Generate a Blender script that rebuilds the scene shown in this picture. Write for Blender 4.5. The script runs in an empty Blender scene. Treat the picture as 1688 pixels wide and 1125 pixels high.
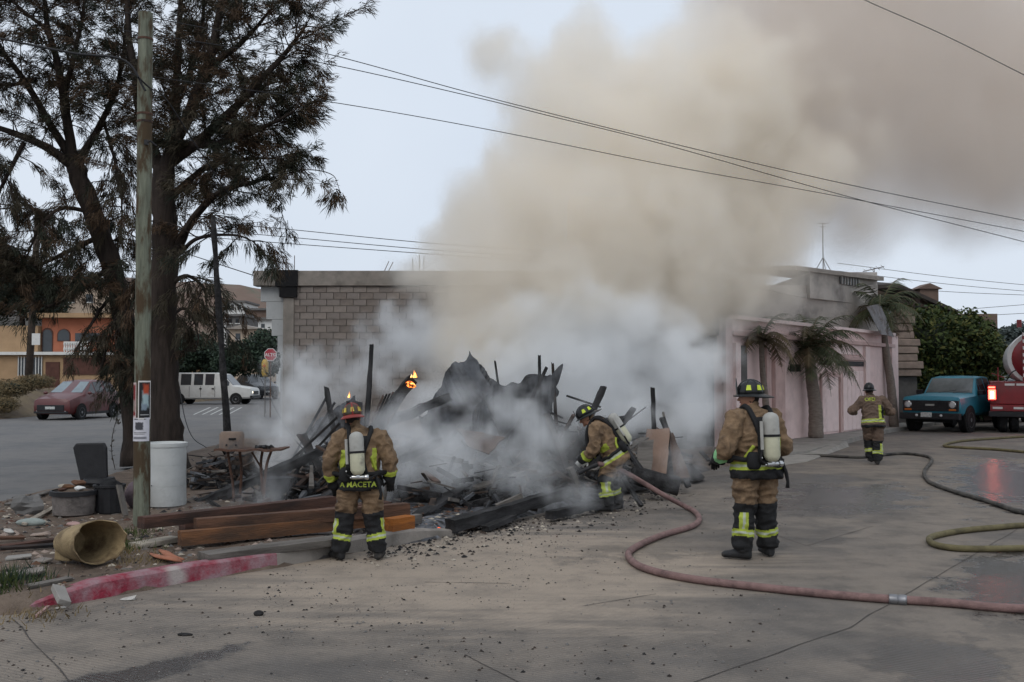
import bpy, bmesh, math, random
import numpy as np
from mathutils import Vector, Matrix, noise, Quaternion
R = math.radians
sc = bpy.context.scene
COL = sc.collection

# ------------------------------------------------------------------ camera
CAM_H = 1.9
FPX = 1641.0                      # focal length in pixels of the 1688 px wide photograph
PITCH = math.atan(58.0 / FPX)
cam = bpy.data.cameras.new('camera')
cam.sensor_width = 36.0
cam.lens = 36.0 * FPX / 1688.0
cam.clip_start = 0.05
cam.clip_end = 3000.0
camo = bpy.data.objects.new('camera', cam)
COL.objects.link(camo)
camo.location = (0, 0, CAM_H)
camo.rotation_euler = (math.pi / 2 + PITCH, 0, 0)
sc.camera = camo

# ------------------------------------------------------------------ world: an overcast late-afternoon sky
SUN_EL, SUN_ROT = R(48), R(200)
world = bpy.data.worlds.new('World')
sc.world = world
world.use_nodes = True
wn, wl = world.node_tree.nodes, world.node_tree.links
bg = wn['Background']
skyt = wn.new('ShaderNodeTexSky')
skyt.sky_type = 'NISHITA'
skyt.sun_disc = False
skyt.sun_elevation = SUN_EL
skyt.sun_rotation = SUN_ROT
skyt.air_density = 1.0
skyt.dust_density = 6.0
wsc = wn.new('ShaderNodeVectorMath'); wsc.operation = 'SCALE'
wsc.inputs['Scale'].default_value = 0.07
wl.new(skyt.outputs[0], wsc.inputs[0])
wtc = wn.new('ShaderNodeTexCoord')
wno = wn.new('ShaderNodeTexNoise')
wno.inputs['Scale'].default_value = 2.2
wno.inputs['Detail'].default_value = 4
wl.new(wtc.outputs['Generated'], wno.inputs['Vector'])
wcr = wn.new('ShaderNodeValToRGB')
wcr.color_ramp.elements[0].position = 0.3
wcr.color_ramp.elements[0].color = (0.66, 0.735, 0.84, 1)
wcr.color_ramp.elements[1].position = 0.7
wcr.color_ramp.elements[1].color = (0.74, 0.81, 0.905, 1)
wl.new(wno.outputs['Fac'], wcr.inputs[0])
wmx = wn.new('ShaderNodeMix'); wmx.data_type = 'RGBA'
wmx.inputs[0].default_value = 0.9                # the cloud deck covers nine tenths of the clear sky
wl.new(wsc.outputs[0], wmx.inputs[6])
wl.new(wcr.outputs[0], wmx.inputs[7])
wl.new(wmx.outputs[2], bg.inputs['Color'])
bg.inputs['Strength'].default_value = 1.0

sun = bpy.data.lights.new('sun', 'SUN')
sun.energy = 0.8
sun.angle = R(40)
sun.color = (1.0, 0.96, 0.9)
suno = bpy.data.objects.new('sun', sun)
COL.objects.link(suno)
sd = Vector((math.sin(SUN_ROT) * math.cos(SUN_EL), math.cos(SUN_ROT) * math.cos(SUN_EL), math.sin(SUN_EL)))
suno.rotation_euler = sd.to_track_quat('Z', 'Y').to_euler()

vs = sc.view_settings
vs.view_transform = 'Standard'
vs.look = 'None'
vs.exposure = 0.14
vs.gamma = 1.0
vs.use_curve_mapping = False
cy = sc.cycles
cy.volume_bounces = 7
cy.max_bounces = 10
cy.diffuse_bounces = 3
cy.transparent_max_bounces = 12
cy.volume_step_rate = 9.0
cy.use_denoising = True
cy.use_adaptive_sampling = True
cy.adaptive_threshold = 0.025

# ------------------------------------------------------------------ helpers
CP = Vector((0, 0, CAM_H))
_c, _s = math.cos(PITCH), math.sin(PITCH)
def ray(px, py):
    u, v = (px - 844.0) / FPX, (562.5 - py) / FPX
    return Vector((u, _c - v * _s, _s + v * _c))
def at(px, py, Y):
    d = ray(px, py)
    return CP + d * (Y / d.y)
def gnd(px, py, z=0.0):
    d = ray(px, py)
    return CP + d * ((z - CAM_H) / d.z)

def tag(o, label=None, cat=None, group=None, kind=None):
    if label: o['label'] = label
    if cat: o['category'] = cat
    if group: o['group'] = group
    if kind: o['kind'] = kind
    return o
def thing(name, label, cat, loc=(0, 0, 0), rotz=0.0, group=None):
    o = bpy.data.objects.new(name, None)
    o.empty_display_size = 0.2
    COL.objects.link(o)
    o.location = loc
    o.rotation_euler = (0, 0, rotz)
    return tag(o, label, cat, group)
def link(name, me, parent=None, loc=None, rot=None):
    o = bpy.data.objects.new(name, me)
    COL.objects.link(o)
    if parent is not None: o.parent = parent
    if loc is not None: o.location = loc
    if rot is not None: o.rotation_euler = rot
    return o

def frame(d, up=(0, 0, 1)):
    d = Vector(d).normalized()
    up = Vector(up)
    if abs(d.dot(up)) > 0.98: up = Vector((1, 0, 0)) if abs(d.x) < .9 else Vector((0, 1, 0))
    a = d.cross(up).normalized()
    b = a.cross(d).normalized()
    return a, b            # a = sideways, b = upwards

class MB:
    """collects faces for one mesh object"""
    def __init__(s): s.v, s.f, s.m = [], [], []
    def add(s, vs, fs, m=0):
        k = len(s.v)
        s.v += [tuple(v) for v in vs]
        s.f += [tuple(i + k for i in f) for f in fs]
        s.m += [m] * len(fs)
        return s
    def hexa(s, p, m=0):     # 8 corners: bottom ring 0-3, top ring 4-7
        return s.add(p, [(3, 2, 1, 0), (4, 5, 6, 7), (0, 1, 5, 4), (1, 2, 6, 5), (2, 3, 7, 6), (3, 0, 4, 7)], m)
    def box(s, x0, x1, y0, y1, z0, z1, m=0):
        return s.hexa([(x0, y0, z0), (x1, y0, z0), (x1, y1, z0), (x0, y1, z0), (x0, y0, z1), (x1, y0, z1), (x1, y1, z1), (x0, y1, z1)], m)
    def beam(s, p0, p1, w, h, m=0, up=(0, 0, 1), w1=None, h1=None):
        p0, p1 = Vector(p0), Vector(p1)
        a, b = frame(p1 - p0, up)
        w1 = w if w1 is None else w1; h1 = h if h1 is None else h1
        q = []
        for (x, y) in ((-1, -1), (1, -1), (1, 1), (-1, 1)): q.append(p0 + a * (x * w / 2) + b * (y * h / 2))
        for (x, y) in ((-1, -1), (1, -1), (1, 1), (-1, 1)): q.append(p1 + a * (x * w1 / 2) + b * (y * h1 / 2))
        return s.hexa(q, m)
    def tube(s, pts, rad, n=8, m=0, cap=True, squash=None):
        pts = [Vector(p) for p in pts]
        if not hasattr(rad, '__len__'): rad = [rad] * len(pts)
        vs, fs = [], []
        pa = None
        for i, p in enumerate(pts):
            d = (pts[min(i + 1, len(pts) - 1)] - pts[max(i - 1, 0)])
            if d.length < 1e-9: d = Vector((0, 0, 1))
            d.normalize()
            if pa is None: a, b = frame(d)
            else:
                a = (pa - d * pa.dot(d))
                if a.length < 1e-6: a, _ = frame(d)
                a.normalize()
                b = a.cross(d).normalized() * 1.0
            pa = a
            b = d.cross(a).normalized()
            for k in range(n):
                t = 2 * math.pi * k / n
                vs.append(p + (a * math.cos(t) + b * math.sin(t) * (squash or 1.0)) * rad[i])
        for i in range(len(pts) - 1):
            for k in range(n):
                k2 = (k + 1) % n
                fs.append((i * n + k, i * n + k2, (i + 1) * n + k2, (i + 1) * n + k))
        if cap:
            fs.append(tuple(range(n - 1, -1, -1)))
            fs.append(tuple((len(pts) - 1) * n + k for k in range(n)))
        return s.add(vs, fs, m)
    def lathe(s, prof, n=16, c=(0, 0, 0), ax=(0, 0, 1), m=0, cap=True):   # prof: (radius, height)
        a, b = frame(ax)
        ax = Vector(ax).normalized(); c = Vector(c)
        b = ax.cross(a).normalized()
        vs, fs = [], []
        for (r, h) in prof:
            for k in range(n):
                t = 2 * math.pi * k / n
                vs.append(c + ax * h + (a * math.cos(t) + b * math.sin(t)) * r)
        for i in range(len(prof) - 1):
            for k in range(n):
                k2 = (k + 1) % n
                fs.append((i * n + k, i * n + k2, (i + 1) * n + k2, (i + 1) * n + k))
        if cap:
            fs.append(tuple(range(n - 1, -1, -1)))
            fs.append(tuple((len(prof) - 1) * n + k for k in range(n)))
        return s.add(vs, fs, m)
    def ball(s, c, r, n=12, k=8, m=0):
        if not hasattr(r, '__len__'): r = (r, r, r)
        c = Vector(c)
        vs, fs = [], []
        vs.append(c + Vector((0, 0, -r[2])))
        for i in range(1, k):
            ph = -math.pi / 2 + math.pi * i / k
            for j in range(n):
                t = 2 * math.pi * j / n
                vs.append(c + Vector((r[0] * math.cos(ph) * math.cos(t), r[1] * math.cos(ph) * math.sin(t), r[2] * math.sin(ph))))
        vs.append(c + Vector((0, 0, r[2])))
        for j in range(n): fs.append((0, 1 + (j + 1) % n, 1 + j))
        for i in range(k - 2):
            for j in range(n):
                j2 = (j + 1) % n
                fs.append((1 + i * n + j, 1 + i * n + j2, 1 + (i + 1) * n + j2, 1 + (i + 1) * n + j))
        T = len(vs) - 1
        for j in range(n): fs.append((1 + (k - 2) * n + j, 1 + (k - 2) * n + (j + 1) % n, T))
        return s.add(vs, fs, m)
    def prism(s, poly, axis, lo, hi, m=0):
        """poly in the two other axes, extruded along axis ('x','y','z')"""
        def P(a, b, c): return {'x': (c, a, b), 'y': (a, c, b), 'z': (a, b, c)}[axis]
        n = len(poly)
        vs = [P(a, b, lo) for a, b in poly] + [P(a, b, hi) for a, b in poly]
        fs = [tuple(range(n - 1, -1, -1)), tuple(range(n, 2 * n))] + [(i, (i + 1) % n, n + (i + 1) % n, n + i) for i in range(n)]
        return s.add(vs, fs, m)
    def mesh(s, name, mats, smooth=False):
        me = bpy.data.meshes.new(name)
        me.from_pydata([tuple(v) for v in s.v], [], s.f)
        for mt in (mats if isinstance(mats, (list, tuple)) else [mats]): me.materials.append(mt)
        if any(s.m): me.polygons.foreach_set('material_index', s.m)
        if smooth: me.polygons.foreach_set('use_smooth', [True] * len(me.polygons))
        me.update()
        return me
    def build(s, name, mats, parent=None, label=None, cat=None, group=None, kind=None, smooth=False, fix=True, origin=None, bevel=0):
        if origin is not None:
            o3 = Vector(origin)
            s.v = [tuple(Vector(v) - o3) for v in s.v]
        me = s.mesh(name, mats, smooth)
        if fix:
            bm = bmesh.new(); bm.from_mesh(me)
            bmesh.ops.recalc_face_normals(bm, faces=bm.faces)
            bm.to_mesh(me); bm.free()
        o = link(name, me, parent, loc=origin)
        if bevel:
            b = o.modifiers.new('bevel', 'BEVEL'); b.width = bevel; b.segments = 2; b.limit_method = 'ANGLE'
        if smooth == 'auto':
            me.set_sharp_from_angle(angle=R(38))
        return tag(o, label, cat, group, kind)

def clone(o, parent=None):
    c = o.copy()
    COL.objects.link(c)
    c.parent = parent
    for ch in o.children: clone(ch, c)
    return c

# ------------------------------------------------------------------ materials
MATS = {}
def mat(name, col, rough=0.8, var=0.15, scale=6.0, bump=0.0, bscale=40.0, metal=0.0, stretch=None, col2=None, c2lo=0.5, c2hi=0.65, c2scale=2.0, spec=0.3, emit=None, estr=0.0, coat=0.0, detail=6, trans=0.0, alpha=1.0, coords='Object', c2stretch=None):
    """procedural surface: base colour broken up by noise, an optional second colour in patches, bump"""
    if name in MATS: return MATS[name]
    m = bpy.data.materials.new(name)
    m.use_nodes = True
    nt = m.node_tree; N, L = nt.nodes, nt.links
    b = N['Principled BSDF']
    b.inputs['Roughness'].default_value = rough
    b.inputs['Metallic'].default_value = metal
    b.inputs['Specular IOR Level'].default_value = spec
    if coat: b.inputs['Coat Weight'].default_value = coat
    if trans: b.inputs['Transmission Weight'].default_value = trans
    if alpha < 1: b.inputs['Alpha'].default_value = alpha
    tc = N.new('ShaderNodeTexCoord')
    mp = N.new('ShaderNodeMapping')
    if stretch: mp.inputs['Scale'].default_value = stretch
    L.new(tc.outputs[coords], mp.inputs['Vector'])
    nz = N.new('ShaderNodeTexNoise')
    nz.inputs['Scale'].default_value = scale
    nz.inputs['Detail'].default_value = detail
    nz.inputs['Roughness'].default_value = 0.62
    L.new(mp.outputs[0], nz.inputs['Vector'])
    cr = N.new('ShaderNodeValToRGB')
    e = cr.color_ramp.elements
    e[0].position, e[1].position = 0.28, 0.72
    e[0].color = (*[max(0, c * (1 - var)) for c in col], 1)
    e[1].color = (*[min(1, c * (1 + var)) for c in col], 1)
    L.new(nz.outputs['Fac'], cr.inputs[0])
    out = cr.outputs[0]
    if col2 is not None:
        mp2 = mp
        n2 = N.new('ShaderNodeTexNoise')
        n2.inputs['Scale'].default_value = c2scale
        n2.inputs['Detail'].default_value = 7
        n2.inputs['Roughness'].default_value = 0.65
        if c2stretch:
            mp2 = N.new('ShaderNodeMapping'); mp2.inputs['Scale'].default_value = c2stretch
            mp2.inputs['Location'].default_value = (3.1, 1.7, 5.3)
            L.new(tc.outputs[coords], mp2.inputs['Vector'])
        L.new(mp2.outputs[0], n2.inputs['Vector'])
        mr = N.new('ShaderNodeMapRange')
        mr.inputs['From Min'].default_value = c2lo
        mr.inputs['From Max'].default_value = c2hi
        L.new(n2.outputs['Fac'], mr.inputs['Value'])
        mx = N.new('ShaderNodeMix'); mx.data_type = 'RGBA'
        L.new(mr.outputs[0], mx.inputs[0])
        L.new(out, mx.inputs[6])
        mx.inputs[7].default_value = (*col2, 1)
        out = mx.outputs[2]
    L.new(out, b.inputs['Base Color'])
    if bump:
        bn = N.new('ShaderNodeTexNoise')
        bn.inputs['Scale'].default_value = bscale
        bn.inputs['Detail'].default_value = 6
        L.new(mp.outputs[0], bn.inputs['Vector'])
        bp = N.new('ShaderNodeBump')
        bp.inputs['Strength'].default_value = min(1.0, bump)
        bp.inputs['Distance'].default_value = 0.02
        L.new(bn.outputs['Fac'], bp.inputs['Height'])
        L.new(bp.outputs[0], b.inputs['Normal'])
    if emit is not None:
        b.inputs['Emission Color'].default_value = (*emit, 1)
        b.inputs['Emission Strength'].default_value = estr
    MATS[name] = m
    return m

rng = random.Random(7)
def U(a, b): return rng.uniform(a, b)
def nz3(p, s=1.0): return noise.noise(Vector(p) * s)

M = {}
M['concrete'] = mat('concrete', (.25, .235, .215), .9, .2, 3, .35, 60, col2=(.12, .11, .1), c2lo=.55, c2hi=.75, c2scale=1.3)
M['concrete_dark'] = mat('concrete_dark', (.13, .125, .12), .9, .25, 4, .35, 60)
M['block'] = mat('concrete_block', (.23, .2, .18), .95, .22, 5, .5, 45, col2=(.09, .075, .07), c2lo=.52, c2hi=.72, c2scale=1.1)
M['block2'] = mat('concrete_block_worn', (.255, .22, .195), .95, .22, 5, .5, 45, col2=(.1, .085, .075), c2lo=.55, c2hi=.75, c2scale=1.1)
M['block3'] = mat('concrete_block_brown', (.195, .165, .145), .95, .25, 5, .5, 45)
M['mortar'] = mat('mortar', (.195, .17, .153), .95, .2, 8, .4, 60)
M['beam_con'] = mat('poured_concrete', (.24, .215, .19), .92, .2, 4, .35, 50, col2=(.13, .115, .1), c2lo=.5, c2hi=.7, c2scale=1.6)
M['greywhite'] = mat('grey_painted_block', (.4, .41, .41), .9, .1, 4, .3, 50, col2=(.25, .25, .25), c2lo=.55, c2hi=.7)
M['soot'] = mat('soot', (.012, .012, .013), .95, .4, 6, .6, 40)
M['char'] = mat('charred_wood', (.014, .013, .013), .8, .6, 12, .9, 30, col2=(.045, .043, .044), c2lo=.5, c2hi=.7, c2scale=9, stretch=(1, 1, 1))
M['charbrown'] = mat('half_burnt_wood', (.05, .035, .027), .85, .5, 9, .7, 40, col2=(.012, .011, .011), c2lo=.45, c2hi=.6, c2scale=3)
M['burntboard'] = mat('scorched_board', (.085, .055, .042), .85, .35, 7, .5, 40, col2=(.02, .018, .017), c2lo=.5, c2hi=.68, c2scale=2.4)
M['steel'] = mat('sooty_sheet_steel', (.10, .104, .112), .6, .4, 3, .3, 30, metal=.3, col2=(.025, .024, .025), c2lo=.42, c2hi=.6, c2scale=2.2)
M['rust'] = mat('rusty_steel', (.11, .06, .042), .8, .4, 9, .5, 50, metal=.2, col2=(.04, .03, .027), c2lo=.5, c2hi=.65, c2scale=6)
M['dark'] = mat('black_plastic', (.018, .018, .02), .55, .3, 8, .15, 50)
M['black'] = mat('black_rubber', (.015, .015, .016), .8, .3, 10, .2, 60)
M['glass'] = mat('dark_window_glass', (.03, .035, .04), .08, .15, 3, spec=.6)
M['white'] = mat('white_paint', (.62, .62, .6), .6, .08, 5, .1, 40, col2=(.4, .38, .34), c2lo=.6, c2hi=.8, c2scale=2)
M['chrome'] = mat('dull_chrome', (.5, .5, .5), .25, .1, 5, metal=.9)
M['wire'] = mat('black_cable', (.02, .02, .022), .7, .2, 5)
# ================================================================== GROUND
def road_material(name, base, dust, wetpos, grooves=True, dustpos=None):
    m = bpy.data.materials.new(name); m.use_nodes = True
    nt = m.node_tree; N, L = nt.nodes, nt.links
    b = N['Principled BSDF']; b.inputs['Specular IOR Level'].default_value = .3
    tc = N.new('ShaderNodeTexCoord')
    def noise_(s, d=6, r=.62, vec=None, stretch=None):
        n = N.new('ShaderNodeTexNoise'); n.inputs['Scale'].default_value = s; n.inputs['Detail'].default_value = d; n.inputs['Roughness'].default_value = r
        v = vec or tc.outputs['Object']
        if stretch:
            mp = N.new('ShaderNodeMapping'); mp.inputs['Scale'].default_value = stretch[0]; mp.inputs['Rotation'].default_value = (0, 0, stretch[1]); L.new(v, mp.inputs[0]); v = mp.outputs[0]
        L.new(v, n.inputs['Vector']); return n.outputs['Fac']
    def rng_(v, a, b_, lo=0.0, hi=1.0):
        n = N.new('ShaderNodeMapRange'); n.interpolation_type = 'SMOOTHSTEP'
        for k, x in zip(('From Min', 'From Max', 'To Min', 'To Max'), (a, b_, lo, hi)): n.inputs[k].default_value = x
        L.new(v, n.inputs['Value']); return n.outputs[0]
    def mth(op, a, b_=None):
        n = N.new('ShaderNodeMath'); n.operation = op
        for i, v in enumerate((a, b_)):
            if v is None: continue
            if isinstance(v, (int, float)): n.inputs[i].default_value = v
            else: L.new(v, n.inputs[i])
        return n.outputs[0]
    def mix(f, a, c):
        n = N.new('ShaderNodeMix'); n.data_type = 'RGBA'
        for i, v in ((0, f), (6, a), (7, c)):
            if isinstance(v, (int, float)): n.inputs[i].default_value = v
            elif isinstance(v, tuple): n.inputs[i].default_value = (*v, 1)
            else: L.new(v, n.inputs[i])
        return n.outputs[2]
    big = noise_(.35, 5); mid = noise_(2.2, 7, .68); fine = noise_(38, 5, .7)
    streak = noise_(1.2, 6, .65, stretch=((.35, 2.4, 1), R(-35)))
    c = mix(rng_(mid, .3, .7), tuple(x * .82 for x in base), tuple(x * 1.16 for x in base))
    c = mix(rng_(streak, .45, .75, 0, .35), c, tuple(x * .7 for x in base))
    # sandy grit washed over the slabs
    d = mth('MULTIPLY', rng_(big, .36, .6), rng_(mid, .3, .58, .35, 1))
    if dustpos:
        mp = N.new('ShaderNodeMapping'); mp.vector_type = 'TEXTURE'
        mp.inputs['Location'].default_value = (dustpos[0], dustpos[1], 0); mp.inputs['Rotation'].default_value = (0, 0, dustpos[4]); mp.inputs['Scale'].default_value = (dustpos[2], dustpos[3], 1)
        L.new(tc.outputs['Object'], mp.inputs[0]); ln = N.new('ShaderNodeVectorMath'); ln.operation = 'LENGTH'; L.new(mp.outputs[0], ln.inputs[0])
        dm = rng_(mth('ADD', ln.outputs['Value'], mth('MULTIPLY', mth('SUBTRACT', streak, .5), 1.5)), 1.15, .45)
        d = mth('MAXIMUM', mth('MULTIPLY', d, .45), mth('MULTIPLY', dm, rng_(mid, .25, .6, .55, 1)))
    c = mix(mth('MULTIPLY', d, .92), c, dust)
    # speckle
    c = mix(rng_(fine, .60, .72, 0, .55), c, tuple(x * .45 for x in base))
    c = mix(rng_(fine, .40, .28, 0, .35), c, tuple(min(1, x * 1.7) for x in dust))
    grit = noise_(120, 3, .8)
    c = mix(rng_(grit, .56, .7, 0, .6), c, tuple(x * .4 for x in base))
    c = mix(rng_(grit, .42, .3, 0, .4), c, tuple(min(1, x * 1.5) for x in dust))
    wet = None
    for (px, py, rx, ry, ang, st) in wetpos:
        mp = N.new('ShaderNodeMapping'); mp.vector_type = 'TEXTURE'
        mp.inputs['Location'].default_value = (px, py, 0); mp.inputs['Rotation'].default_value = (0, 0, ang); mp.inputs['Scale'].default_value = (rx, ry, 1)
        L.new(tc.outputs['Object'], mp.inputs[0])
        ln = N.new('ShaderNodeVectorMath'); ln.operation = 'LENGTH'; L.new(mp.outputs[0], ln.inputs[0])
        k = mth('ADD', ln.outputs['Value'], mth('MULTIPLY', mth('SUBTRACT', noise_(1.7, 8, .72), .5), 3.4))
        k = rng_(k, 1.05, .6, 0, st)
        wet = k if wet is None else mth('MAXIMUM', wet, k)
    if wet is not None:
        c = mix(wet, c, tuple(x * .33 for x in base))
        L.new(rng_(wet, 0, 1, .88, .15), b.inputs['Roughness'])
    else: b.inputs['Roughness'].default_value = .88
    # broom grooves and slab joints
    wv = N.new('ShaderNodeTexWave'); wv.inputs['Scale'].default_value = 7.5; wv.inputs['Distortion'].default_value = 1.2; wv.inputs['Detail'].default_value = 2
    mp = N.new('ShaderNodeMapping'); mp.inputs['Rotation'].default_value = (0, 0, R(-62)); L.new(tc.outputs['Object'], mp.inputs[0]); L.new(mp.outputs[0], wv.inputs['Vector'])
    if grooves: c = mix(rng_(wv.outputs['Fac'], .2, .8, .2, 0), c, tuple(x * .4 for x in base))
    h = mth('ADD', mth('MULTIPLY', wv.outputs['Fac'], .25 if grooves else 0.0), mth('ADD', mth('MULTIPLY', fine, .5), mid))
    bp = N.new('ShaderNodeBump'); bp.inputs['Strength'].default_value = .5; bp.inputs['Distance'].default_value = .02
    L.new(h, bp.inputs['Height']); L.new(bp.outputs[0], b.inputs['Normal'])
    L.new(c, b.inputs['Base Color'])
    return m

g1, g2, g3, g4 = gnd(1380, 820), gnd(1640, 960), gnd(1680, 800), gnd(240, 1110)
wets = [(gnd(1655, 790).x, gnd(1655, 790).y, 1.1, 5.5, R(-24), 1.0), (g1.x, g1.y, 1.4, 2.6, R(-30), .75), (g2.x + .2, g2.y, .7, 2.0, R(-25), .95), (g3.x, g3.y, 1.0, 3.2, R(-10), .9),
        (gnd(1200, 890).x, gnd(1200, 890).y, 2.4, .8, R(30), .45), (g4.x, g4.y, .22, .85, R(-38), .85), (gnd(1330, 790).x, gnd(1330, 790).y, 1.6, 1.2, 0, .6),
        (gnd(1560, 1100).x, gnd(1560, 1100).y, .5, 1.0, R(-20), .7)]
M['road'] = road_material('worn_concrete_road', (.112, .101, .092), (.345, .282, .22), wets, dustpos=(-.1, 10.0, 3.6, 2.8, R(25)))
M['street'] = road_material('pale_asphalt', (.118, .117, .117), (.155, .147, .14), [], grooves=False)
mb = MB(); mb.add([(-700, -60, 0), (700, -60, 0), (700, 1400, 0), (-700, 1400, 0)], [(0, 1, 2, 3)])
tag(mb.build('road', M['road'], fix=False), 'worn concrete street with sandy grit and wet patches', kind='structure')
# the side street that runs away behind the lot, greyer than the street in front
mb = MB(); mb.add([(-60, 12.5, .004), (-6.8, 12.5, .004), (-7.6, 40, .004), (30, 62, .004), (30, 90, .004), (-60, 90, .004)], [(0, 1, 2, 3, 4, 5)])
tag(mb.build('street', M['street'], fix=False), 'pale grey side street behind the corner lot', kind='structure')
# open joints between the poured slabs, filled with dirt
M['joint'] = mat('joint_dirt', (.06, .053, .048), .95, .3, 20)
def joint(pix):
    b = MB()
    P = [gnd(*p) for p in pix]
    for a, c in zip(P[:-1], P[1:]):
        n = max(2, int((c - a).length / .12)); d = (c - a).normalized(); sd_ = Vector((-d.y, d.x, 0))
        last = None
        for i in range(n + 1):
            q = a.lerp(c, i / n); q = q + sd_ * nz3(q, 1.8) * .02
            w = .003 + .006 * abs(nz3(q, 4))
            cur = (q - sd_ * w + Vector((0, 0, .004)), q + sd_ * w + Vector((0, 0, .004)))
            if last: b.add([last[0], cur[0], cur[1], last[1]], [(0, 1, 2, 3)])
            last = cur
    return b
for pix in ([(20, 1020), (60, 1065), (120, 1130)], [(1130, 1130), (1400, 1035), (1545, 950), (1700, 860)], [(770, 1080), (900, 1150)],
            [(960, 1000), (1080, 980)], [(1240, 870), (1330, 900), (1440, 868)], [(700, 960), (840, 962)]):
    tag(joint(pix).build('pavement_joint', M['joint'], fix=False), 'dirt filled joint in the concrete street', kind='structure')

KP = [(28, 1012), (70, 1004), (120, 996), (200, 981), (300, 962), (380, 949), (458, 936), (560, 916), (660, 899), (750, 884)]
KW = [gnd(*p) for p in KP]
LOTZ = .13
front = [gnd(-260, 1040), gnd(-60, 1020)] + KW + [gnd(p, q) for p, q in ((850, 862), (1000, 826), (1130, 790), (1285, 752))]
lotpoly = [(p.x, p.y) for p in front] + [(6.4, 25.5), (5.6, 29.2), (-7.0, 29.5), (-8.2, 28.5)] + [(gnd(*p).x, gnd(*p).y) for p in ((215, 772), (110, 806), (-60, 842))] + [(-16, 12.5), (-14, 7)]
LP = np.array(lotpoly)
def sdist(x, y):
    A = LP; B = np.roll(LP, -1, 0)
    d = B - A
    t = np.clip(((x - A[:, 0]) * d[:, 0] + (y - A[:, 1]) * d[:, 1]) / (d ** 2).sum(1), 0, 1)
    q = A + d * t[:, None]
    dist = np.sqrt(((q - (x, y)) ** 2).sum(1)).min()
    ins = False
    for (x1, y1), (x2, y2) in zip(A, B):
        if (y1 > y) != (y2 > y) and x < (x2 - x1) * (y - y1) / (y2 - y1) + x1: ins = not ins
    return dist if ins else -dist
def lot_z(x, y):
    s_ = sdist(x, y)
    soft = .10 if x < -.9 else .55
    if y > 12 and x < -5: soft = .5
    if x < -4.2 and y < 9: soft = .7
    k = min(1, max(0, (s_ + .02) / soft)); k = k * k * (3 - 2 * k)
    n = nz3((x, y, 0), .9) * .035 + nz3((x, y, 3), 3.3) * .018 + nz3((x, y, 5), 9) * .008
    mound = .0
    return -.05 + (LOTZ + .05 + n * min(1, max(0, s_ / .3))) * k + mound
GS = .14
xs = np.arange(LP[:, 0].min() - .6, LP[:, 0].max() + .6, GS); ys = np.arange(LP[:, 1].min() - .6, LP[:, 1].max() + .6, GS)
mb = MB(); idx = {}
for j, y in enumerate(ys):
    for i, x in enumerate(xs):
        idx[i, j] = len(mb.v); mb.v.append((x, y, lot_z(x, y)))
for j in range(len(ys) - 1):
    for i in range(len(xs) - 1):
        q = [idx[i, j], idx[i + 1, j], idx[i + 1, j + 1], idx[i, j + 1]]
        if max(mb.v[k][2] for k in q) > -.03: mb.f.append(tuple(q)); mb.m.append(0)
def dirt_material():
    m = mat('lot_dirt', (.105, .077, .058), .95, .35, 5, .8, 55, col2=(.17, .13, .1), c2lo=.5, c2hi=.7, c2scale=1.8)
    nt = m.node_tree; N, L = nt.nodes, nt.links
    b = N['Principled BSDF']; src = b.inputs['Base Color'].links[0].from_socket
    tc = N.new('ShaderNodeTexCoord')
    mp = N.new('ShaderNodeMapping'); mp.vector_type = 'TEXTURE'; mp.inputs['Location'].default_value = (.3, 16.5, 0); mp.inputs['Scale'].default_value = (4.6, 6.5, 4)
    L.new(tc.outputs['Object'], mp.inputs[0])
    ln = N.new('ShaderNodeVectorMath'); ln.operation = 'LENGTH'; L.new(mp.outputs[0], ln.inputs[0])
    n2 = N.new('ShaderNodeTexNoise'); n2.inputs['Scale'].default_value = 1.4; n2.inputs['Detail'].default_value = 7; L.new(tc.outputs['Object'], n2.inputs['Vector'])
    ad = N.new('ShaderNodeMath'); ad.operation = 'MULTIPLY_ADD'; L.new(n2.outputs['Fac'], ad.inputs[0]); ad.inputs[1].default_value = .9; L.new(ln.outputs['Value'], ad.inputs[2])
    mr = N.new('ShaderNodeMapRange'); mr.inputs['From Min'].default_value = 1.55; mr.inputs['From Max'].default_value = 1.2; L.new(ad.outputs[0], mr.inputs['Value'])
    n3 = N.new('ShaderNodeTexNoise'); n3.inputs['Scale'].default_value = 9; n3.inputs['Detail'].default_value = 6; L.new(tc.outputs['Object'], n3.inputs['Vector'])
    cr = N.new('ShaderNodeValToRGB'); cr.color_ramp.elements[0].position = .35; cr.color_ramp.elements[0].color = (.02, .02, .021, 1); cr.color_ramp.elements[1].position = .68; cr.color_ramp.elements[1].color = (.16, .165, .18, 1)
    L.new(n3.outputs['Fac'], cr.inputs[0])
    mx = N.new('ShaderNodeMix'); mx.data_type = 'RGBA'; L.new(mr.outputs[0], mx.inputs[0]); L.new(src, mx.inputs[6]); L.new(cr.outputs[0], mx.inputs[7])
    L.new(mx.outputs[2], b.inputs['Base Color'])
    return m
M['dirt'] = dirt_material()
tag(mb.build('ground', M['dirt'], fix=False, smooth=True), 'bare dirt corner lot turning to ash around the fire', kind='structure')

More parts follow.
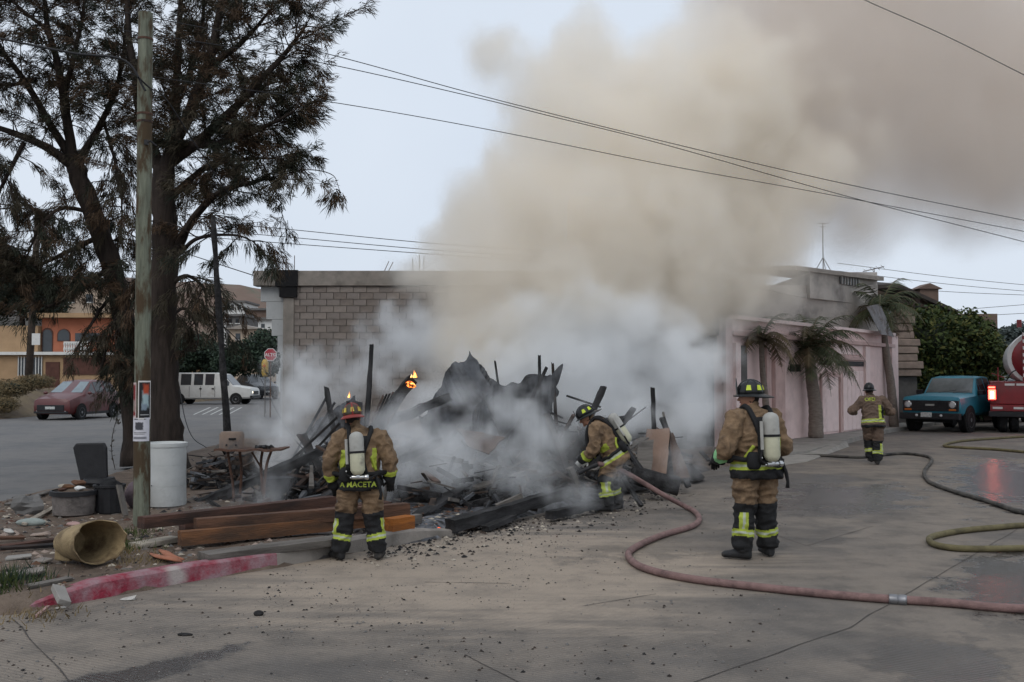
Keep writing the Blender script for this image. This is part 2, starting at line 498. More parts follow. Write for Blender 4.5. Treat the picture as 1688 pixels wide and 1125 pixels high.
# kerb: the painted run and the bare concrete run
def kerb(pts, h0, h1, wid, mats, name, label):
    b = MB(); prev = None
    Q = []
    for a, c in zip(pts[:-1], pts[1:]):
        n = max(1, int((c - a).length / .18))
        Q += [a.lerp(c, i / n) for i in range(n)]
    Q.append(pts[-1])
    tot = len(Q) - 1
    for i, p in enumerate(Q):
        d = (Q[min(i + 1, tot)] - Q[max(i - 1, 0)]).normalized(); s_ = Vector((-d.y, d.x, 0))
        h = h0(i / tot) if callable(h0) else h0
        w_ = nz3(p, 2.2) * .008
        ring = [p - s_ * (.0 + w_) + Vector((0, 0, -.05)), p + s_ * (.02 + w_) + Vector((0, 0, h * .86 + nz3(p, 5) * .006)), p + s_ * (.045 + w_) + Vector((0, 0, h + nz3(p, 4) * .005)),
                p + s_ * wid + Vector((0, 0, h + .004)), p + s_ * wid + Vector((0, 0, -.05))]
        k = len(b.v); b.v += [tuple(v) for v in ring]
        if prev is not None:
            for q in range(4):
                b.f.append((prev + q, k + q, k + q + 1, prev + q + 1)); b.m.append(0)
        else: b.f.append(tuple(k + q for q in range(5))); b.m.append(0)
        prev = k
    b.f.append(tuple(prev + q for q in range(4, -1, -1))); b.m.append(0)
    return tag(b.build(name, mats, smooth='auto'), label, kind='structure')
M['redkerb'] = mat('faded_red_paint', (.22, .022, .04), .8, .3, 7, .5, 50, col2=(.27, .17, .185), c2lo=.38, c2hi=.62, c2scale=4.5)
def kerb_scuffs():
    m = M['redkerb']; nt = m.node_tree; N, L = nt.nodes, nt.links
    b = N['Principled BSDF']; src = b.inputs['Base Color'].links[0].from_socket
    tc = N.new('ShaderNodeTexCoord'); acc = None
    for (px, py, r) in ((286, 950, .11), (215, 974, .12), (180, 981, .09), (308, 952, .06), (245, 968, .07)):
        g = gnd(px, py, .07)
        ds = N.new('ShaderNodeVectorMath'); ds.operation = 'DISTANCE'; L.new(tc.outputs['Object'], ds.inputs[0]); ds.inputs[1].default_value = g
        n2 = N.new('ShaderNodeTexNoise'); n2.inputs['Scale'].default_value = 9; L.new(tc.outputs['Object'], n2.inputs['Vector'])
        ad = N.new('ShaderNodeMath'); ad.operation = 'MULTIPLY_ADD'; L.new(n2.outputs['Fac'], ad.inputs[0]); ad.inputs[1].default_value = .14; L.new(ds.outputs['Value'], ad.inputs[2])
        mr = N.new('ShaderNodeMapRange'); mr.inputs['From Min'].default_value = r + .1; mr.inputs['From Max'].default_value = r + .02; L.new(ad.outputs[0], mr.inputs['Value'])
        if acc is None: acc = mr.outputs[0]
        else:
            mm = N.new('ShaderNodeMath'); mm.operation = 'MAXIMUM'; L.new(acc, mm.inputs[0]); L.new(mr.outputs[0], mm.inputs[1]); acc = mm.outputs[0]
    mx = N.new('ShaderNodeMix'); mx.data_type = 'RGBA'; L.new(acc, mx.inputs[0]); L.new(src, mx.inputs[6]); mx.inputs[7].default_value = (.36, .31, .29, 1)
    L.new(mx.outputs[2], b.inputs['Base Color'])
kerb_scuffs()
kerb(KW[:7], lambda t: .15 * min(1, .12 + t / .28), 0, .17, M['redkerb'], 'kerb', 'kerb painted faded red with pale scuffs')
kerb(KW[6:], lambda t: .15 * min(1, (1.25 - t) / .5), 0, .17, M['beam_con'], 'kerb', 'bare concrete kerb beyond the red paint')

# pavement in front of the pink house
PAV = [gnd(*p) for p in ((1283, 757), (1330, 752), (1400, 731), (1460, 715), (1530, 703), (1640, 688))]
FA, FB = Vector((5.28, 24.9, 0)), Vector((13.6, 35.8, 0))     # foot of the pink facade
fd = (FB - FA).normalized(); fn = Vector((fd.y, -fd.x, 0))   # fn points to the street
mb = MB()
inner = [FA + fd * (-.6) - fn * .4, FB + fd * 14 - fn * .4]
outl = [p for p in PAV] + [inner[1], inner[0]]
n = len(outl)
mb.add([(p.x, p.y, -.05) for p in outl] + [(p.x, p.y, .12) for p in outl], [tuple(range(n, 2 * n))] + [(i, (i + 1) % n, n + (i + 1) % n, n + i) for i in range(n)])
tag(mb.build('pavement', M['concrete']), 'raised concrete pavement in front of the pink house', kind='structure')
# ramp of broken concrete before the pavement
mb = MB(); q = [gnd(1240, 775), gnd(1330, 762), gnd(1400, 737), gnd(1395, 728, .12), gnd(1300, 741, .1), gnd(1230, 752, .05)]
mb.add([(p.x, p.y, z) for p, z in zip(q, (.006, .006, .006, .124, .124, .05))], [tuple(range(6))])
tag(mb.build('pavement_ramp', M['concrete'], fix=False), 'concrete ramp up to the pavement', kind='structure')

# far bank on the left of the side street
mb = MB(); bx = np.arange(-75, -14, 1.0); by = np.arange(38, 95, 1.0); idx = {}
for j, y in enumerate(by):
    for i, x in enumerate(bx):
        edge = -22.4 - (y - 44) * .02 - x
        k = min(1, max(0, edge / 2.2)); k = k * k * (3 - 2 * k)
        k2 = min(1, max(0, (y - 41.5) / 2.0)) if x > -40 else 1
        idx[i, j] = len(mb.v); mb.v.append((x, y, -.1 + k * k2 * (1.25 + .35 * nz3((x, y, 0), .35) + .12 * nz3((x, y, 2), 1.3))))
for j in range(len(by) - 1):
    for i in range(len(bx) - 1): mb.f.append((idx[i, j], idx[i + 1, j], idx[i + 1, j + 1], idx[i, j + 1])); mb.m.append(0)
M['drybank'] = mat('dry_earth_bank', (.12, .09, .062), .95, .3, 1.5, .6, 20, col2=(.16, .125, .075), c2lo=.45, c2hi=.65, c2scale=.8)
tag(mb.build('terrain', M['drybank'], fix=False, smooth=True), 'dry earth bank beside the side street', kind='structure')

# far hills
def hill(name, pts, Y0, Y1, matn, label):
    """ridge given in pixels at distance Y1, foot at Y0"""
    b = MB(); rows = 9
    cols = []
    for (a, c) in zip(pts[:-1], pts[1:]):
        for i in range(8): cols.append((a[0] + (c[0] - a[0]) * i / 8, a[1] + (c[1] - a[1]) * i / 8))
    cols.append(pts[-1])
    for (px, py) in cols:
        top = at(px, py, Y1)
        for r in range(rows):
            t = r / (rows - 1)
            Y = Y0 + (Y1 - Y0) * t
            x = top.x * Y / Y1 if True else 0
            b.v.append((top.x * (.9 + .1 * t), Y, -1 + (top.z + 1 + 1.2 * nz3((px * .05, r, 0), .9)) * (math.sin(t * math.pi / 2) ** 1.2)))
        b.v.append((top.x * 1.02, Y1 + 60, -1))
    rr = rows + 1
    for i in range(len(cols) - 1):
        for r in range(rr - 1): b.f.append((i * rr + r, (i + 1) * rr + r, (i + 1) * rr + r + 1, i * rr + r + 1)); b.m.append(0)
    return tag(b.build(name, matn, smooth=True), label, kind='structure')
M['hill'] = mat('brown_hillside', (.155, .105, .08), .95, .3, .06, 0, col2=(.10, .1, .07), c2lo=.5, c2hi=.62, c2scale=.12)
M['hill2'] = mat('green_hillside', (.075, .085, .075), .95, .3, .1, 0, col2=(.11, .1, .085), c2lo=.5, c2hi=.65, c2scale=.1)
hill('hill', [(-700, 520), (-200, 500), (0, 480), (150, 462), (330, 470), (430, 478), (560, 500), (800, 560), (900, 600)], 120, 230, M['hill'], 'brown hillside with houses behind the side street')
hill('hill', [(1350, 610), (1500, 575), (1640, 548), (1760, 535), (2100, 520)], 110, 190, M['hill2'], 'hazy green hill behind the fire truck')
# ================================================================== CONCRETE BLOCK BUILDING
BY = 30.0; SPX = FPX / BY
bo = thing('block_building', 'unfinished grey concrete block building with soot-blackened corner behind the smoke', 'building', (-6.9, BY, 0))
wall_len, WH = 12.6, 4.62
# mortar core behind the courses
mb = MB(); mb.box(.30, wall_len, .02, .25, 0, WH); mb.box(.30, .55, .25, 9, 0, WH)
mb.build('wall', M['mortar'], bo)
bm_ = []
for mname in ('block', 'block2', 'block3'):
    b = MB(); b.box(-.192, .192, -.02, .1, -.092, .092)
    me = b.mesh('block', M[mname]); bm_.append(me)
hb = []
for mname in ('block', 'block2'):
    b = MB(); b.box(-.092, .092, -.02, .1, -.092, .092); hb.append(b.mesh('half_block', M[mname]))
nb = 0
for r in range(22):
    z = WH - .1 - r * .2
    if z < .3: break
    x = .31 + (0 if r % 2 else -.2)
    while x < 5.2 and nb < 296:
        if x < .30:
            o = link('half_block', rng.choice(hb), bo, (.4, U(-.012, .006), z))
        else:
            o = link('block', rng.choices(bm_, (5, 3, 2))[0], bo, (x + .2, U(-.014, .008), z), (U(-.01, .01), U(-.006, .006), U(-.012, .012)))
        nb += 1; x += .4
b = MB()
for r in range(22):
    z = WH - .1 - r * .2
    x = 5.3 + (0 if r % 2 else .2)
    while x < wall_len - .3:
        b.box(x + .008, x + .392, -.02 + U(-.01, .006), .1, z - .092, z + .092); x += .4
tag(b.build('blocks_behind_smoke', M['block'], bo), kind='stuff')
mb = MB(); mb.box(0, .33, -.06, .3, 0, WH - .35); mb.build('corner_column', M['beam_con'], bo, bevel=.015)
mb = MB(); mb.box(-.9, wall_len, -.10, .35, WH, WH + .46); mb.build('roof_beam', M['beam_con'], bo, bevel=.02)
b = MB(); b.box(-.22, .45, -.16, .33, WH - .02, WH + .475); b.box(-.1, .42, -.13, .33, WH - .34, WH - .01); b.build('burnt_corner', M['soot'], bo)
mb = MB(); mb.box(-.9, wall_len, .36, 9, WH + .1, WH + .4); mb.build('roof_slab', M['concrete_dark'], bo)
# stepped return wall of grey painted blocks beside the column
for (x0, z0, z1) in ((-.72, WH - .46, WH - .004), (-.55, WH - 1.0, WH - .466), (-.38, WH - 1.5, WH - 1.006), (-.2, WH - 2.0, WH - 1.506)):
    b = MB(); b.box(x0, -.006, .12, .32, z0, z1); b.build('wall_panel', M['greywhite'], bo, bevel=.008)
b = MB()
b.box(-.10, -.006, .1, .3, 0, WH - 2.01); b.build('wall_edge', M['greywhite'], bo)
for i, (x, h) in enumerate(((-.05, .35), (.02, .28), (.05, .4), (.3, .48), (3.0, .3), (3.12, .28), (3.9, .38), (4.1, .5), (4.22, .46))):
    b = MB(); b.tube([(x, .1, WH + .4), (x + U(-.02, .02) + (.18 if 2.5 < x < 3.5 else 0), .1, WH + .46 + h)], .012, 5)
    b.build('rebar', M['rust'], bo)

# ================================================================== PINK HOUSE
def fac(px, py):
    d = ray(px, py)
    t = (FA - CP).dot(fn) / d.dot(fn)
    p = CP + d * t
    return (p - FA).dot(fd), p.z
FROT = math.atan2(fd.y, fd.x)
ph = thing('pink_house', 'pink stucco house with flat facade and soot on its upper storey', 'house', FA, FROT)
# local: x along the facade, -y to the street
M['pink'] = mat('pink_stucco', (.76, .585, .555), .92, .1, 2.5, .25, 45, col2=(.56, .42, .4), c2lo=.52, c2hi=.72, c2scale=.8)
M['pinkpanel'] = mat('pink_panel', (.78, .63, .605), .9, .08, 3, .2, 45, col2=(.56, .42, .4), c2lo=.55, c2hi=.75, c2scale=1.2)
M['pinkdark'] = mat('dusky_pink_trim', (.52, .37, .345), .9, .15, 3, .25, 45)
M['palepaint'] = mat('pale_grey_wall', (.5, .46, .42), .9, .12, 2, .2, 40, col2=(.2, .18, .17), c2lo=.5, c2hi=.7, c2scale=.7)
FL = 13.9; FH = 3.35
mb = MB(); mb.box(0, FL, 0, .25, .0, FH); mb.build('wall', M['pink'], ph); mb = MB(); mb.box(.02, .25, .26, 9, 0, FH - .3); mb.build('return_wall', M['concrete_dark'], ph)
def fbox(name, x0, x1, z0, z1, dep, m, back=-.002, bevel=.01):
    b = MB(); b.box(x0, x1, -dep, back, z0, z1); return b.build(name, m, ph, bevel=bevel)
def fpx(name, px0, py0, px1, py1, dep, m, **k):
    a, c = fac((px0), (py0 + py1) / 2), fac(px1, (py0 + py1) / 2)
    z1, z0 = fac((px0 + px1) / 2, py0)[1], fac((px0 + px1) / 2, py1)[1]
    return fbox(name, a[0], c[0], z0, z1, dep, m, **k)
sx = lambda px: fac(px, 650)[0]
fbox('pilaster', -.05, .35, 0.02, FH, .1, M['pinkdark'])
for px0, px1, mm in ((1207, 1215, 'pinkpanel'), (1258, 1264, 'pinkdark'), (1272, 1288, 'pinkdark')): fbox('pilaster', sx(px0), sx(px1), .02, 2.75, .12, M[mm])
fbox('pilaster', sx(1424), sx(1431), .02, FH - .45, .09, M['pinkpanel'])
fbox('pilaster', sx(1466), sx(1476), .02, FH, .12, M['pink'])
fbox('cornice', .36, FL, FH - .42, FH - .3, .14, M['pinkdark'])
fbox('cornice', .36, FL, FH, FH + .1, .16, M['pinkpanel'])
fbox('lintel_band', sx(1290), sx(1424), 2.42, 2.54, .08, M['pinkdark'])
# vents, panel, doors
for q in ((1302, 601, 1319, 613), (1350, 594, 1369, 602), (1378, 596, 1423, 604)):
    b_ = fpx('vent_opening', *q, .02, M['dark'], bevel=0)
fpx('raised_panel', 1372, 566, 1419, 585, .05, M['pinkpanel'])
door = fpx('door', 1354, 620, 1381, 712, .03, M['pinkpanel'])
x0, x1 = sx(1351), sx(1384); zt = fac(1367, 616)[1]
b = MB(); b.box(x0, x0 + .1, -.07, -.002, .13, zt); b.box(x1 - .1, x1, -.07, -.002, .13, zt); b.box(x0 + .1, x1 - .1, -.07, -.002, zt - .1, zt)
df = b.build('door_frame', M['pinkdark'], ph)
gx0, gx1 = sx(1388), sx(1422); gz = fac(1405, 612)[1]
n = 5
for i in range(n):
    fbox('gate_panel', gx0 + (gx1 - gx0) * i / n + .012, gx0 + (gx1 - gx0) * (i + 1) / n - .012, .16, gz, .045, M['pinkpanel'])
# slot beside the first pilaster: raised strip, its shade put into the colour
fpx('dark_slot_strip', 1217, 570, 1226, 640, .1, M['concrete_dark'])
# upper storey set back, roofs: given where they stand, turned into the house's own axes
RZ = Matrix.Rotation(-FROT, 3, 'Z')
def pl_(px, py, Y): return RZ @ (at(px, py, Y) - FA)
M['eave'] = mat('weathered_roof', (.3, .27, .24), .9, .2, 3, .3, 30)
def loc_slab(name, pts, th, m, par):
    k = len(pts); b = MB()
    b.add([tuple(p) for p in pts] + [(p[0], p[1], p[2] - th) for p in pts], [tuple(range(k)), tuple(range(2 * k - 1, k - 1, -1))] + [(i, k + i, k + (i + 1) % k, (i + 1) % k) for i in range(k)])
    return b.build(name, m, par)
def loc_wall(name, px0, px1, py0, Y0, Y1, zlow, dep, m):
    a_, c_ = pl_(px0, py0, Y0), pl_(px1, py0, Y1); d_ = RZ @ Vector((0, dep, 0)); b = MB()
    q = [a_, c_, c_ + d_, a_ + d_]; b.hexa([(p.x, p.y, zlow) for p in q] + [tuple(p) for p in q]); return b.build(name, m, ph)
back = RZ @ Vector((-1.2, 5, 0))
loc_wall('upper_wall', 1205, 1447, 470, 30.5, 36.5, FH - .3, 5, M['palepaint'])
loc_wall('attic_wall', 1335, 1446, 449, 33.0, 36.8, 4.5, 5, M['palepaint'])
e0, e1 = pl_(1312, 438, 32.2), pl_(1457, 457, 36.4)
loc_slab('attic_roof', [e0, e1, e1 + back + Vector((0, 0, .5)), e0 + back + Vector((0, 0, .5))], .14, M['eave'], ph)
b = MB(); w0, w1 = pl_(1384, 456, 34.55), pl_(1416, 473, 35.65); nn = RZ @ Vector((.28, -.96, 0)) * .05
b.hexa([(w0.x, w0.y, w1.z), (w1.x, w1.y, w1.z), (w1.x + nn.x, w1.y + nn.y, w1.z), (w0.x + nn.x, w0.y + nn.y, w1.z), (w0.x, w0.y, w0.z), (w1.x, w1.y, w0.z), (w1.x + nn.x, w1.y + nn.y, w0.z), (w0.x + nn.x, w0.y + nn.y, w0.z)]); wn_ = b.build('window', M['glass'], ph)
for i in range(7):
    q = w0.lerp(w1, (i + .5) / 7) + nn * 1.3; b = MB(); b.beam((q.x, q.y, w1.z), (q.x, q.y, w0.z), .05, .03); b.build('window_bar', M['white'], wn_)
r0_, r1_ = pl_(1185, 452, 27.5), pl_(1330, 486, 32.5)
loc_slab('porch_roof', [r0_, r1_, r1_ + back * .7 + Vector((0, 0, .5)), r0_ + back * .7 + Vector((0, 0, .5))], .12, M['eave'], ph)
# soot-blackened parapet post on the corner of the roof
b = MB(); b.box(-.66, -.42, -.1, .12, 2.9, 4.75); b.box(-.7, -.38, -.14, .16, 4.3, 4.8); b.box(-.66, -.06, .14, .3, 2.5, 3.3); b.build('parapet_post', M['soot'], ph)
b = MB(); b.box(-1.1, -.06, .45, 2.6, 0, 3.0); b.build('side_wall', M['concrete_dark'], ph)
# corrugated sheet that slid off the porch roof
def corr(p00, p10, p01, p11, nu, nv, amp, waves, jit=0.0, along='u'):
    b = MB(); P = [[None] * (nv + 1) for _ in range(nu + 1)]
    nrm = ((p10 - p00).cross(p01 - p00)).normalized()
    for i in range(nu + 1):
        for j in range(nv + 1):
            u, v = i / nu, j / nv
            p = p00.lerp(p10, u).lerp(p01.lerp(p11, u), v)
            if jit > .06:
                ed = max(0, abs(u - .5) * 2 - .8) * 5 + max(0, abs(v - .5) * 2 - .75) * 4
                p = p + (p10 - p00).normalized() * nz3(p * 1.0, 3.1) * .22 * min(1, ed) + (p01 - p00).normalized() * nz3(p + Vector((5, 5, 0)), 3.4) * .26 * min(1, ed)
            ph_ = (u if along == 'u' else v) * waves * 2 * math.pi
            p = p + nrm * (amp * math.sin(ph_) + jit * nz3(p, 1.3) + jit * .4 * nz3(p, 4))
            P[i][j] = len(b.v); b.v.append(tuple(p))
    k = len(b.v); b.v += [tuple(Vector(v) - nrm * .004) for v in b.v[:k]]
    for i in range(nu):
        for j in range(nv):
            q = (P[i][j], P[i + 1][j], P[i + 1][j + 1], P[i][j + 1]); b.f += [q, tuple(k + x for x in reversed(q))]; b.m += [0, 0]
    return b
lo = lambda px, py, dy: Vector(((Vector(fac(px, py) + (0,)).x), -dy, fac(px, py)[1]))
b = corr(lo(1411, 506, .35), lo(1432, 502, .35), lo(1428, 552, .5), lo(1450, 556, .5), 40, 6, .02, 10, .03)
M['oldsheet'] = mat('weathered_sheet', (.3, .3, .31), .7, .25, 3, .3, 30, col2=(.16, .13, .12), c2lo=.5, c2hi=.65)
b.build('loose_roof_sheet', M['oldsheet'], ph, smooth=True, fix=False)
# antenna on the roof
an = thing('roof_antenna', 'thin television aerial on a tripod above the pink house roof', 'antenna', at(1357, 440, 37))
b = MB(); b.tube([(0, 0, -.2), (0, 0, 1.65)], .02, 5); b.build('mast', M['concrete_dark'], an)
for dx, dy in ((-.3, .1), (.35, .1), (0, -.3)):
    b = MB(); b.tube([(dx, dy, -.2), (0, 0, .35)], .014, 4); b.build('leg', M['concrete_dark'], an)
for z, w in ((1.62, .22), (1.5, .12)):
    b = MB(); b.tube([(-w, 0, z), (w, 0, z)], .012, 4); b.build('crossbar', M['concrete_dark'], an)
an2 = thing('roof_antenna', 'small yagi aerial with short rods at the right end of the pale roof', 'antenna', at(1441, 450, 40))
b = MB(); b.tube([(0, 0, -.3), (0, 0, .2)], .02, 5); b.build('mast', M['concrete_dark'], an2)
b = MB(); b.tube([(-.45, 0, .05), (.4, 0, .25)], .02, 5); b.build('boom', M['concrete_dark'], an2)
for t in (-.35, -.1, .15, .35):
    b = MB(); b.tube([(t, -.2, .05 + (t + .45) * .23 - .1), (t, .2, .05 + (t + .45) * .23 + .1)], .012, 4); b.build('rod', M['concrete_dark'], an2)

# ------------------------------------------------------------------ brown-roofed neighbour
M['roofbrown'] = mat('dark_shingle_roof', (.05, .042, .038), .9, .3, 5, .5, 30)
M['brownwall'] = mat('brown_plaster', (.15, .105, .085), .9, .2, 2, .3, 30)
nh = thing('neighbour_house', 'house under a sloping dark brown roof behind the hedge', 'house', (16.5, 42, 0))
b = MB(); b.box(-2.0, 4.5, 1, 9, 0, 4.6); b.build('wall', M['brownwall'], nh)
r0, r1, r2 = at(1442, 470, 42), at(1483, 468, 42), at(1580, 512, 42)
off = Vector((16.5, 42, 0))
def slab(pts, th, m, name, par):
    k = len(pts); b = MB()
    b.add([tuple(p) for p in pts] + [(p[0], p[1], p[2] - th) for p in pts], [tuple(range(k)), tuple(range(2 * k - 1, k - 1, -1))] + [(i, k + i, k + (i + 1) % k, (i + 1) % k) for i in range(k)])
    return b.build(name, m, par)
a0, a1, a2 = r0 - off, r1 - off, r2 - off
rf = slab([a0, a1, a2, a2 + Vector((0, 7, .6)), a1 + Vector((0, 7, 1.2)), a0 + Vector((0, 7, 1.0))], .16, M['roofbrown'], 'roof', nh)
b = MB(); e = at(1530, 488, 43) - off; b.box(e.x - .35, e.x + .45, e.y, e.y + .9, e.z - .6, e.z + .3); b.prism([(e.x - .5, e.z + .3), (e.x + .6, e.z + .3), (e.x + .05, e.z + .55)], 'y', e.y - .1, e.y + 1); b.build('chimney', M['brownwall'], rf)
b = MB(); b.beam(a0 + Vector((0, .05, -.3)), a2 + Vector((0, .05, -.3)), .05, .22); b.build('fascia_board', M['charbrown'], nh)
# stack of rough stone on the house corner under the hedge
st = thing('stone_pier', 'rough stacked stone pier between the pink wall and the hedge', 'pier', (at(1490, 690, 38.5).x, 38.5, 0))
M['stone'] = mat('buff_stone', (.27, .21, .175), .95, .25, 4, .5, 30)
for i in range(9):
    b = MB(); w = .55 - .03 * i + U(-.06, .06); z = 1.9 + i * .29
    q = [(-w + U(-.08, .08), -.4 + U(-.06, .06), z), (w + U(-.08, .08), -.4 + U(-.06, .06), z), (w, .4, z), (-w, .4, z)]
    b.hexa(q + [(x * .96 + U(-.03, .03), y * .96, z + .27 + U(-.02, .015)) for x, y, z_ in q]); b.build('stone', M['stone'], st, bevel=.03)
b = MB(); b.box(-.35, .45, -.2, .4, 0, 1.89); b.build('pier_base', M['concrete_dark'], st)

# ================================================================== HOUSES ON THE LEFT AND ON THE HILL
M['orange'] = mat('orange_stucco', (.36, .13, .075), .9, .15, 1.5, .2, 30)
M['tan'] = mat('tan_stucco', (.36, .24, .14), .9, .15, 1.5, .2, 30)
M['cream'] = mat('cream_plaster', (.45, .36, .28), .9, .15, 1, .2, 30)
M['browndoor'] = mat('brown_gate', (.09, .04, .03), .8, .3, 4)
HY = 58.0; k = HY / FPX
oh = thing('orange_house', 'two-storey orange house with arched windows and a white balustrade', 'house', (at(75, 600, HY).x, HY, 0))
cx = at(75, 600, HY).x
def hx(px): return (px - 844) * k - cx
def hz(py): return CAM_H + (620.5 - py) * k
b = MB(); b.box(hx(52), hx(190), 1.2, 8, hz(580), hz(523)); uw = b.build('upper_wall', M['orange'], oh)
b = MB(); b.box(hx(-60), hx(190), 0, 8, 0, hz(586)); b.build('lower_wall', M['tan'], oh)
b = MB(); b.box(hx(-60), hx(190), -.3, 8, hz(585.5), hz(580.5)); b.build('balcony_slab', M['white'], oh)
b = MB(); b.box(hx(36), hx(196), .6, 8.5, hz(522.5), hz(515)); b.build('roof', M['tan'], oh)
b = MB(); b.box(hx(-60), hx(51), .8, 8, hz(580), hz(536)); b.build('side_wall', M['tan'], oh)
def arch(px0, px1, py0, py1, name):
    x0, x1, z0, z1 = hx(px0), hx(px1), hz(py1), hz(py0); r = (x1 - x0) / 2; c = (x0 + x1) / 2
    poly = [(x0, z0), (x1, z0)] + [(c + r * math.cos(t), z1 - r + r * math.sin(t)) for t in np.linspace(0, math.pi, 9)]
    b = MB(); b.prism(poly, 'y', 1.15, 1.19); o = b.build(name, M['glass'], oh)
    poly2 = [(c + (x - c) * 1.18, z0 + (z - z0) * 1.1 - .02) for x, z in poly]
    b = MB(); b.prism(poly2, 'y', 1.17, 1.198); b.build('window_surround', M['browndoor'], o)
arch(54, 70, 542, 579, 'arched_door'); arch(80, 99, 542, 561, 'arched_window')
b = MB(); b.box(hx(109), hx(150), 1.14, 1.19, hz(562), hz(548)); b.build('window', M['glass'], oh)
b = MB(); b.box(hx(107), hx(150), -.2, -.1, hz(566), hz(563.5)); b.build('handrail', M['white'], oh)
for i in range(11):
    b = MB(); x = hx(108 + i * 3.9); b.lathe([(.03, hz(580.4)), (.075, hz(576)), (.045, hz(571)), (.07, hz(567)), (.04, hz(564))], 6, (x, -.15, 0)); b.build('baluster', M['white'], oh)
b = MB(); b.box(hx(76), hx(99), -.06, -.003, 0, hz(597)); b.build('gate', M['browndoor'], oh)
b = MB(); b.box(hx(30), hx(70), -.05, -.003, hz(618), hz(590)); g_ = b.build('window', M['glass'], oh)
for i in range(9):
    b = MB(); x = hx(31 + i * 4.8); b.box(x, x + .04, -.1, -.06, hz(620), hz(588)); b.build('window_bar', M['white'], g_)
b = MB(); b.box(hx(105), hx(180), -.05, -.003, hz(618), hz(590)); b.build('garage_door', M['browndoor'], oh)
# further houses
def farhouse(px0, px1, py0, py1, Y, wallm, label, roof=None, wins=(), name='hillside_house', dep=8, base=None):
    kk = Y / FPX; x0, x1 = (px0 - 844) * kk, (px1 - 844) * kk
    zz = lambda py: CAM_H + (620.5 - py) * kk
    t = thing(name, label, 'house', ((x0 + x1) / 2, Y, 0)); c = (x0 + x1) / 2
    b = MB(); b.box(x0 - c, x1 - c, 0, dep, 0 if base is None else zz(base), zz(py0)); b.build('wall', M[wallm], t)
    th = (zz(py0) - zz(py0 + 3)) 
    if roof == 'flat': b = MB(); b.box(x0 - c - .3, x1 - c + .3, -.4, dep, zz(py0) + .01, zz(py0) + .3); b.build('roof', M['concrete_dark'], t)
    if roof == 'gable':
        b = MB(); b.prism([(x0 - c - .5, zz(py0)), (x1 - c + .5, zz(py0)), (0, zz(py0 - (px1 - px0) * .16))], 'y', -.5, dep); b.build('roof', M['eave'], t)
    for (a0, a1, b0, b1) in wins:
        b = MB(); b.box((a0 - 844) * kk - c, (a1 - 844) * kk - c, -.06, -.004, zz(b1), zz(b0)); w_ = b.build('window', M['glass'], t)
        b = MB(); b.box((a0 - 844) * kk - c - .08, (a1 - 844) * kk - c + .08, -.1, -.065, zz(b1) - .1, zz(b1)); b.build('sill', M['white'], w_)
    return t
farhouse(366, 402, 499, 530, 150, 'white', 'long white flat-roofed house on the brown hillside', 'flat', [(370, 375, 502, 512), (380, 385, 502, 512), (391, 396, 503, 511)])
farhouse(378, 426, 543, 600, 105, 'cream', 'cream gabled house among the bushes below the hill', 'gable', [(388, 396, 550, 560), (408, 415, 552, 562)])
farhouse(372, 400, 522, 545, 125, 'concrete_dark', 'low grey house between the white house and the cream gable', 'flat', [(376, 382, 526, 533), (388, 394, 526, 533)])
farhouse(404, 440, 512, 545, 135, 'brownwall', 'small brown house near the top of the bushes', 'flat', [(410, 416, 518, 526)])
farhouse(425, 452, 528, 560, 118, 'white', 'small white house half hidden beside the block building', 'flat', [(430, 436, 534, 541)])
farhouse(-30, 46, 480, 560, 90, 'concrete_dark', 'grey house under dark roof above the orange house', 'gable', [(4, 14, 500, 512), (22, 32, 500, 512)])
farhouse(95, 190, 470, 540, 96, 'cream', 'pale house behind the tree above the orange house', 'flat', [(110, 122, 485, 498), (140, 152, 485, 498)])
farhouse(288, 330, 590, 640, 84, 'tan', 'tan house behind the white van', 'flat', [(296, 304, 600, 612)])
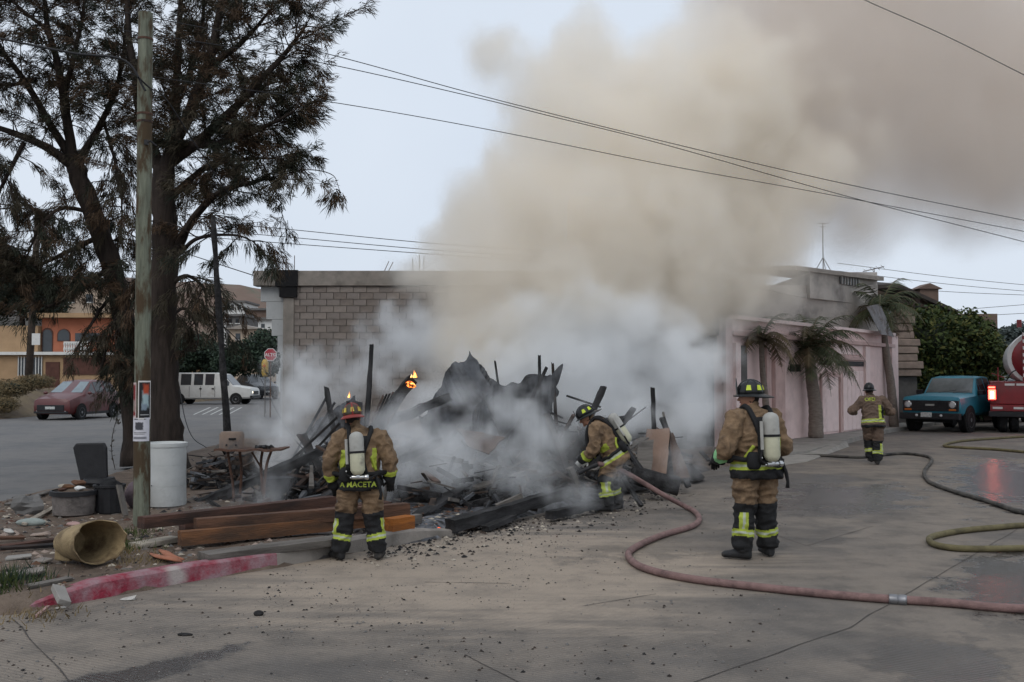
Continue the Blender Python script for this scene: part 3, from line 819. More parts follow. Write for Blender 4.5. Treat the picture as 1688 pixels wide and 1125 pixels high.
# ================================================================== SMOKE
def smoke(name, label, blobs, vox, dens, col, aniso=0.0, nscale=.5, warp=1.2, erode=1.6, thr=.3, gain=2.5, pad=.8, seed=0.0, zmin=0.02, puff=(.6, .9, .8)):
    """a voxel grid of smoke: soft spheres, torn by turbulence"""
    mt = bpy.data.materials.new(name); mt.use_nodes = True; nt = mt.node_tree; nt.nodes.clear()
    out = nt.nodes.new('ShaderNodeOutputMaterial'); pv = nt.nodes.new('ShaderNodeVolumePrincipled')
    pv.inputs['Color'].default_value = (*col, 1); pv.inputs['Density'].default_value = dens; pv.inputs['Anisotropy'].default_value = aniso
    nt.links.new(pv.outputs[0], out.inputs['Volume'])
    ng = bpy.data.node_groups.new(name, 'GeometryNodeTree')
    ng.interface.new_socket('Geometry', in_out='OUTPUT', socket_type='NodeSocketGeometry')
    ng.interface.new_socket('Geometry', in_out='INPUT', socket_type='NodeSocketGeometry')
    N, L = ng.nodes, ng.links
    go = N.new('NodeGroupOutput'); vc = N.new('GeometryNodeVolumeCube'); sm = N.new('GeometryNodeSetMaterial'); sm.inputs['Material'].default_value = mt
    L.new(vc.outputs[0], sm.inputs[0]); L.new(sm.outputs[0], go.inputs[0])
    lo = [min(b[0][i] - b[1] for b in blobs) - pad for i in range(3)]; hi = [max(b[0][i] + b[1] for b in blobs) + pad for i in range(3)]
    lo[2] = max(lo[2], zmin)
    vc.inputs['Min'].default_value = lo; vc.inputs['Max'].default_value = hi
    for i, k in enumerate('XYZ'): vc.inputs['Resolution ' + k].default_value = max(8, int((hi[i] - lo[i]) / vox))
    pos = N.new('GeometryNodeInputPosition')
    def Mt(op, a, b=None, c=None):
        n = N.new('ShaderNodeMath'); n.operation = op
        for i, v in enumerate((a, b, c)):
            if v is None: continue
            if isinstance(v, (int, float)): n.inputs[i].default_value = v
            else: L.new(v, n.inputs[i])
        return n.outputs[0]
    of = N.new('ShaderNodeVectorMath'); of.operation = 'ADD'; L.new(pos.outputs[0], of.inputs[0]); of.inputs[1].default_value = (seed, seed * .7, -seed)
    nz = N.new('ShaderNodeTexNoise'); nz.inputs['Scale'].default_value = nscale; nz.inputs['Detail'].default_value = 3; nz.inputs['Roughness'].default_value = .55
    L.new(of.outputs[0], nz.inputs['Vector'])
    vm = N.new('ShaderNodeVectorMath'); vm.operation = 'MULTIPLY_ADD'; L.new(nz.outputs['Color'], vm.inputs[0]); vm.inputs[1].default_value = (warp,) * 3; vm.inputs[2].default_value = (-warp * .5,) * 3
    va = N.new('ShaderNodeVectorMath'); va.operation = 'ADD'; L.new(pos.outputs[0], va.inputs[0]); L.new(vm.outputs[0], va.inputs[1])
    acc = None
    for (c, r, s) in blobs:
        d = N.new('ShaderNodeVectorMath'); d.operation = 'DISTANCE'; L.new(va.outputs[0], d.inputs[0]); d.inputs[1].default_value = c
        f = Mt('MAXIMUM', Mt('MULTIPLY_ADD', d.outputs['Value'], -s / r, s), 0.0)
        acc = f if acc is None else Mt('ADD', acc, f)
    acc = Mt('MINIMUM', acc, 1.3)
    v2 = N.new('ShaderNodeVectorMath'); v2.operation = 'ADD'; L.new(va.outputs[0], v2.inputs[0]); v2.inputs[1].default_value = (seed * 1.3, 2.0, seed)
    n2 = N.new('ShaderNodeTexNoise'); n2.inputs['Scale'].default_value = nscale * 2.2; n2.inputs['Detail'].default_value = 5; n2.inputs['Roughness'].default_value = .6
    L.new(v2.outputs[0], n2.inputs['Vector'])
    e = Mt('MULTIPLY_ADD', Mt('SUBTRACT', n2.outputs['Fac'], 0.5), erode * .75, acc)
    # rounded puffs: cells of two sizes, wobbled by the fine noise
    w3 = N.new('ShaderNodeVectorMath'); w3.operation = 'MULTIPLY_ADD'; L.new(n2.outputs['Color'], w3.inputs[0]); w3.inputs[1].default_value = (puff[2],) * 3; L.new(of.outputs[0], w3.inputs[2])
    for (k_, amp) in ((1.0, puff[1]), (2.3, puff[1] * .55)):
        vo = N.new('ShaderNodeTexVoronoi'); vo.feature = 'F1'; vo.inputs['Scale'].default_value = puff[0] * k_; L.new(w3.outputs[0], vo.inputs['Vector'])
        e = Mt('MULTIPLY_ADD', Mt('SUBTRACT', .5, vo.outputs['Distance']), amp, e)
    e = Mt('MULTIPLY', Mt('SUBTRACT', e, thr), gain)
    e = Mt('MINIMUM', Mt('MAXIMUM', e, 0.0), 1.0)
    e = Mt('MULTIPLY', e, Mt('MINIMUM', Mt('MULTIPLY', acc, 5.0), 1.0))
    L.new(e, vc.inputs['Density'])
    me = bpy.data.meshes.new(name); me.materials.append(mt)
    o = link(name, me)
    md = o.modifiers.new('grid', 'NODES'); md.node_group = ng
    return tag(o, label, kind='stuff')
def sb(px, py, Y, rpx, s=1.0): return (tuple(at(px, py, Y)), rpx * Y / FPX, s)
TAN = [sb(790, 560, 21, 130), sb(760, 450, 21, 120), sb(900, 470, 21, 200), sb(840, 345, 21.5, 130), sb(770, 390, 21.2, 85, .8), sb(950, 320, 21.5, 200), sb(890, 225, 22, 105), sb(870, 120, 22, 120), sb(805, 95, 22, 75), sb(960, 95, 22.5, 105),
       sb(1080, 420, 22, 210), sb(1110, 260, 22.5, 220), sb(1220, 390, 23, 170), sb(1170, 480, 23.5, 120), sb(740, 590, 20.5, 80, .8), sb(1200, 150, 23, 190), sb(1310, 280, 23.5, 190), sb(1040, 150, 23, 120, .8)]
smoke('smoke', 'pale tan column of smoke rising from the fire', TAN, .15, 1.35, (.99, .945, .872), nscale=.5, warp=1.7, erode=1.7, thr=.29, gain=2.0, seed=3.0, puff=(.6, .95, .7))
DARK = [sb(1250, 60, 24, 190), sb(1330, 200, 24.5, 230), sb(1400, 30, 25, 270), sb(1480, 230, 25, 240), sb(1590, 90, 26, 290), sb(1620, 260, 26, 190), sb(1760, 200, 26, 280), sb(1850, 60, 27, 300), sb(1500, -120, 26, 270), sb(1260, -80, 25, 200), sb(1400, 370, 25.5, 110, .8), sb(1540, 340, 26, 100, .8), sb(1330, 480, 26, 80, .8), sb(1270, 500, 26, 85, .8), sb(1380, 510, 27, 60, .7)]
smoke('smoke', 'dark grey-brown smoke spreading over the upper right sky', DARK, .18, .62, (.89, .83, .77), nscale=.42, warp=1.8, erode=1.6, thr=.24, gain=1.1, seed=5.0, puff=(.42, .6, .9))
WHITE = [sb(715, 560, 22, 115, .95), sb(645, 560, 22.5, 78, .85), sb(610, 600, 22, 60, .7), sb(860, 570, 20, 120), sb(960, 550, 20, 140), sb(930, 640, 20, 120), sb(1060, 580, 20.5, 140), sb(1120, 650, 20.5, 105), sb(1160, 590, 21.5, 80, .9), sb(1010, 690, 19.5, 90, .9),
         sb(780, 640, 19.5, 110, .85), sb(470, 640, 19, 70, .85), sb(520, 650, 18.5, 80, .9), sb(570, 630, 20, 70, .8), sb(460, 700, 17.5, 75, .75), sb(500, 750, 16.5, 70, .85), sb(440, 790, 15.5, 50, .5), sb(1160, 690, 20, 70, .8), sb(680, 640, 19, 80, .8)]
smoke('smoke', 'pale blue-white smoke billowing behind the burnt timbers', WHITE, .11, 1.9, (.978, .99, 1.0), nscale=.95, warp=1.2, erode=2.3, thr=.38, gain=2.3, seed=8.0, puff=(1.0, 1.1, .45))
WISP = [sb(680, 710, 14.3, 85, .95), sb(720, 770, 13.9, 85, .95), sb(650, 790, 13.5, 60, .8), sb(780, 750, 14.3, 85, .9), sb(860, 790, 14, 80, .8), sb(930, 805, 13.7, 65, .7), sb(900, 730, 14.8, 85, .8), sb(1020, 815, 13.6, 55, .6), sb(1110, 770, 15, 65, .65), sb(1160, 740, 16, 70, .7), sb(960, 830, 13.4, 50, .55),
        sb(820, 670, 15.0, 75, .7), sb(870, 660, 15.2, 70, .65), sb(760, 640, 15.4, 60, .6), sb(970, 700, 15.0, 55, .6), sb(1060, 690, 15.5, 60, .6),
        sb(390, 830, 13.3, 50, .65), sb(440, 815, 13.5, 55, .75), sb(340, 845, 12.8, 40, .5), sb(470, 740, 14.8, 65, .85), sb(500, 690, 15.5, 65, .8), sb(640, 700, 14.3, 55, .65)]
smoke('smoke', 'thin bluish smoke curling low over the charred debris', WISP, .08, 1.7, (.978, .99, 1.0), nscale=1.3, warp=.9, erode=2.3, thr=.30, gain=1.6, seed=14.0, puff=(1.6, .7, .4))
# ================================================================== TREES AND PLANTS
def leafmat(name, col, var=.35):
    m = mat(name, col, .7, var, 2.2, spec=.2)
    return m
M['needle'] = leafmat('casuarina_needles', (.046, .038, .024))
M['needle2'] = leafmat('casuarina_needles_rusty', (.07, .044, .026))
M['needle3'] = leafmat('casuarina_needles_dark', (.024, .028, .018))
M['bark'] = mat('casuarina_bark', (.03, .022, .018), .95, .6, 7, 1.0, 16, stretch=(1.6, 1.6, .22))
M['barkgrey'] = mat('palm_bark', (.2, .165, .14), .95, .3, 9, .8, 20, stretch=(1, 1, 3))
trng = random.Random(21)
def tu(a, b): return trng.uniform(a, b)
def smoothpath(P, n):
    """Catmull-Rom through points"""
    out = []
    P = [Vector(p) for p in P]
    Q = [P[0] * 2 - P[1]] + P + [P[-1] * 2 - P[-2]]
    for i in range(1, len(Q) - 2):
        for k in range(n):
            t = k / n; p0, p1, p2, p3 = Q[i - 1], Q[i], Q[i + 1], Q[i + 2]
            out.append(.5 * ((2 * p1) + (p2 - p0) * t + (2 * p0 - 5 * p1 + 4 * p2 - p3) * t * t + (3 * p1 - p0 - 3 * p2 + p3) * t ** 3))
    out.append(P[-1])
    return out
def needles(V, F, MI, base, d, n, ln, mi, droop=.5, spread=.6, wid=.005):
    for _ in range(n):
        dd = (d + Vector((tu(-1, 1), tu(-1, 1), tu(-1, 1))) * spread + Vector((0, 0, -droop * tu(.2, 1)))).normalized()
        l = ln * tu(.55, 1.15)
        s_ = dd.cross(Vector((tu(-1, 1), tu(-1, 1), tu(-1, 1))))
        if s_.length < 1e-3: continue
        s_ = s_.normalized() * wid * tu(.7, 1.4)
        p = base + Vector((tu(-1, 1), tu(-1, 1), tu(-1, 1))) * .06
        k = len(V)
        mid = p + dd * l * .55 + Vector((0, 0, -.02))
        end = p + dd * l + Vector((0, 0, -.09 * l / .3))
        V += [tuple(p - s_), tuple(p + s_), tuple(mid + s_), tuple(mid - s_), tuple(end)]
        F += [(k, k + 1, k + 2, k + 3), (k + 3, k + 2, k + 4)]; MI += [mi, mi]
def tree(name, label, root, limbs, extra_density=1.0):
    """limbs: list of (points, r0, r1, density, droop). the first is the trunk"""
    t = thing(name, label, 'tree', root)
    root = Vector(root)
    V, F, MI = [], [], []
    tw = MB()
    for li, (P, r0, r1, dens, droop) in enumerate(limbs):
        P = smoothpath([Vector(p) - root for p in P], 6)
        n = len(P)
        P = [p + Vector((nz3(p + root, 1.4), nz3(p + root + Vector((9, 0, 0)), 1.4), 0)) * (.05 if li else .03) for p in P]
        rad = [r0 + (r1 - r0) * i / (n - 1) for i in range(n)]
        if li == 0: rad[0] *= 1.45; rad[1] *= 1.25; rad[2] *= 1.1
        b = MB(); b.tube(P, rad, 12 if li == 0 else 7)
        b.v = [tuple(Vector(v) + Vector((nz3(Vector(v) * 1, 5), nz3(Vector(v) * 1.01, 6), 0)) * (.07 if li == 0 else .016)) for v in b.v]
        b.build('trunk' if li == 0 else 'limb', M['bark'], t, smooth=True)
        if dens <= 0: continue
        L_ = sum((P[i + 1] - P[i]).length for i in range(n - 1))
        nbr = int(L_ * 7.0 * dens)
        for q in range(nbr):
            s_ = (.12 + .88 * (q + tu(0, 1)) / nbr) * (n - 1)
            i = min(n - 2, int(s_)); base = P[i].lerp(P[i + 1], s_ - i)
            d0 = (P[i + 1] - P[i]).normalized()
            side = Vector((tu(-1, 1), tu(-1, 1), tu(-.3, .8))).normalized()
            d = (d0 * .55 + side).normalized()
            ln = tu(.55, 1.35) * (1.0 if dens < 1.5 else .85)
            pts = [base]; nseg = 4
            for k in range(nseg):
                d = (d + Vector((tu(-.25, .25), tu(-.25, .25), tu(-.2, .2) + (.10 - droop * .3)))).normalized()
                pts.append(pts[-1] + d * ln / nseg)
            tw.tube(pts, [.016, .013, .010, .007, .004], 3, cap=False)
            bm_i = trng.choices((0, 1, 2), (5, 5, 3))[0]
            for k in range(1, nseg + 1):
                for w in range(2 if k < nseg else 3):
                    dd = (d + Vector((tu(-1, 1), tu(-1, 1), tu(-.8, .6))) * .9).normalized()
                    tl = tu(.15, .42)
                    a = pts[k]; e = a + dd * tl + Vector((0, 0, -.06 * droop))
                    tw.tube([a, e], [.006, .003], 3, cap=False)
                    mi = bm_i if trng.random() < .75 else trng.choice((0, 1, 2))
                    for f in (.35, .7, 1.0):
                        needles(V, F, MI, a.lerp(e, f), dd, int(13 * extra_density), tu(.09, .2), mi, droop=droop * .55 + .08)
    tw.build('twigs', M['bark'], t, fix=False)
    me = bpy.data.meshes.new('crown'); me.from_pydata(V, [], F)
    for k in ('needle', 'needle2', 'needle3'): me.materials.append(M[k])
    me.polygons.foreach_set('material_index', MI)
    link('crown', me, t)
    return t
A = at
T1 = Vector((at(278, 780, 19).x, 19, 0.08))
tree('casuarina_tree', 'tall casuarina tree with thick straight dark trunk behind the white barrel', T1, [
    ([T1, A(274, 690, 19), A(269, 560, 19), A(271, 430, 19), A(270, 330, 19), A(271, 275, 19)], .31, .2, 0, .3),
    ([A(271, 285, 19), A(300, 210, 18.8), A(345, 100, 18.5), A(372, -40, 18.4), A(385, -140, 18.4)], .15, .03, 1.1, .3),
    ([A(271, 285, 19), A(287, 220, 19.2), A(292, 90, 19.5), A(300, -80, 19.7)], .15, .03, 1.0, .3),
    ([A(285, 265, 19), A(330, 232, 18.6), A(400, 165, 18.2), A(465, 95, 18), A(505, 40, 17.9)], .13, .02, 1.25, .35),
    ([A(270, 290, 19), A(232, 190, 19.2), A(215, 70, 19.4), A(200, -80, 19.6)], .14, .03, 1.0, .3),
    ([A(290, 410, 19), A(312, 372, 18.7), A(360, 318, 18.3), A(420, 300, 18), A(455, 292, 17.9)], .10, .015, 1.3, .45),
    ([A(300, 240, 18.8), A(370, 235, 18.2), A(445, 205, 17.9), A(490, 180, 17.7)], .08, .012, 1.6, .4),
    ([A(345, 110, 18.5), A(410, 60, 18.2), A(470, -10, 18)], .07, .012, 1.3, .4),
    ([A(280, 330, 19), A(340, 275, 19.5), A(410, 262, 19.8), A(470, 262, 20)], .08, .012, 1.5, .45),
    ([A(292, 420, 19), A(330, 392, 18.6), A(385, 388, 18.3), A(420, 400, 18.2)], .05, .008, .7, .8),
    ([A(285, 470, 19), A(310, 455, 18.8), A(338, 480, 18.7), A(345, 530, 18.6)], .05, .01, .9, 1.0),
    ([A(285, 520, 19), A(305, 510, 19.3), A(325, 550, 19.4), A(322, 580, 19.4)], .04, .01, .6, 1.0),
    ([A(262, 440, 19), A(240, 455, 19.6), A(205, 520, 19.8), A(185, 560, 19.8)], .05, .01, .8, 1.0),
    ([A(455, 292, 17.8), A(505, 280, 17.7), A(548, 290, 17.7), A(563, 322, 17.7)], .014, .004, .25, .6),
    ([A(300, 150, 19.4), A(330, 60, 20), A(345, -60, 20.4)], .07, .02, 1.3, .3),
    ([A(400, 165, 18.2), A(440, 140, 18.6), A(490, 130, 18.7)], .04, .01, 1.2, .5),
], 1.0)
T2 = Vector((at(226, 770, 20.5).x, 20.5, 0.08))
tree('casuarina_tree', 'casuarina tree with leaning forked trunk left of the green utility pole', T2, [
    ([T2, A(218, 640, 20.5), A(196, 490, 20.5), A(165, 385, 20.5), A(135, 305, 20.5), A(122, 268, 20.5)], .24, .17, 0, .3),
    ([A(122, 275, 20.5), A(70, 240, 20.2), A(0, 212, 20), A(-80, 195, 20)], .11, .03, 1.0, .4),
    ([A(122, 270, 20.5), A(104, 160, 20.3), A(82, 50, 20), A(60, -70, 20)], .11, .03, 1.1, .3),
    ([A(126, 275, 20.5), A(165, 205, 20.8), A(200, 120, 21), A(215, 0, 21)], .09, .025, 1.2, .3),
    ([A(115, 260, 20.5), A(50, 150, 20.4), A(-10, 60, 20.2), A(-60, -40, 20)], .09, .02, 1.1, .3),
    ([A(104, 160, 20.3), A(130, 60, 20), A(150, -60, 19.8)], .07, .02, 1.2, .3),
    ([A(165, 390, 20.5), A(110, 415, 20), A(50, 440, 19.6), A(-30, 430, 19.4)], .06, .015, 1.1, .5),
    ([A(180, 440, 20.5), A(130, 480, 20), A(70, 505, 19.7), A(20, 468, 19.6)], .06, .015, 1.2, .45),
    ([A(190, 480, 20.5), A(160, 520, 20), A(125, 575, 19.7), A(128, 570, 19.8)], .04, .012, .3, .8),
    ([A(196, 500, 20.5), A(180, 560, 20.2), A(165, 620, 20), A(168, 600, 20)], .04, .012, .35, .8),
    ([A(185, 450, 20.5), A(205, 470, 20), A(205, 560, 19.8), A(198, 600, 19.8)], .05, .012, .7, 1.0),
    ([A(40, 235, 20.2), A(10, 290, 20), A(-10, 360, 20), A(15, 420, 20)], .05, .012, 1.3, 1.0),
    ([A(150, 350, 20.5), A(100, 345, 20.2), A(60, 380, 20), A(40, 440, 20)], .05, .012, 1.2, 1.0),
    ([A(60, 130, 20.4), A(10, 140, 20.4), A(-40, 130, 20.2)], .05, .012, 1.2, .5),
    ([A(80, 50, 20), A(30, 10, 20), A(-20, -60, 20)], .05, .012, 1.3, .4),
    ([A(170, 200, 20.8), A(185, 255, 20.6), A(200, 330, 20.4), A(195, 400, 20.4)], .04, .01, 1.2, 1.0),
], 1.0)

# leafy masses -------------------------------------------------------
def leafcloud(name, label, cat, blobs, n, ls, cols, root, core=.72, group=None, trunk=None, kind=None, aspect=.5):
    t = thing(name, label, cat, root, 0, group); root = Vector(root)
    V, F, MI = [], [], []
    vol = [b[1][0] * b[1][1] + b[1][1] * b[1][2] for b in blobs]
    for _ in range(n):
        c, r = trng.choices(blobs, vol)[0]
        d = Vector((trng.gauss(0, 1), trng.gauss(0, 1), trng.gauss(0, 1))).normalized()
        rad = tu(.66, 1.08) if trng.random() < .85 else tu(1.0, 1.22)
        rad *= 1 + .22 * nz3(Vector(c) + d * 2.0, 1.6)
        p = Vector(c) - root + Vector((d.x * r[0], d.y * r[1], d.z * r[2])) * rad
        if p.z + root.z < .05: continue
        a = Vector((trng.gauss(0, 1), trng.gauss(0, 1), trng.gauss(0, .8))).normalized(); b = a.cross(Vector((trng.gauss(0, 1), trng.gauss(0, 1), trng.gauss(0, 1)))).normalized()
        l = ls * tu(.6, 1.3); w = l * aspect
        k = len(V); V += [tuple(p - a * l), tuple(p + b * w), tuple(p + a * l), tuple(p - b * w)]; F.append((k, k + 1, k + 2, k + 3))
        MI.append(trng.choices(range(len(cols)), range(len(cols), 0, -1))[0])
    me = bpy.data.meshes.new('foliage'); me.from_pydata(V, [], F)
    for k in cols: me.materials.append(M[k])
    me.polygons.foreach_set('material_index', MI); link('foliage', me, t)
    b = MB()
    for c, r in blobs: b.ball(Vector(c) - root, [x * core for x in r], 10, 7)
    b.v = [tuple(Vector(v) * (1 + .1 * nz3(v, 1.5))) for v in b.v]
    b.build('shade_core', M['leafdark'], t, smooth=True)  # solid dark core; the shade between the leaves is put into its colour
    if trunk:
        for p0, p1, r in trunk:
            b = MB(); b.tube([Vector(p0) - root, Vector(p0).lerp(Vector(p1), .5) - root + Vector((.1, 0, 0)), Vector(p1) - root], [r, r * .8, r * .6], 7); b.build('trunk', M['bark'], t, smooth=True)
    return t
M['leafdark'] = leafmat('painted_leaf_shade', (.018, .024, .014))
M['leafa'] = leafmat('hedge_leaves', (.048, .066, .018))
M['leafb'] = leafmat('hedge_leaves_dark', (.024, .04, .014))
M['leafc'] = leafmat('hedge_leaves_olive', (.085, .085, .022))
M['busha'] = leafmat('bush_leaves', (.035, .055, .035))
M['bushb'] = leafmat('bush_leaves_dark', (.022, .034, .026))
M['drya'] = leafmat('dry_grass', (.17, .125, .065)); M['dryb'] = leafmat('dry_shrub', (.10, .085, .05))
M['fara'] = leafmat('far_leaves', (.065, .08, .075)); M['farb'] = leafmat('far_leaves_dark', (.045, .058, .055))
def pb(px, py, Y, rx, ry, rz): k = Y / FPX; return (tuple(at(px, py, Y)), (rx * k, ry, rz * k))
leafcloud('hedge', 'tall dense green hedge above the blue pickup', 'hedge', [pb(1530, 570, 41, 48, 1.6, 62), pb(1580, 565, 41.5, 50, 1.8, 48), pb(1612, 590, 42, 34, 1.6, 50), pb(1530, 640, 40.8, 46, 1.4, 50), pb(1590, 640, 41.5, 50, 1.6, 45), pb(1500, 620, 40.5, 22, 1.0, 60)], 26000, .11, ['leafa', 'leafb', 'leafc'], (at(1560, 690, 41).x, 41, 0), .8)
leafcloud('tree', 'hazy tree with rounded crown beyond the fire truck', 'tree', [pb(1662, 565, 75, 32, 3, 22), pb(1690, 560, 76, 30, 3, 25), pb(1640, 590, 74, 22, 2.5, 26)], 5000, .22, ['fara', 'farb'], (at(1665, 650, 75).x, 75, 0), .7, trunk=[((at(1665, 650, 75).x, 75, 0), tuple(at(1665, 580, 75)), .25)])
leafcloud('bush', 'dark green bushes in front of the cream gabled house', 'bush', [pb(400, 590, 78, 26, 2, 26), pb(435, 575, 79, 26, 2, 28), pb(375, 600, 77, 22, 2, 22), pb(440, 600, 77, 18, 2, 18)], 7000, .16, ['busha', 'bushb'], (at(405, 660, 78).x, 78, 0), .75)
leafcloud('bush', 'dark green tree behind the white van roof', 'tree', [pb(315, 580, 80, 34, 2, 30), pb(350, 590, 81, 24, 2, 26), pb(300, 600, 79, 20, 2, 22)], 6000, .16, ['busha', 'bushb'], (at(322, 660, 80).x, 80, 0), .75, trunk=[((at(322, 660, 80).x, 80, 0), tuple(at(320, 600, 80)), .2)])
leafcloud('dry_shrub', 'straw-coloured dry shrubs on the bank beside the red car', 'shrub', [pb(20, 640, 46, 30, 1, 14), pb(60, 630, 47, 24, 1, 11), pb(-20, 650, 45, 30, 1, 18), pb(8, 668, 44.5, 18, .7, 12)], 9000, .1, ['drya', 'dryb', 'drya'], (at(20, 660, 46).x, 46, .6), .6, aspect=.12)
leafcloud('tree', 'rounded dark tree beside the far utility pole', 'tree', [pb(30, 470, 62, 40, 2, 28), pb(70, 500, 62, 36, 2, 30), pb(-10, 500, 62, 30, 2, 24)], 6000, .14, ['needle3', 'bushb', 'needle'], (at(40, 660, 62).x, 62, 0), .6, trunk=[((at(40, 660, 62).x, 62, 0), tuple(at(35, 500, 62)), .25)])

# palms ---------------------------------------------------------------
M['palm'] = leafmat('palm_leaflets', (.075, .088, .045)); M['palmdry'] = leafmat('dry_palm_leaflets', (.13, .10, .06))
def palm(label, base, top, r, fronds, flen, dry=.15, seed=1, ups=None):
    pr = random.Random(seed)
    t = thing('palm_tree', label, 'palm tree', base); base = Vector(base); top = Vector(top) - base
    P = smoothpath([Vector((0, 0, 0)), top * .35 + Vector((.05, 0, 0)), top * .7, top], 8)
    b = MB(); b.tube(P, [r * (1.25 - .5 * i / len(P)) * (1 + .06 * (i % 2)) for i in range(len(P))], 10)
    b.build('trunk', M['barkgrey'], t, smooth=True)
    for f in range(fronds):
        az = 2 * math.pi * f / fronds + pr.uniform(-.25, .25); el = pr.uniform(-.1, 1.35)
        L_ = flen * pr.uniform(.75, 1.1)
        d = Vector((math.cos(az) * math.cos(el), math.sin(az) * math.cos(el), math.sin(el)))
        pts = [top]
        for k in range(9):
            d = (d + Vector((0, 0, -.13 - .03 * k))).normalized(); pts.append(pts[-1] + d * L_ / 9)
        V, F = [], []
        isdry = pr.random() < dry
        for i in range(1, 10):
            for h in range(5):
                p = pts[i - 1].lerp(pts[i], h / 5); dd = (pts[i] - pts[i - 1]).normalized(); s_ = dd.cross(Vector((0, 0, 1)))
                if s_.length < .05: s_ = Vector((1, 0, 0))
                s_.normalize()
                ll = flen * .30 * math.sin(math.pi * min(1, (i + h / 5) / 10.5 + .12)) * pr.uniform(.8, 1.15)
                for sgn in (-1, 1):
                    e = p + (s_ * sgn + dd * .55 + Vector((0, 0, pr.uniform(-.6, .15)))).normalized() * ll + Vector((0, 0, -ll * .25))
                    w = dd * .017; k = len(V)
                    V += [tuple(p - w), tuple(p + w), tuple(e)]; F.append((k, k + 1, k + 2))
        me = bpy.data.meshes.new('frond'); me.from_pydata(V, [], F); me.materials.append(M['palmdry' if isdry else 'palm'])
        o = link('frond', me, t)
        b = MB(); b.tube(pts, [.02 - .0018 * i for i in range(10)], 4, cap=False); b.build('rachis', M['palmdry'], o, fix=False)
    return t
g = lambda px, py, z=.12: gnd(px, py, z)
p1 = g(1345, 722); palm('palm tree with thick grey trunk in front of the pink door', p1, at(1334, 578, p1.y), .17, 32, 2.2, .12, 3)
p2 = g(1474, 704); palm('leaning palm tree between the pink wall and the stone pier', p2, at(1452, 508, p2.y), .13, 26, 2.0, .2, 5)
p3 = Vector((at(1262, 735, 26.3).x, 26.3, .12)); palm('thin drooping palm near the left corner of the pink facade', p3, at(1255, 560, 26.3), .08, 15, 1.5, .5, 8)

# weeds
wd = thing('weed_stalk', 'single dry leafy weed stalk beside the black chair back', 'weed', gnd(190, 775, .13)); wrd = Vector(wd.location)
P = [at(190, 775, wrd.y) - wrd, at(184, 745, wrd.y) - wrd, at(186, 715, wrd.y) - wrd, at(192, 694, wrd.y) - wrd, at(196, 700, wrd.y) - wrd]
b = MB(); b.tube(smoothpath(P, 4), .007, 4); b.build('stem', M['bark'], wd)
for q in smoothpath(P, 4)[1:]:
    for s_ in range(2):
        b = MB(); d = Vector((tu(-1, 1), tu(-1, 1), tu(-.2, .6))).normalized(); e = d.cross(Vector((0, 0, 1))).normalized() * .02
        b.add([q, q + d * .04 + e, q + d * .09, q + d * .04 - e], [(0, 1, 2, 3)]); b.build('leaf', M['needle'], wd, fix=False)
def tuft(px, py, n, h, cols):
    c = gnd(px, py, .13); V, F = [], []
    for _ in range(n):
        p = c + Vector((trng.gauss(0, .16), trng.gauss(0, .16), 0)); p.z = max(.02, lot_z(p.x, p.y)) - .01
        d = Vector((tu(-.6, .6), tu(-.6, .6), 1)).normalized(); l = h * tu(.4, 1.1); s_ = d.cross(Vector((tu(-1, 1), tu(-1, 1), .1))).normalized() * .006
        k = len(V); V += [tuple(p - s_), tuple(p + s_), tuple(p + d * l + Vector((tu(-.03, .03), tu(-.03, .03), 0)))]; F.append((k, k + 1, k + 2))
    me = bpy.data.meshes.new('grass'); me.from_pydata(V, [], F); me.materials.append(M[cols]); return tag(link('grass', me), 'short weedy grass on the dirt lot', kind='stuff')
for q in ((205, 905, 300, .12, 'leafa'), (180, 915, 200, .1, 'drya'), (20, 955, 300, .16, 'busha'), (0, 965, 200, .2, 'leafa'), (230, 925, 200, .08, 'drya'), (60, 990, 150, .07, 'drya'), (215, 880, 200, .1, 'leafa')): tuft(*q)
# ================================================================== POLES AND WIRES
PB = gnd(233, 868, LOTZ - .02)
M['polewood'] = mat('weathered_green_pole', (.155, .165, .125), .95, .4, 9, .9, 24, stretch=(3, 3, .3), col2=(.07, .048, .028), c2lo=.44, c2hi=.54, c2scale=1.8, c2stretch=(3, 3, .9))
up_ = thing('utility_pole', 'weathered greenish wooden utility pole with posters beside the white barrel', 'utility pole', PB)
ptop = at(240, 22, PB.y) - PB
b = MB(); n = 26
b.tube([ptop * (i / n) + Vector((nz3((i * .3, 0, 0)) * .006, 0, -.15 if i == 0 else 0)) for i in range(n + 1)], [.098 - .014 * i / n + .003 * nz3((0, i * .5, 0)) for i in range(n + 1)], 16)
b.build('post', M['polewood'], up_, smooth='auto')
for f in (.948, .80, .785):
    c = ptop * f; b = MB(); b.lathe([(.089, -.014), (.094, -.012), (.094, .012), (.089, .014)], 14, c, ptop, cap=False); b.build('metal_band', M['rust'], up_)
b = MB(); b.box(.02, .06, -.13, -.085, 4.56, 4.62); b.tube([(.03, -.1, 4.58), (.1, -.14, 4.6), (.16, -.1, 4.55)], .012, 5); b.build('cable_clamp', M['dark'], up_)
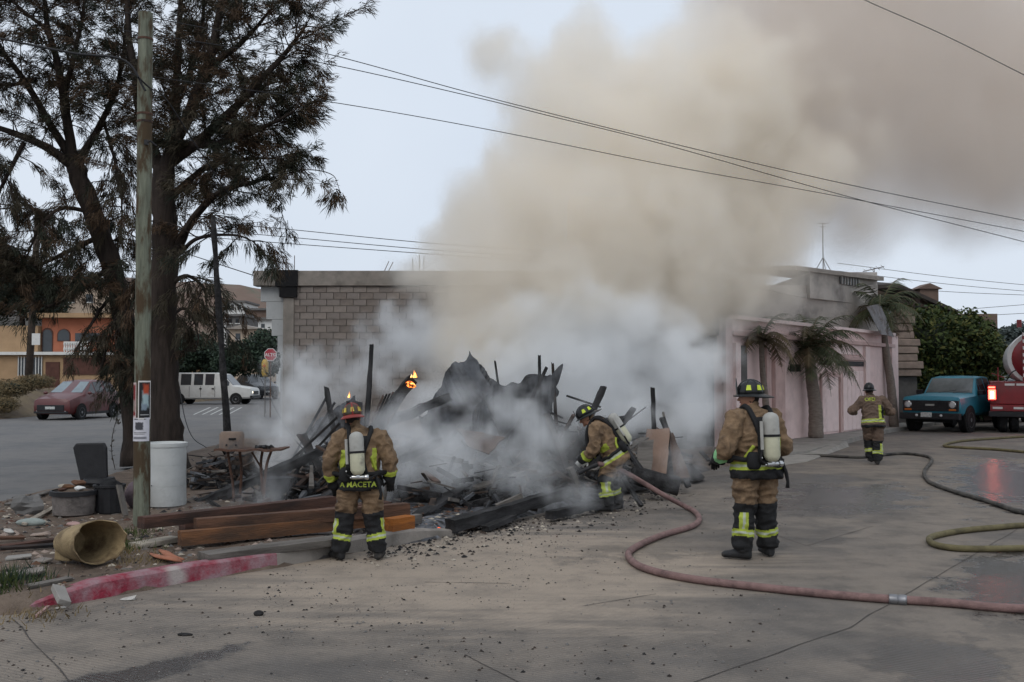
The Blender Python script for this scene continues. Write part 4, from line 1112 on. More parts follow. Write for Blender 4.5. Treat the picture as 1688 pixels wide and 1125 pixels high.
def paper_material(name, paper, inks):
    """printed sheet: soft blotches of ink at fixed places on the sheet"""
    m = mat(name, paper, .85, .06, 20)
    nt = m.node_tree; N, L = nt.nodes, nt.links; bsd = N['Principled BSDF']; src = bsd.inputs['Base Color'].links[0].from_socket
    tc = N.new('ShaderNodeTexCoord')
    for (u, v, ru, rv, col, soft, wob) in inks:
        mp = N.new('ShaderNodeMapping'); mp.vector_type = 'TEXTURE'; mp.inputs['Location'].default_value = (u, v, 0); mp.inputs['Scale'].default_value = (ru, rv, 1); L.new(tc.outputs['UV'], mp.inputs[0])
        sp = N.new('ShaderNodeSeparateXYZ'); L.new(mp.outputs[0], sp.inputs[0])
        mx_ = N.new('ShaderNodeMath'); mx_.operation = 'MAXIMUM'
        for i, ax in enumerate('XY'):
            ab = N.new('ShaderNodeMath'); ab.operation = 'ABSOLUTE'; L.new(sp.outputs[ax], ab.inputs[0]); L.new(ab.outputs[0], mx_.inputs[i])
        nz_ = N.new('ShaderNodeTexNoise'); nz_.inputs['Scale'].default_value = 9; nz_.inputs['Detail'].default_value = 4; L.new(tc.outputs['UV'], nz_.inputs['Vector'])
        ad = N.new('ShaderNodeMath'); ad.operation = 'MULTIPLY_ADD'; L.new(nz_.outputs['Fac'], ad.inputs[0]); ad.inputs[1].default_value = wob; L.new(mx_.outputs[0], ad.inputs[2])
        mr = N.new('ShaderNodeMapRange'); mr.inputs['From Min'].default_value = 1 + wob * .5; mr.inputs['From Max'].default_value = 1 + wob * .5 - soft; L.new(ad.outputs[0], mr.inputs['Value'])
        mx = N.new('ShaderNodeMix'); mx.data_type = 'RGBA'; L.new(mr.outputs[0], mx.inputs[0]); L.new(src, mx.inputs[6]); mx.inputs[7].default_value = (*col, 1); src = mx.outputs[2]
    L.new(src, bsd.inputs['Base Color'])
    return m
def poster(z0, z1, a0, a1, m, name='poster', lab=None):
    b = MB(); n = 10; nv = 4; uv = []
    for j in range(nv + 1):
        for i in range(n + 1):
            t = R(a0 + (a1 - a0) * i / n); z = z0 + (z1 - z0) * j / nv; r = .0985 + .004 * (abs(i - n / 2) / (n / 2)) ** 3 + .002 * nz3((i, j, z0))
            b.v.append((r * math.sin(t) + ptop.x * z / ptop.z, -r * math.cos(t), z)); uv.append((i / n, j / nv))
    for j in range(nv):
        for i in range(n): b.f.append((j * (n + 1) + i, j * (n + 1) + i + 1, (j + 1) * (n + 1) + i + 1, (j + 1) * (n + 1) + i)); b.m.append(0)
    o = b.build(name, m, up_, smooth=True, fix=False)
    lay = o.data.uv_layers.new(name='UVMap')
    for lp in o.data.loops: lay.data[lp.index].uv = uv[lp.vertex_index]
    if lab: o['label'] = lab
    return o
zz = lambda py: (at(234, py, PB.y - .1) - PB).z
W_ = (.6, .6, .6)
pm1 = paper_material('poster_dark_print', (.62, .6, .58), [(.5, .5, .44, .47, (.02, .02, .022), .04, .02), (.55, .52, .32, .26, (.32, .42, .44), .5, .6), (.6, .78, .3, .16, (.42, .07, .03), .5, .7), (.45, .32, .24, .1, (.2, .25, .3), .5, .8), (.5, .12, .38, .012, (.4, .4, .4), .3, .5)])
pm2 = paper_material('poster_photocopy', (.55, .54, .58), [(.5, .64, .22, .19, (.06, .06, .07), .25, .5), (.5, .93, .36, .025, (.12, .12, .12), .3, .6), (.5, .36, .36, .02, (.14, .14, .14), .3, .6), (.5, .3, .32, .018, (.2, .2, .2), .3, .6), (.5, .14, .4, .06, (.2, .2, .22), .3, .5)])
pm3 = paper_material('poster_red_edge', (.55, .45, .43), [(.5, .5, .4, .46, (.2, .03, .03), .1, .3), (.5, .35, .35, .2, (.3, .25, .22), .4, .6)])
poster(zz(692), zz(628), -8, 84, pm1, lab='dark printed poster with a pale figure and a red patch')
poster(zz(728), zz(689), -78, 72, pm2, lab='white photocopied notice with a square dark picture')
poster(zz(690), zz(631), -85, -22, pm3, lab='red poster wrapping the side of the post')
# far pole on the left
fp = thing('utility_pole', 'dark wooden utility pole with crossarm in front of the orange house', 'utility pole', (at(45, 640, 52).x, 52, 0))
fb = Vector(fp.location); M['polebrown'] = mat('dark_pole_wood', (.055, .042, .034), .95, .3, 5, .4, 30)
tp = at(63, 345, 52) - fb
b = MB(); b.tube([(0, 0, 0), tp], [.2, .15], 10); b.build('post', M['polebrown'], fp, smooth=True)
b = MB(); b.beam(at(45, 338, 51.8) - fb, at(82, 362, 51.8) - fb, .12, .14); b.build('crossarm', M['polebrown'], fp)
for px, py in ((48, 336), (58, 342), (78, 356)):
    b = MB(); b.lathe([(.05, 0), (.08, .06), (.04, .1), (.07, .16), (.02, .22)], 8, at(px, py, 51.8) - fb + Vector((0, 0, .05))); b.build('insulator', M['concrete_dark'], fp)
b = MB(); b.lathe([(.18, 0), (.2, .1), (.2, .6), (.15, .66)], 10, at(70, 372, 51.6) - fb); b.build('transformer', M['concrete_dark'], fp)
b = MB(); c0, c1 = at(53, 550, 51.6) - fb, at(66, 569, 51.6) - fb; b.box(c0.x, c1.x, c0.y - .03, c0.y, c1.z, c0.z); b.build('notice_board', M['white'], fp)
# leaning charred post by the table
def charpost(name, label, p0, p1, r0, r1, cat='post', m='char', seed=0, group=None, n=9, k=14):
    p0, p1 = Vector(p0), Vector(p1); b = MB()
    P = [p0.lerp(p1, i / k) for i in range(k + 1)]
    b.tube(P, [r0 + (r1 - r0) * i / k for i in range(k + 1)], n)
    L_ = (p1 - p0).length
    out = []
    for i, v in enumerate(b.v):
        v = Vector(v); c = P[min(k, i // n)] if i < n * (k + 1) else v
        d = (v - c); s_ = 1 + .45 * nz3(v + Vector((seed, 0, 0)), 9) + .25 * nz3(v, 22)
        out.append(tuple(c + d * max(.35, s_)))
    b.v = out
    return b.build(name, M[m], None, label, cat, group, smooth=True, origin=p0)
charpost('burnt_post', 'tall thin charred post leaning behind the rusty table', Vector((at(381, 715, 17.5).x, 17.5, .05)), at(351, 357, 17), .07, .045, seed=3)

def wire(label, pts, r=.012, group=None, name='overhead_wire', cat='wire', m='wire', n=10):
    Q = [at(*p) for p in pts]
    if pts[-1][0] > 1690: Q += [Q[-1] + (Q[-1] - Q[-2]) * 1.2, Q[-1] + (Q[-1] - Q[-2]) * 3.2 + Vector((0, 0, .5))]     # on to poles beyond the frame
    P = smoothpath(Q, n); b = MB(); b.tube(P, r, 5, cap=False)
    return b.build(name, M[m], None, label, cat, group, smooth=True, fix=False, origin=P[0])
wire('highest of the long wires crossing in front of the smoke from the tree', [(200, 20, 15), (510, 82, 16), (800, 160, 17), (1100, 235, 18), (1400, 305, 19), (1700, 366, 20)], .0075)
wire('long wire just below the topmost one across the smoke', [(200, 50, 15), (510, 100, 16), (780, 160, 17), (900, 190, 17.4), (1100, 240, 18), (1400, 325, 19), (1700, 402, 20)], .0075)
wire('lowest long wire sagging across the brown smoke', [(200, 120, 14), (535, 167, 15), (800, 213, 16), (1100, 273, 17), (1350, 318, 18), (1700, 384, 19)], .0065)
wire('single wire across the upper right corner of the sky', [(1380, -28, 12), (1425, 0, 12), (1560, 60, 12), (1720, 140, 12)], .005)
for i, (y0, y1) in enumerate(((376, 400), (389, 411), (400, 418))):
    wire(['upper', 'middle', 'lower'][i] + ' of the three short wires above the block building', [(300, y0 - 12, 34), (450, y0, 33), (695, y1, 32), (900, y1 + 14, 31)], .012)
for i, (y0, y1, lab) in enumerate(((437, 473, 'topmost'), (450, 483, 'second'), (470, 488, 'third'), (512, 500, 'fourth'), (522, 515, 'lowest'))):
    wire(lab + ' of the thin wires beyond the pale roof above the hedge', [(1380 if i < 3 else 1570, y0 - 3 if i < 3 else y0, 48), (1560 if i < 3 else 1620, (y0 + y1) / 2 + 2, 48), (1720, y1, 48)], .012)
wire('thick cable running from the green pole to the upper left', [(-80, 48, 11.6), (0, 64, 11.6), (120, 88, 11.6), (205, 100, 11.6), (240, 150, 11.6)], .014)
wire('cable drooping from the green pole down to the trunk', [(228, 128, 11.5), (248, 146, 11.8), (275, 165, 13), (320, 235, 15), (390, 340, 18)], .011)
wire('far left wire running to the dark pole crossarm', [(-60, 330, 50), (0, 345, 51), (48, 338, 51.8)], .02)
wire('far wire leaving the dark pole crossarm to the building', [(80, 360, 51.8), (200, 385, 48), (420, 455, 40)], .02)
wire('second far wire leaving the left edge to the dark pole', [(-60, 372, 50), (0, 382, 51), (60, 380, 51.9)], .02)
wire('thin cord hanging from the tree trunk to the burnt stump', [(296, 640, 18), (305, 690, 17.5), (318, 722, 17), (340, 738, 16.4)], .008, name='cord', cat='cord')
wire('thin cable sagging from the stop sign side to the machine', [(430, 625, 22), (460, 685, 19), (490, 730, 16.5), (515, 750, 15)], .009, name='cord', cat='cord')
# ================================================================== FIREFIGHTERS
from mathutils.bvhtree import BVHTree
M['tan_coat'] = mat('tan_turnout_cloth', (.185, .122, .072), .92, .35, 9, 1.0, 20, col2=(.075, .05, .033), c2lo=.46, c2hi=.7, c2scale=6)
M['tan_coat2'] = mat('dusty_brown_turnout_cloth', (.125, .085, .062), .92, .35, 9, 1.0, 20, col2=(.075, .055, .043), c2lo=.5, c2hi=.72, c2scale=4.5)
M['blackcloth'] = mat('black_panel_cloth', (.014, .014, .015), .85, .4, 12, .4, 90)
M['lime'] = mat('lime_reflective_tape', (.33, .39, .05), .6, .18, 14, .2, 60, col2=(.2, .24, .04), c2lo=.58, c2hi=.75, c2scale=8)
M['silver'] = mat('silver_reflective_tape', (.36, .39, .30), .5, .2, 14, .2, 60)
M['mint'] = mat('mint_reflective_tape', (.20, .42, .20), .6, .18, 14, .2, 60)
M['skin'] = mat('skin', (.28, .14, .09), .6, .12, 15, .1, 80)
M['hair'] = mat('dark_hair', (.02, .015, .012), .8, .3, 40, .4, 200)
M['boot'] = mat('black_boot_rubber', (.018, .018, .019), .6, .3, 8, .2, 40, col2=(.06, .052, .045), c2lo=.55, c2hi=.7, c2scale=5)
M['tankgrey'] = mat('grey_cylinder_paint', (.33, .325, .30), .5, .15, 8, .1, 40, col2=(.2, .19, .17), c2lo=.55, c2hi=.7, c2scale=6)
M['tankcream'] = mat('cream_cylinder_paint', (.50, .49, .36), .5, .12, 8, .1, 40, col2=(.28, .27, .22), c2lo=.58, c2hi=.7, c2scale=6)
M['strap'] = mat('black_webbing', (.012, .012, .013), .8, .3, 20, .3, 120)
M['helm_black'] = mat('black_helmet_shell', (.016, .017, .018), .35, .3, 6, .1, 30)
M['helm_olive'] = mat('dark_scuffed_helmet_shell', (.05, .045, .03), .45, .4, 9, .2, 30, col2=(.12, .02, .015), c2lo=.55, c2hi=.62, c2scale=4)
M['helm_red'] = mat('red_helmet_rim', (.22, .035, .03), .5, .25, 9, .1, 30)
M['lime_panel'] = mat('bright_lime_panel', (.52, .62, .05), .45, .12, 12)
M['amber_panel'] = mat('amber_helmet_panel', (.52, .40, .06), .45, .2, 12, col2=(.2, .13, .03), c2lo=.5, c2hi=.65, c2scale=9)

def loft(b, secs, n=16):
    """secs: (centre, right axis, forward axis) already scaled"""
    vs, fs = [], []
    for c, a, f in secs:
        for k in range(n):
            t = 2 * math.pi * k / n
            ct, st_ = math.cos(t), math.sin(t)
            ct = math.copysign(abs(ct) ** .85, ct); st_ = math.copysign(abs(st_) ** .85, st_)
            vs.append(Vector(c) + Vector(a) * ct + Vector(f) * st_)
    for i in range(len(secs) - 1):
        for k in range(n): fs.append((i * n + k, i * n + (k + 1) % n, (i + 1) * n + (k + 1) % n, (i + 1) * n + k))
    fs.append(tuple(range(n - 1, -1, -1))); fs.append(tuple((len(secs) - 1) * n + k for k in range(n)))
    b.add(vs, fs)
def capsule(b, p0, p1, r0, r1, n=14):
    p0, p1 = Vector(p0), Vector(p1); d = (p1 - p0).normalized()
    P, Rr = [], []
    for i in range(4): t = i / 4 * math.pi / 2; P.append(p0 - d * r0 * math.cos(t)); Rr.append(max(.004, r0 * math.sin(t)))
    P += [p0, p0.lerp(p1, .5), p1]; Rr += [r0, (r0 + r1) / 2, r1]
    for i in range(3, -1, -1): t = i / 4 * math.pi / 2; P.append(p1 + d * r1 * math.cos(t)); Rr.append(max(.004, r1 * math.sin(t)))
    b.tube(P, Rr, n)
def glove(parent, wrist, d, palm_n, side, m, curl=.5, sc_=1.0, name='glove'):
    """five-fingered glove: d = forearm direction, palm_n = palm normal, side = +1/-1 where the thumb sits"""
    d = Vector(d).normalized(); pn = Vector(palm_n); pn = (pn - d * pn.dot(d)).normalized(); lat = d.cross(pn).normalized() * side
    w = Vector(wrist); b = MB()
    capsule(b, w - d * .02, w + d * .03, .046 * sc_, .043 * sc_)
    loft(b, [(w + d * .01, lat * .034, pn * .026), (w + d * .05, lat * .045, pn * .026), (w + d * .095, lat * .047, pn * .022), (w + d * .108, lat * .04, pn * .016)], 10)
    for i, (o, ln) in enumerate(((.034, .075), (.012, .085), (-.011, .08), (-.033, .062))):
        p = w + d * .098 + lat * o; dd = d.copy(); pts = [p]
        for s_ in range(3):
            dd = (dd + pn * (curl * (.55 + .25 * s_))).normalized(); pts.append(pts[-1] + dd * ln / 3)
        b.tube(pts, [.0125, .012, .0115, .009], 7)
    p = w + d * .035 + lat * .035; dd = (d * .6 + lat * .8 + pn * .25).normalized(); pts = [p]
    for s_ in range(3): pts.append(pts[-1] + dd * .026); dd = (dd + d * .25 + pn * .25 * curl - lat * .12).normalized()
    b.tube(pts, [.016, .0145, .0135, .010], 7)
    return b.build(name, m, parent, smooth=True)

def firefighter(label, loc, rotz, scale, J, opt):
    t = thing('person', label, 'person', loc, rotz)
    t.scale = (scale,) * 3
    V3 = Vector
    J = {k: V3(v) for k, v in J.items()}
    pel, che, nek, hed = J['pelvis'], J['chest'], J['neck'], J['head']
    u = (che - pel).normalized(); rgt = V3(J.get('right', (1, 0, 0))).normalized(); rgt = (rgt - u * rgt.dot(u)).normalized(); fwd = u.cross(rgt).normalized()
    segs = []   # (p0, p1, r0, r1, tag)
    b = MB()
    hipc = (J['hipL'] + J['hipR']) / 2
    low = pel - u * .14
    bk = opt.get('bulk', 1.0)
    secs = [(low - u * .012, rgt * .23 * bk, fwd * .175 * bk), (low, rgt * .244 * bk, fwd * .19 * bk), (pel.lerp(che, .0), rgt * .226 * bk, fwd * .168 * bk), (pel.lerp(che, .2), rgt * .21 * bk, fwd * .152 * bk), (pel.lerp(che, .5), rgt * .222 * bk, fwd * .158 * bk), (pel.lerp(che, .85), rgt * .232 * bk, fwd * .163), (che + u * .06, rgt * .215, fwd * .145), (che + u * .13, rgt * .165, fwd * .115), (nek + u * .02, rgt * .085, fwd * .085), (nek + (hed - nek) * .25, rgt * .078, fwd * .08)]
    loft(b, secs, 20)
    segs += [(low - u * .03, pel, .18, .18, 'hem'), (pel, che, .18, .19, 'torso'), (che, nek, .19, .08, 'upper'), (nek, nek.lerp(hed, .4), .085, .08, 'collar')]
    for s_ in 'LR':
        sh, el, wr = J['sh' + s_], J['el' + s_], J['wr' + s_]
        capsule(b, sh, el, .096, .082); capsule(b, el, wr, .082, .062)
        capsule(b, che + u * .05, sh, .1, .085)
        segs += [(sh, el, .088, .07, 'uarm' + s_), (el, wr, .07, .058, 'farm' + s_)]
        hp, kn, an = J['hip' + s_], J['kn' + s_], J['an' + s_]
        capsule(b, hp, kn, .13, .102); capsule(b, kn, an + (kn - an).normalized() * .06, .098, .094)
        to = J['toe' + s_]
        d = (to - an); d.z = 0; d.normalize(); ln = V3((-d.y, d.x, 0))
        toeup = to.z
        bz = an.z - .075
        loft(b, [(an + V3((0, 0, .12)), ln * .07, d * .075), (an + V3((0, 0, .03)), ln * .062, d * .08)], 12)
        loft(b, [(an - d * .085 + V3((0, 0, -.03)), ln * .03, V3((0, 0, .045))), (an - d * .06 + V3((0, 0, -.03)), ln * .048, V3((0, 0, .055))), (an + d * .04 + V3((0, 0, -.028)), ln * .05, V3((0, 0, .052))), (an + d * .12 + V3((0, 0, -.038 + toeup * .5)), ln * .053, V3((0, 0, .042))), (an + d * .19 + V3((0, 0, -.045 + toeup)), ln * .045, V3((0, 0, .034))), (an + d * .215 + V3((0, 0, -.048 + toeup)), ln * .025, V3((0, 0, .02)))], 12)
        segs += [(hp, kn, .125, .092, 'thigh' + s_), (kn, an + V3((0, 0, .07)), .09, .088, 'calf' + s_), (an + V3((0, 0, .03)), an + d * .2 - V3((0, 0, .04)), .06, .045, 'boot'), (an + V3((0, 0, .05)), an - V3((0, 0, .04)), .065, .06, 'boot')]
    # head with jaw, nose, ears
    hu = V3(J.get('head_up', (0, 0, 1))).normalized(); hf = V3(J['face']).normalized(); hf = (hf - hu * hf.dot(hu)).normalized(); hr = hf.cross(hu).normalized()
    def H(x, y, z): return hed + hr * x + hf * y + hu * z
    loft(b, [(H(0, -.005, -.115), hr * .035, hf * .04), (H(0, .015, -.095), hr * .055, hf * .072), (H(0, .008, -.05), hr * .07, hf * .09), (H(0, 0, 0), hr * .077, hf * .1), (H(0, -.005, .05), hr * .075, hf * .098), (H(0, -.008, .09), hr * .055, hf * .072), (H(0, -.008, .112), hr * .02, hf * .03)], 16)
    capsule(b, H(0, .092, .005), H(0, .118, -.03), .011, .017)     # nose
    capsule(b, H(0, .085, -.095), H(0, .09, -.1), .025, .022)      # chin
    for s_ in (-1, 1): loft(b, [(H(s_ * .075, -.005, -.035), hf * .012, hu * .02), (H(s_ * .09, -.012, -.02), hf * .018, hu * .032)], 8)
    capsule(b, nek, hed - hu * .05, .062, .06)
    segs += [(hed - hu * .05, hed + hu * .04, .09, .09, 'head'), (nek.lerp(hed, .35), hed - hu * .06, .06, .06, 'neck')]
    tmp = b.build('tmp', M['tan_coat'], None)
    rm = tmp.modifiers.new('r', 'REMESH'); rm.mode = 'VOXEL'; rm.voxel_size = opt.get('vox', .0115); rm.use_smooth_shade = True
    sm = tmp.modifiers.new('s', 'SMOOTH'); sm.factor = .5; sm.iterations = 3
    dg = bpy.context.evaluated_depsgraph_get(); ev = tmp.evaluated_get(dg)
    me = bpy.data.meshes.new_from_object(ev)
    bpy.data.objects.remove(tmp)
    nv = len(me.vertices)
    co = np.empty(nv * 3); me.vertices.foreach_get('co', co); co = co.reshape(-1, 3)
    no = np.empty(nv * 3); me.vertices.foreach_get('normal', no); no = no.reshape(-1, 3)
    def classify(C):
        best = np.full(len(C), 1e9); who = np.zeros(len(C), int); tt = np.zeros(len(C))
        for i, (p0, p1, r0, r1, g_) in enumerate(segs):
            p0, p1 = np.array(p0), np.array(p1); d = p1 - p0
            t_ = np.clip(((C - p0) @ d) / (d @ d), 0, 1)
            ds = np.linalg.norm(C - (p0 + t_[:, None] * d), axis=1) - (r0 + (r1 - r0) * t_)
            m_ = ds < best; best[m_] = ds[m_]; who[m_] = i; tt[m_] = t_[m_]
        return who, tt
    who, tt = classify(co)
    cloth = np.array([segs[w][4] not in ('head', 'neck', 'boot') for w in who])
    disp = np.zeros(nv)
    sd = opt.get('seed', 0)
    for i in range(nv):
        if cloth[i]:
            p = V3(co[i]) + V3((sd, 0, 0)); g_ = segs[who[i]][4]
            q = V3((p.x * 7, p.y * 7, p.z * 13)) if not g_.startswith('farm') and not g_.startswith('uarm') else p * 10
            w_ = noise.noise(V3((p.x * 3, p.y * 3, p.z * 3))) * .8
            r_ = 1 - abs(noise.noise(q + V3((w_, w_, w_)))) * 2.2
            disp[i] = max(-.6, r_) * .022 + noise.noise(p * 5) * .016 + noise.noise(p * 26) * .004
    co = co + no * disp[:, None]
    me.vertices.foreach_set('co', co.ravel())
    # materials
    mats = [opt.get('coat', M['tan_coat']), M['blackcloth'], M['lime'], M['silver'], M['skin'], M['hair'], M['boot'], M['mint']]
    me.materials.clear()
    for m_ in mats: me.materials.append(m_)
    nf = len(me.polygons); fc = np.empty(nf * 3); me.polygons.foreach_get('center', fc); fc = fc.reshape(-1, 3)
    fw, ft = classify(fc); mi = np.zeros(nf, int)
    ln = V3((1, 0, 0))
    stripe_h = opt.get('hem', True)
    for i in range(nf):
        g_ = segs[fw[i]][4]; t_ = ft[i]; p = V3(fc[i]); m_ = 0
        h = (p - pel).dot(u)
        if g_ in ('hem', 'torso') or (g_.startswith('thigh') and h > -.148):
            if opt.get('hemstripe') and opt['hemstripe'][0] < h < opt['hemstripe'][1]:
                k = (h - opt['hemstripe'][0]) / (opt['hemstripe'][1] - opt['hemstripe'][0]); m_ = 3 if .33 < k < .67 else 2
            elif opt.get('blackhem') is not None and -.165 < h < opt['blackhem']: m_ = 1
            for (x0, x1, h0, h1, mm, back) in opt.get('patches', ()):
                x = (p - pel).dot(rgt); y = (p - pel).dot(fwd)
                if x0 < x < x1 and h0 < h < h1 and (y < 0) == back: m_ = mm
        elif g_.startswith('farm'):
            if .52 < t_ < .78: m_ = opt.get('cuff', {}).get(g_[-1], 2)
            elif t_ >= .78: m_ = 1
        elif g_.startswith('thigh'): m_ = 1 if t_ > opt.get('kneeblack', .80) else 0
        elif g_.startswith('calf'):
            kn, an = J['kn' + g_[-1]], J['an' + g_[-1]]
            ax = kn.lerp(an, t_); r_ = p - ax; ang = math.degrees(math.atan2(r_.x, -r_.y))   # 0 = towards the back
            m_ = 1
            if .56 < t_ < .78: m_ = 3 if .635 < t_ < .70 else 2
            elif t_ < .56:
                for (a0, a1) in opt.get('legstripe', {}).get(g_[-1], ()):
                    if a0 < ang < a1: m_ = 3 if (a1 - a0) * .36 < ang - a0 < (a1 - a0) * .64 else 2
        elif g_ == 'boot': m_ = 6
        elif g_ == 'head':
            q = p - hed; y, z, x = q.dot(hf), q.dot(hu), q.dot(hr)
            m_ = 4 if (y > .015 or z < -.06 or (abs(x) > .074 and y > -.035)) else 5
            if z > .045: m_ = 5
        elif g_ == 'neck': m_ = 4
        mi[i] = m_
    me.polygons.foreach_set('material_index', mi); me.polygons.foreach_set('use_smooth', [True] * nf); me.update()
    body = link('body', me, t)
    bvh = BVHTree.FromPolygons([tuple(c) for c in co], [tuple(p.vertices) for p in me.polygons])
    def snap(p, off=.006):
        q = bvh.find_nearest(V3(p)); return q[0] + q[1] * off
    # eyes and mouth
    for s_ in (-1, 1):
        e = MB(); e.ball(H(s_ * .03, .088, .012), .0125, 8, 6); eo = e.build('eye', M['white'], t, smooth=True)
        e = MB(); e.ball(H(s_ * .03, .097, .012), .006, 6, 5); e.build('iris', M['black'], eo, smooth=True)
    e = MB(); e.tube([H(-.022, .098, -.058), H(0, .104, -.056), H(.022, .098, -.058)], .005, 5); e.build('mouth', M['helm_red'], t)
    # gloves
    for s_, sg in (('L', 1), ('R', -1)):
        g_ = opt.get('glove' + s_, {})
        d = (J['wr' + s_] - J['el' + s_]).normalized()
        d = V3(g_.get('d', d)).normalized()
        glove(t, J['wr' + s_] + d * .02, d, g_.get('n', (0, 1, 0)), g_.get('side', sg), g_.get('m', M['blackcloth']), g_.get('curl', .45), 1.15)
    # helmet
    hm = opt['helmet']; hl = V3((0, 0, 0))
    hb_ = MB(); prof = [(1.0, .0), (.99, .03), (.93, .065), (.8, .098), (.6, .122), (.35, .137), (.05, .142)]
    secs = [(H(0, -.008, .028 + h), hr * (.104 * k), hf * (.128 * k)) for k, h in prof]; loft(hb_, secs, 24)
    shell = hb_.build('helmet', hm['shell'], t, smooth=True)
    br = MB(); n = 28; rin, rout = [], []
    for k in range(n):
        a = 2 * math.pi * k / n; cx, sy = math.cos(a), math.sin(a)
        ext = .035 + (.075 * max(0, -sy) ** 1.5) + .012 * max(0, sy)
        rin.append(H(.1 * cx, -.008 + .124 * sy, .034)); rout.append(H((.104 + ext * .8) * cx, -.008 + (.128 + ext) * sy, .018 - .022 * max(0, -sy) - .010 * abs(cx)))
    dn = hu * -.009
    vs = rin + rout + [p + dn for p in rin] + [p + dn for p in rout]; fs = []
    for k in range(n):
        k2 = (k + 1) % n
        fs += [(k, k2, n + k2, n + k), (n + k, n + k2, 3 * n + k2, 3 * n + k), (2 * n + k2, 2 * n + k, 3 * n + k, 3 * n + k2), (k2, k, 2 * n + k, 2 * n + k2)]
    br.add(vs, fs); br.build('brim', hm['brim'], shell, smooth='auto')
    for k in range(3):     # ribs over the crown
        rb = MB(); ang = (0, math.pi / 3, -math.pi / 3)[k]; pts = []
        for q in range(13):
            th = math.pi * q / 12; c_, s_2 = math.cos(th), math.sin(th)
            pts.append(H(.106 * c_ * math.sin(ang), -.008 + .13 * c_ * math.cos(ang), .03 + .143 * s_2 ** .8))
        rb.tube(pts, .0075 if k else .011, 5); rb.build('rib', hm['brim'], shell, smooth=True)
    for a in hm.get('panels', ()):
        pn_ = MB(); vs = []
        for (da, z) in ((-.2, .036), (.2, .036), (.15, .085), (-.15, .085)):
            rr = 1.03 if z < .05 else .91
            vs.append(H(.104 * rr * math.sin(a + da), -.008 + .128 * rr * math.cos(a + da), .03 + z))
        vs2 = [v + (v - H(0, 0, .05)).normalized() * .006 for v in vs]
        pn_.hexa(vs + vs2); pn_.build('reflective_panel', hm['pm'], shell)
    if hm.get('front', True):
        fr = MB(); vs = [H(x, .125 + y, z) for x, y, z in ((-.045, .005, .03), (.045, .005, .03), (.05, .01, .1), (.0, .012, hm.get('fh', .17)), (-.05, .01, .1))]; vs2 = [v - hf * .008 for v in vs]
        fr.add(vs + vs2, [(0, 1, 2, 3, 4), (9, 8, 7, 6, 5)] + [(i, (i + 1) % 5, 5 + (i + 1) % 5, 5 + i) for i in range(5)]); fr.build('front_shield', M['helm_black'], shell)
    # breathing set
    if opt.get('scba'):
        lean = opt.get('lean', 0.0)
        tu_ = (u + rgt * lean).normalized()
        c0 = pel.lerp(che, .42) - fwd * .265; r = .082
        B = c0 + tu_ * 0
        cyl = MB(); cyl.lathe([(.03, -.14), (.06, -.125), (r, -.085), (r, .10), (r, .102)], 18, B, tu_); oc = cyl.build('air_cylinder', M['tankcream'], t, smooth='auto')
        c2 = MB(); c2.lathe([(r, .1025), (r, .27), (.075, .305), (.055, .33), (.02, .345)], 18, B, tu_); c2.build('cylinder_top', M['tankgrey'], oc, smooth='auto')
        for h in (.115, .08):
            s2 = MB(); s2.lathe([(r + .001, -.012), (r + .008, -.01), (r + .008, .01), (r + .001, .012)], 18, B + tu_ * h, tu_, cap=False); s2.build('cylinder_strap', M['strap'], oc)
            break
        vl = MB(); vl.lathe([(.025, 0), (.03, .02), (.022, .05)], 10, B - tu_ * .18, tu_); vl.lathe([(.022, -.07), (.026, -.05), (.026, .05), (.022, .07)], 10, B - tu_ * .165, rgt); vl.lathe([(.03, 0), (.034, .015), (.034, .035), (.026, .045)], 10, B - tu_ * .165 + rgt * .075, rgt); vl.build('valve', M['chrome'], oc, smooth='auto')
        bp = MB(); loft(bp, [(pel.lerp(che, .0) - fwd * .165, rgt * .13, fwd * .035), (pel.lerp(che, .35) - fwd * .175, rgt * .075, fwd * .03), (che - fwd * .165, rgt * .085, fwd * .028), (che + u * .08 - fwd * .15, rgt * .1, fwd * .02)], 12); bp.build('backplate', M['strap'], t, smooth=True)
        wb = MB(); P = []
        for k in range(25):
            a = 2 * math.pi * k / 24; q = pel + u * .04 + rgt * (.3 * math.cos(a)) + fwd * (.25 * math.sin(a)); P.append(snap(q, .006))
        wb.tube(P, .026, 6, squash=1.0); wb.build('waist_belt', M['strap'], t, smooth=True)
        for s_ in (-1, 1):
            P = []
            for q in (pel.lerp(che, .1) - fwd * .22 + rgt * s_ * .1, pel.lerp(che, .6) - fwd * .25 + rgt * s_ * .1, che - fwd * .22 + rgt * s_ * .11, che + u * .16 - fwd * .1 + rgt * s_ * .13, che + u * .2 + rgt * s_ * .135, che + u * .1 + fwd * .2 + rgt * s_ * .13, che - u * .1 + fwd * .25 + rgt * s_ * .14, pel + u * .1 + fwd * .25 + rgt * s_ * .17): P.append(snap(q, .01))
            st_ = MB(); st_.tube(smoothpath(P, 4), .028, 6); st_.build('shoulder_strap', M['strap'], t, smooth=True)
        # pressure gauge line and regulator hose
        g1 = MB(); x = B - rgt * .115
        g1.tube([x + tu_ * .26, x + tu_ * .12, x - tu_ * .02], .017, 8); g1.build('gauge_tube', M['tankgrey'], t, smooth='auto')
        g2 = MB(); g2.tube(smoothpath([x - tu_ * .02, x - tu_ * .13 - rgt * .02, B - tu_ * .18, B - tu_ * .19 + rgt * .1, snap(pel + rgt * .25 - fwd * .1 + u * .02, .02), pel + rgt * .27 + fwd * .05 - u * .1], 5), .013, 6); g2.build('air_hose', M['strap'], t, smooth=True)
        g3 = MB(); 
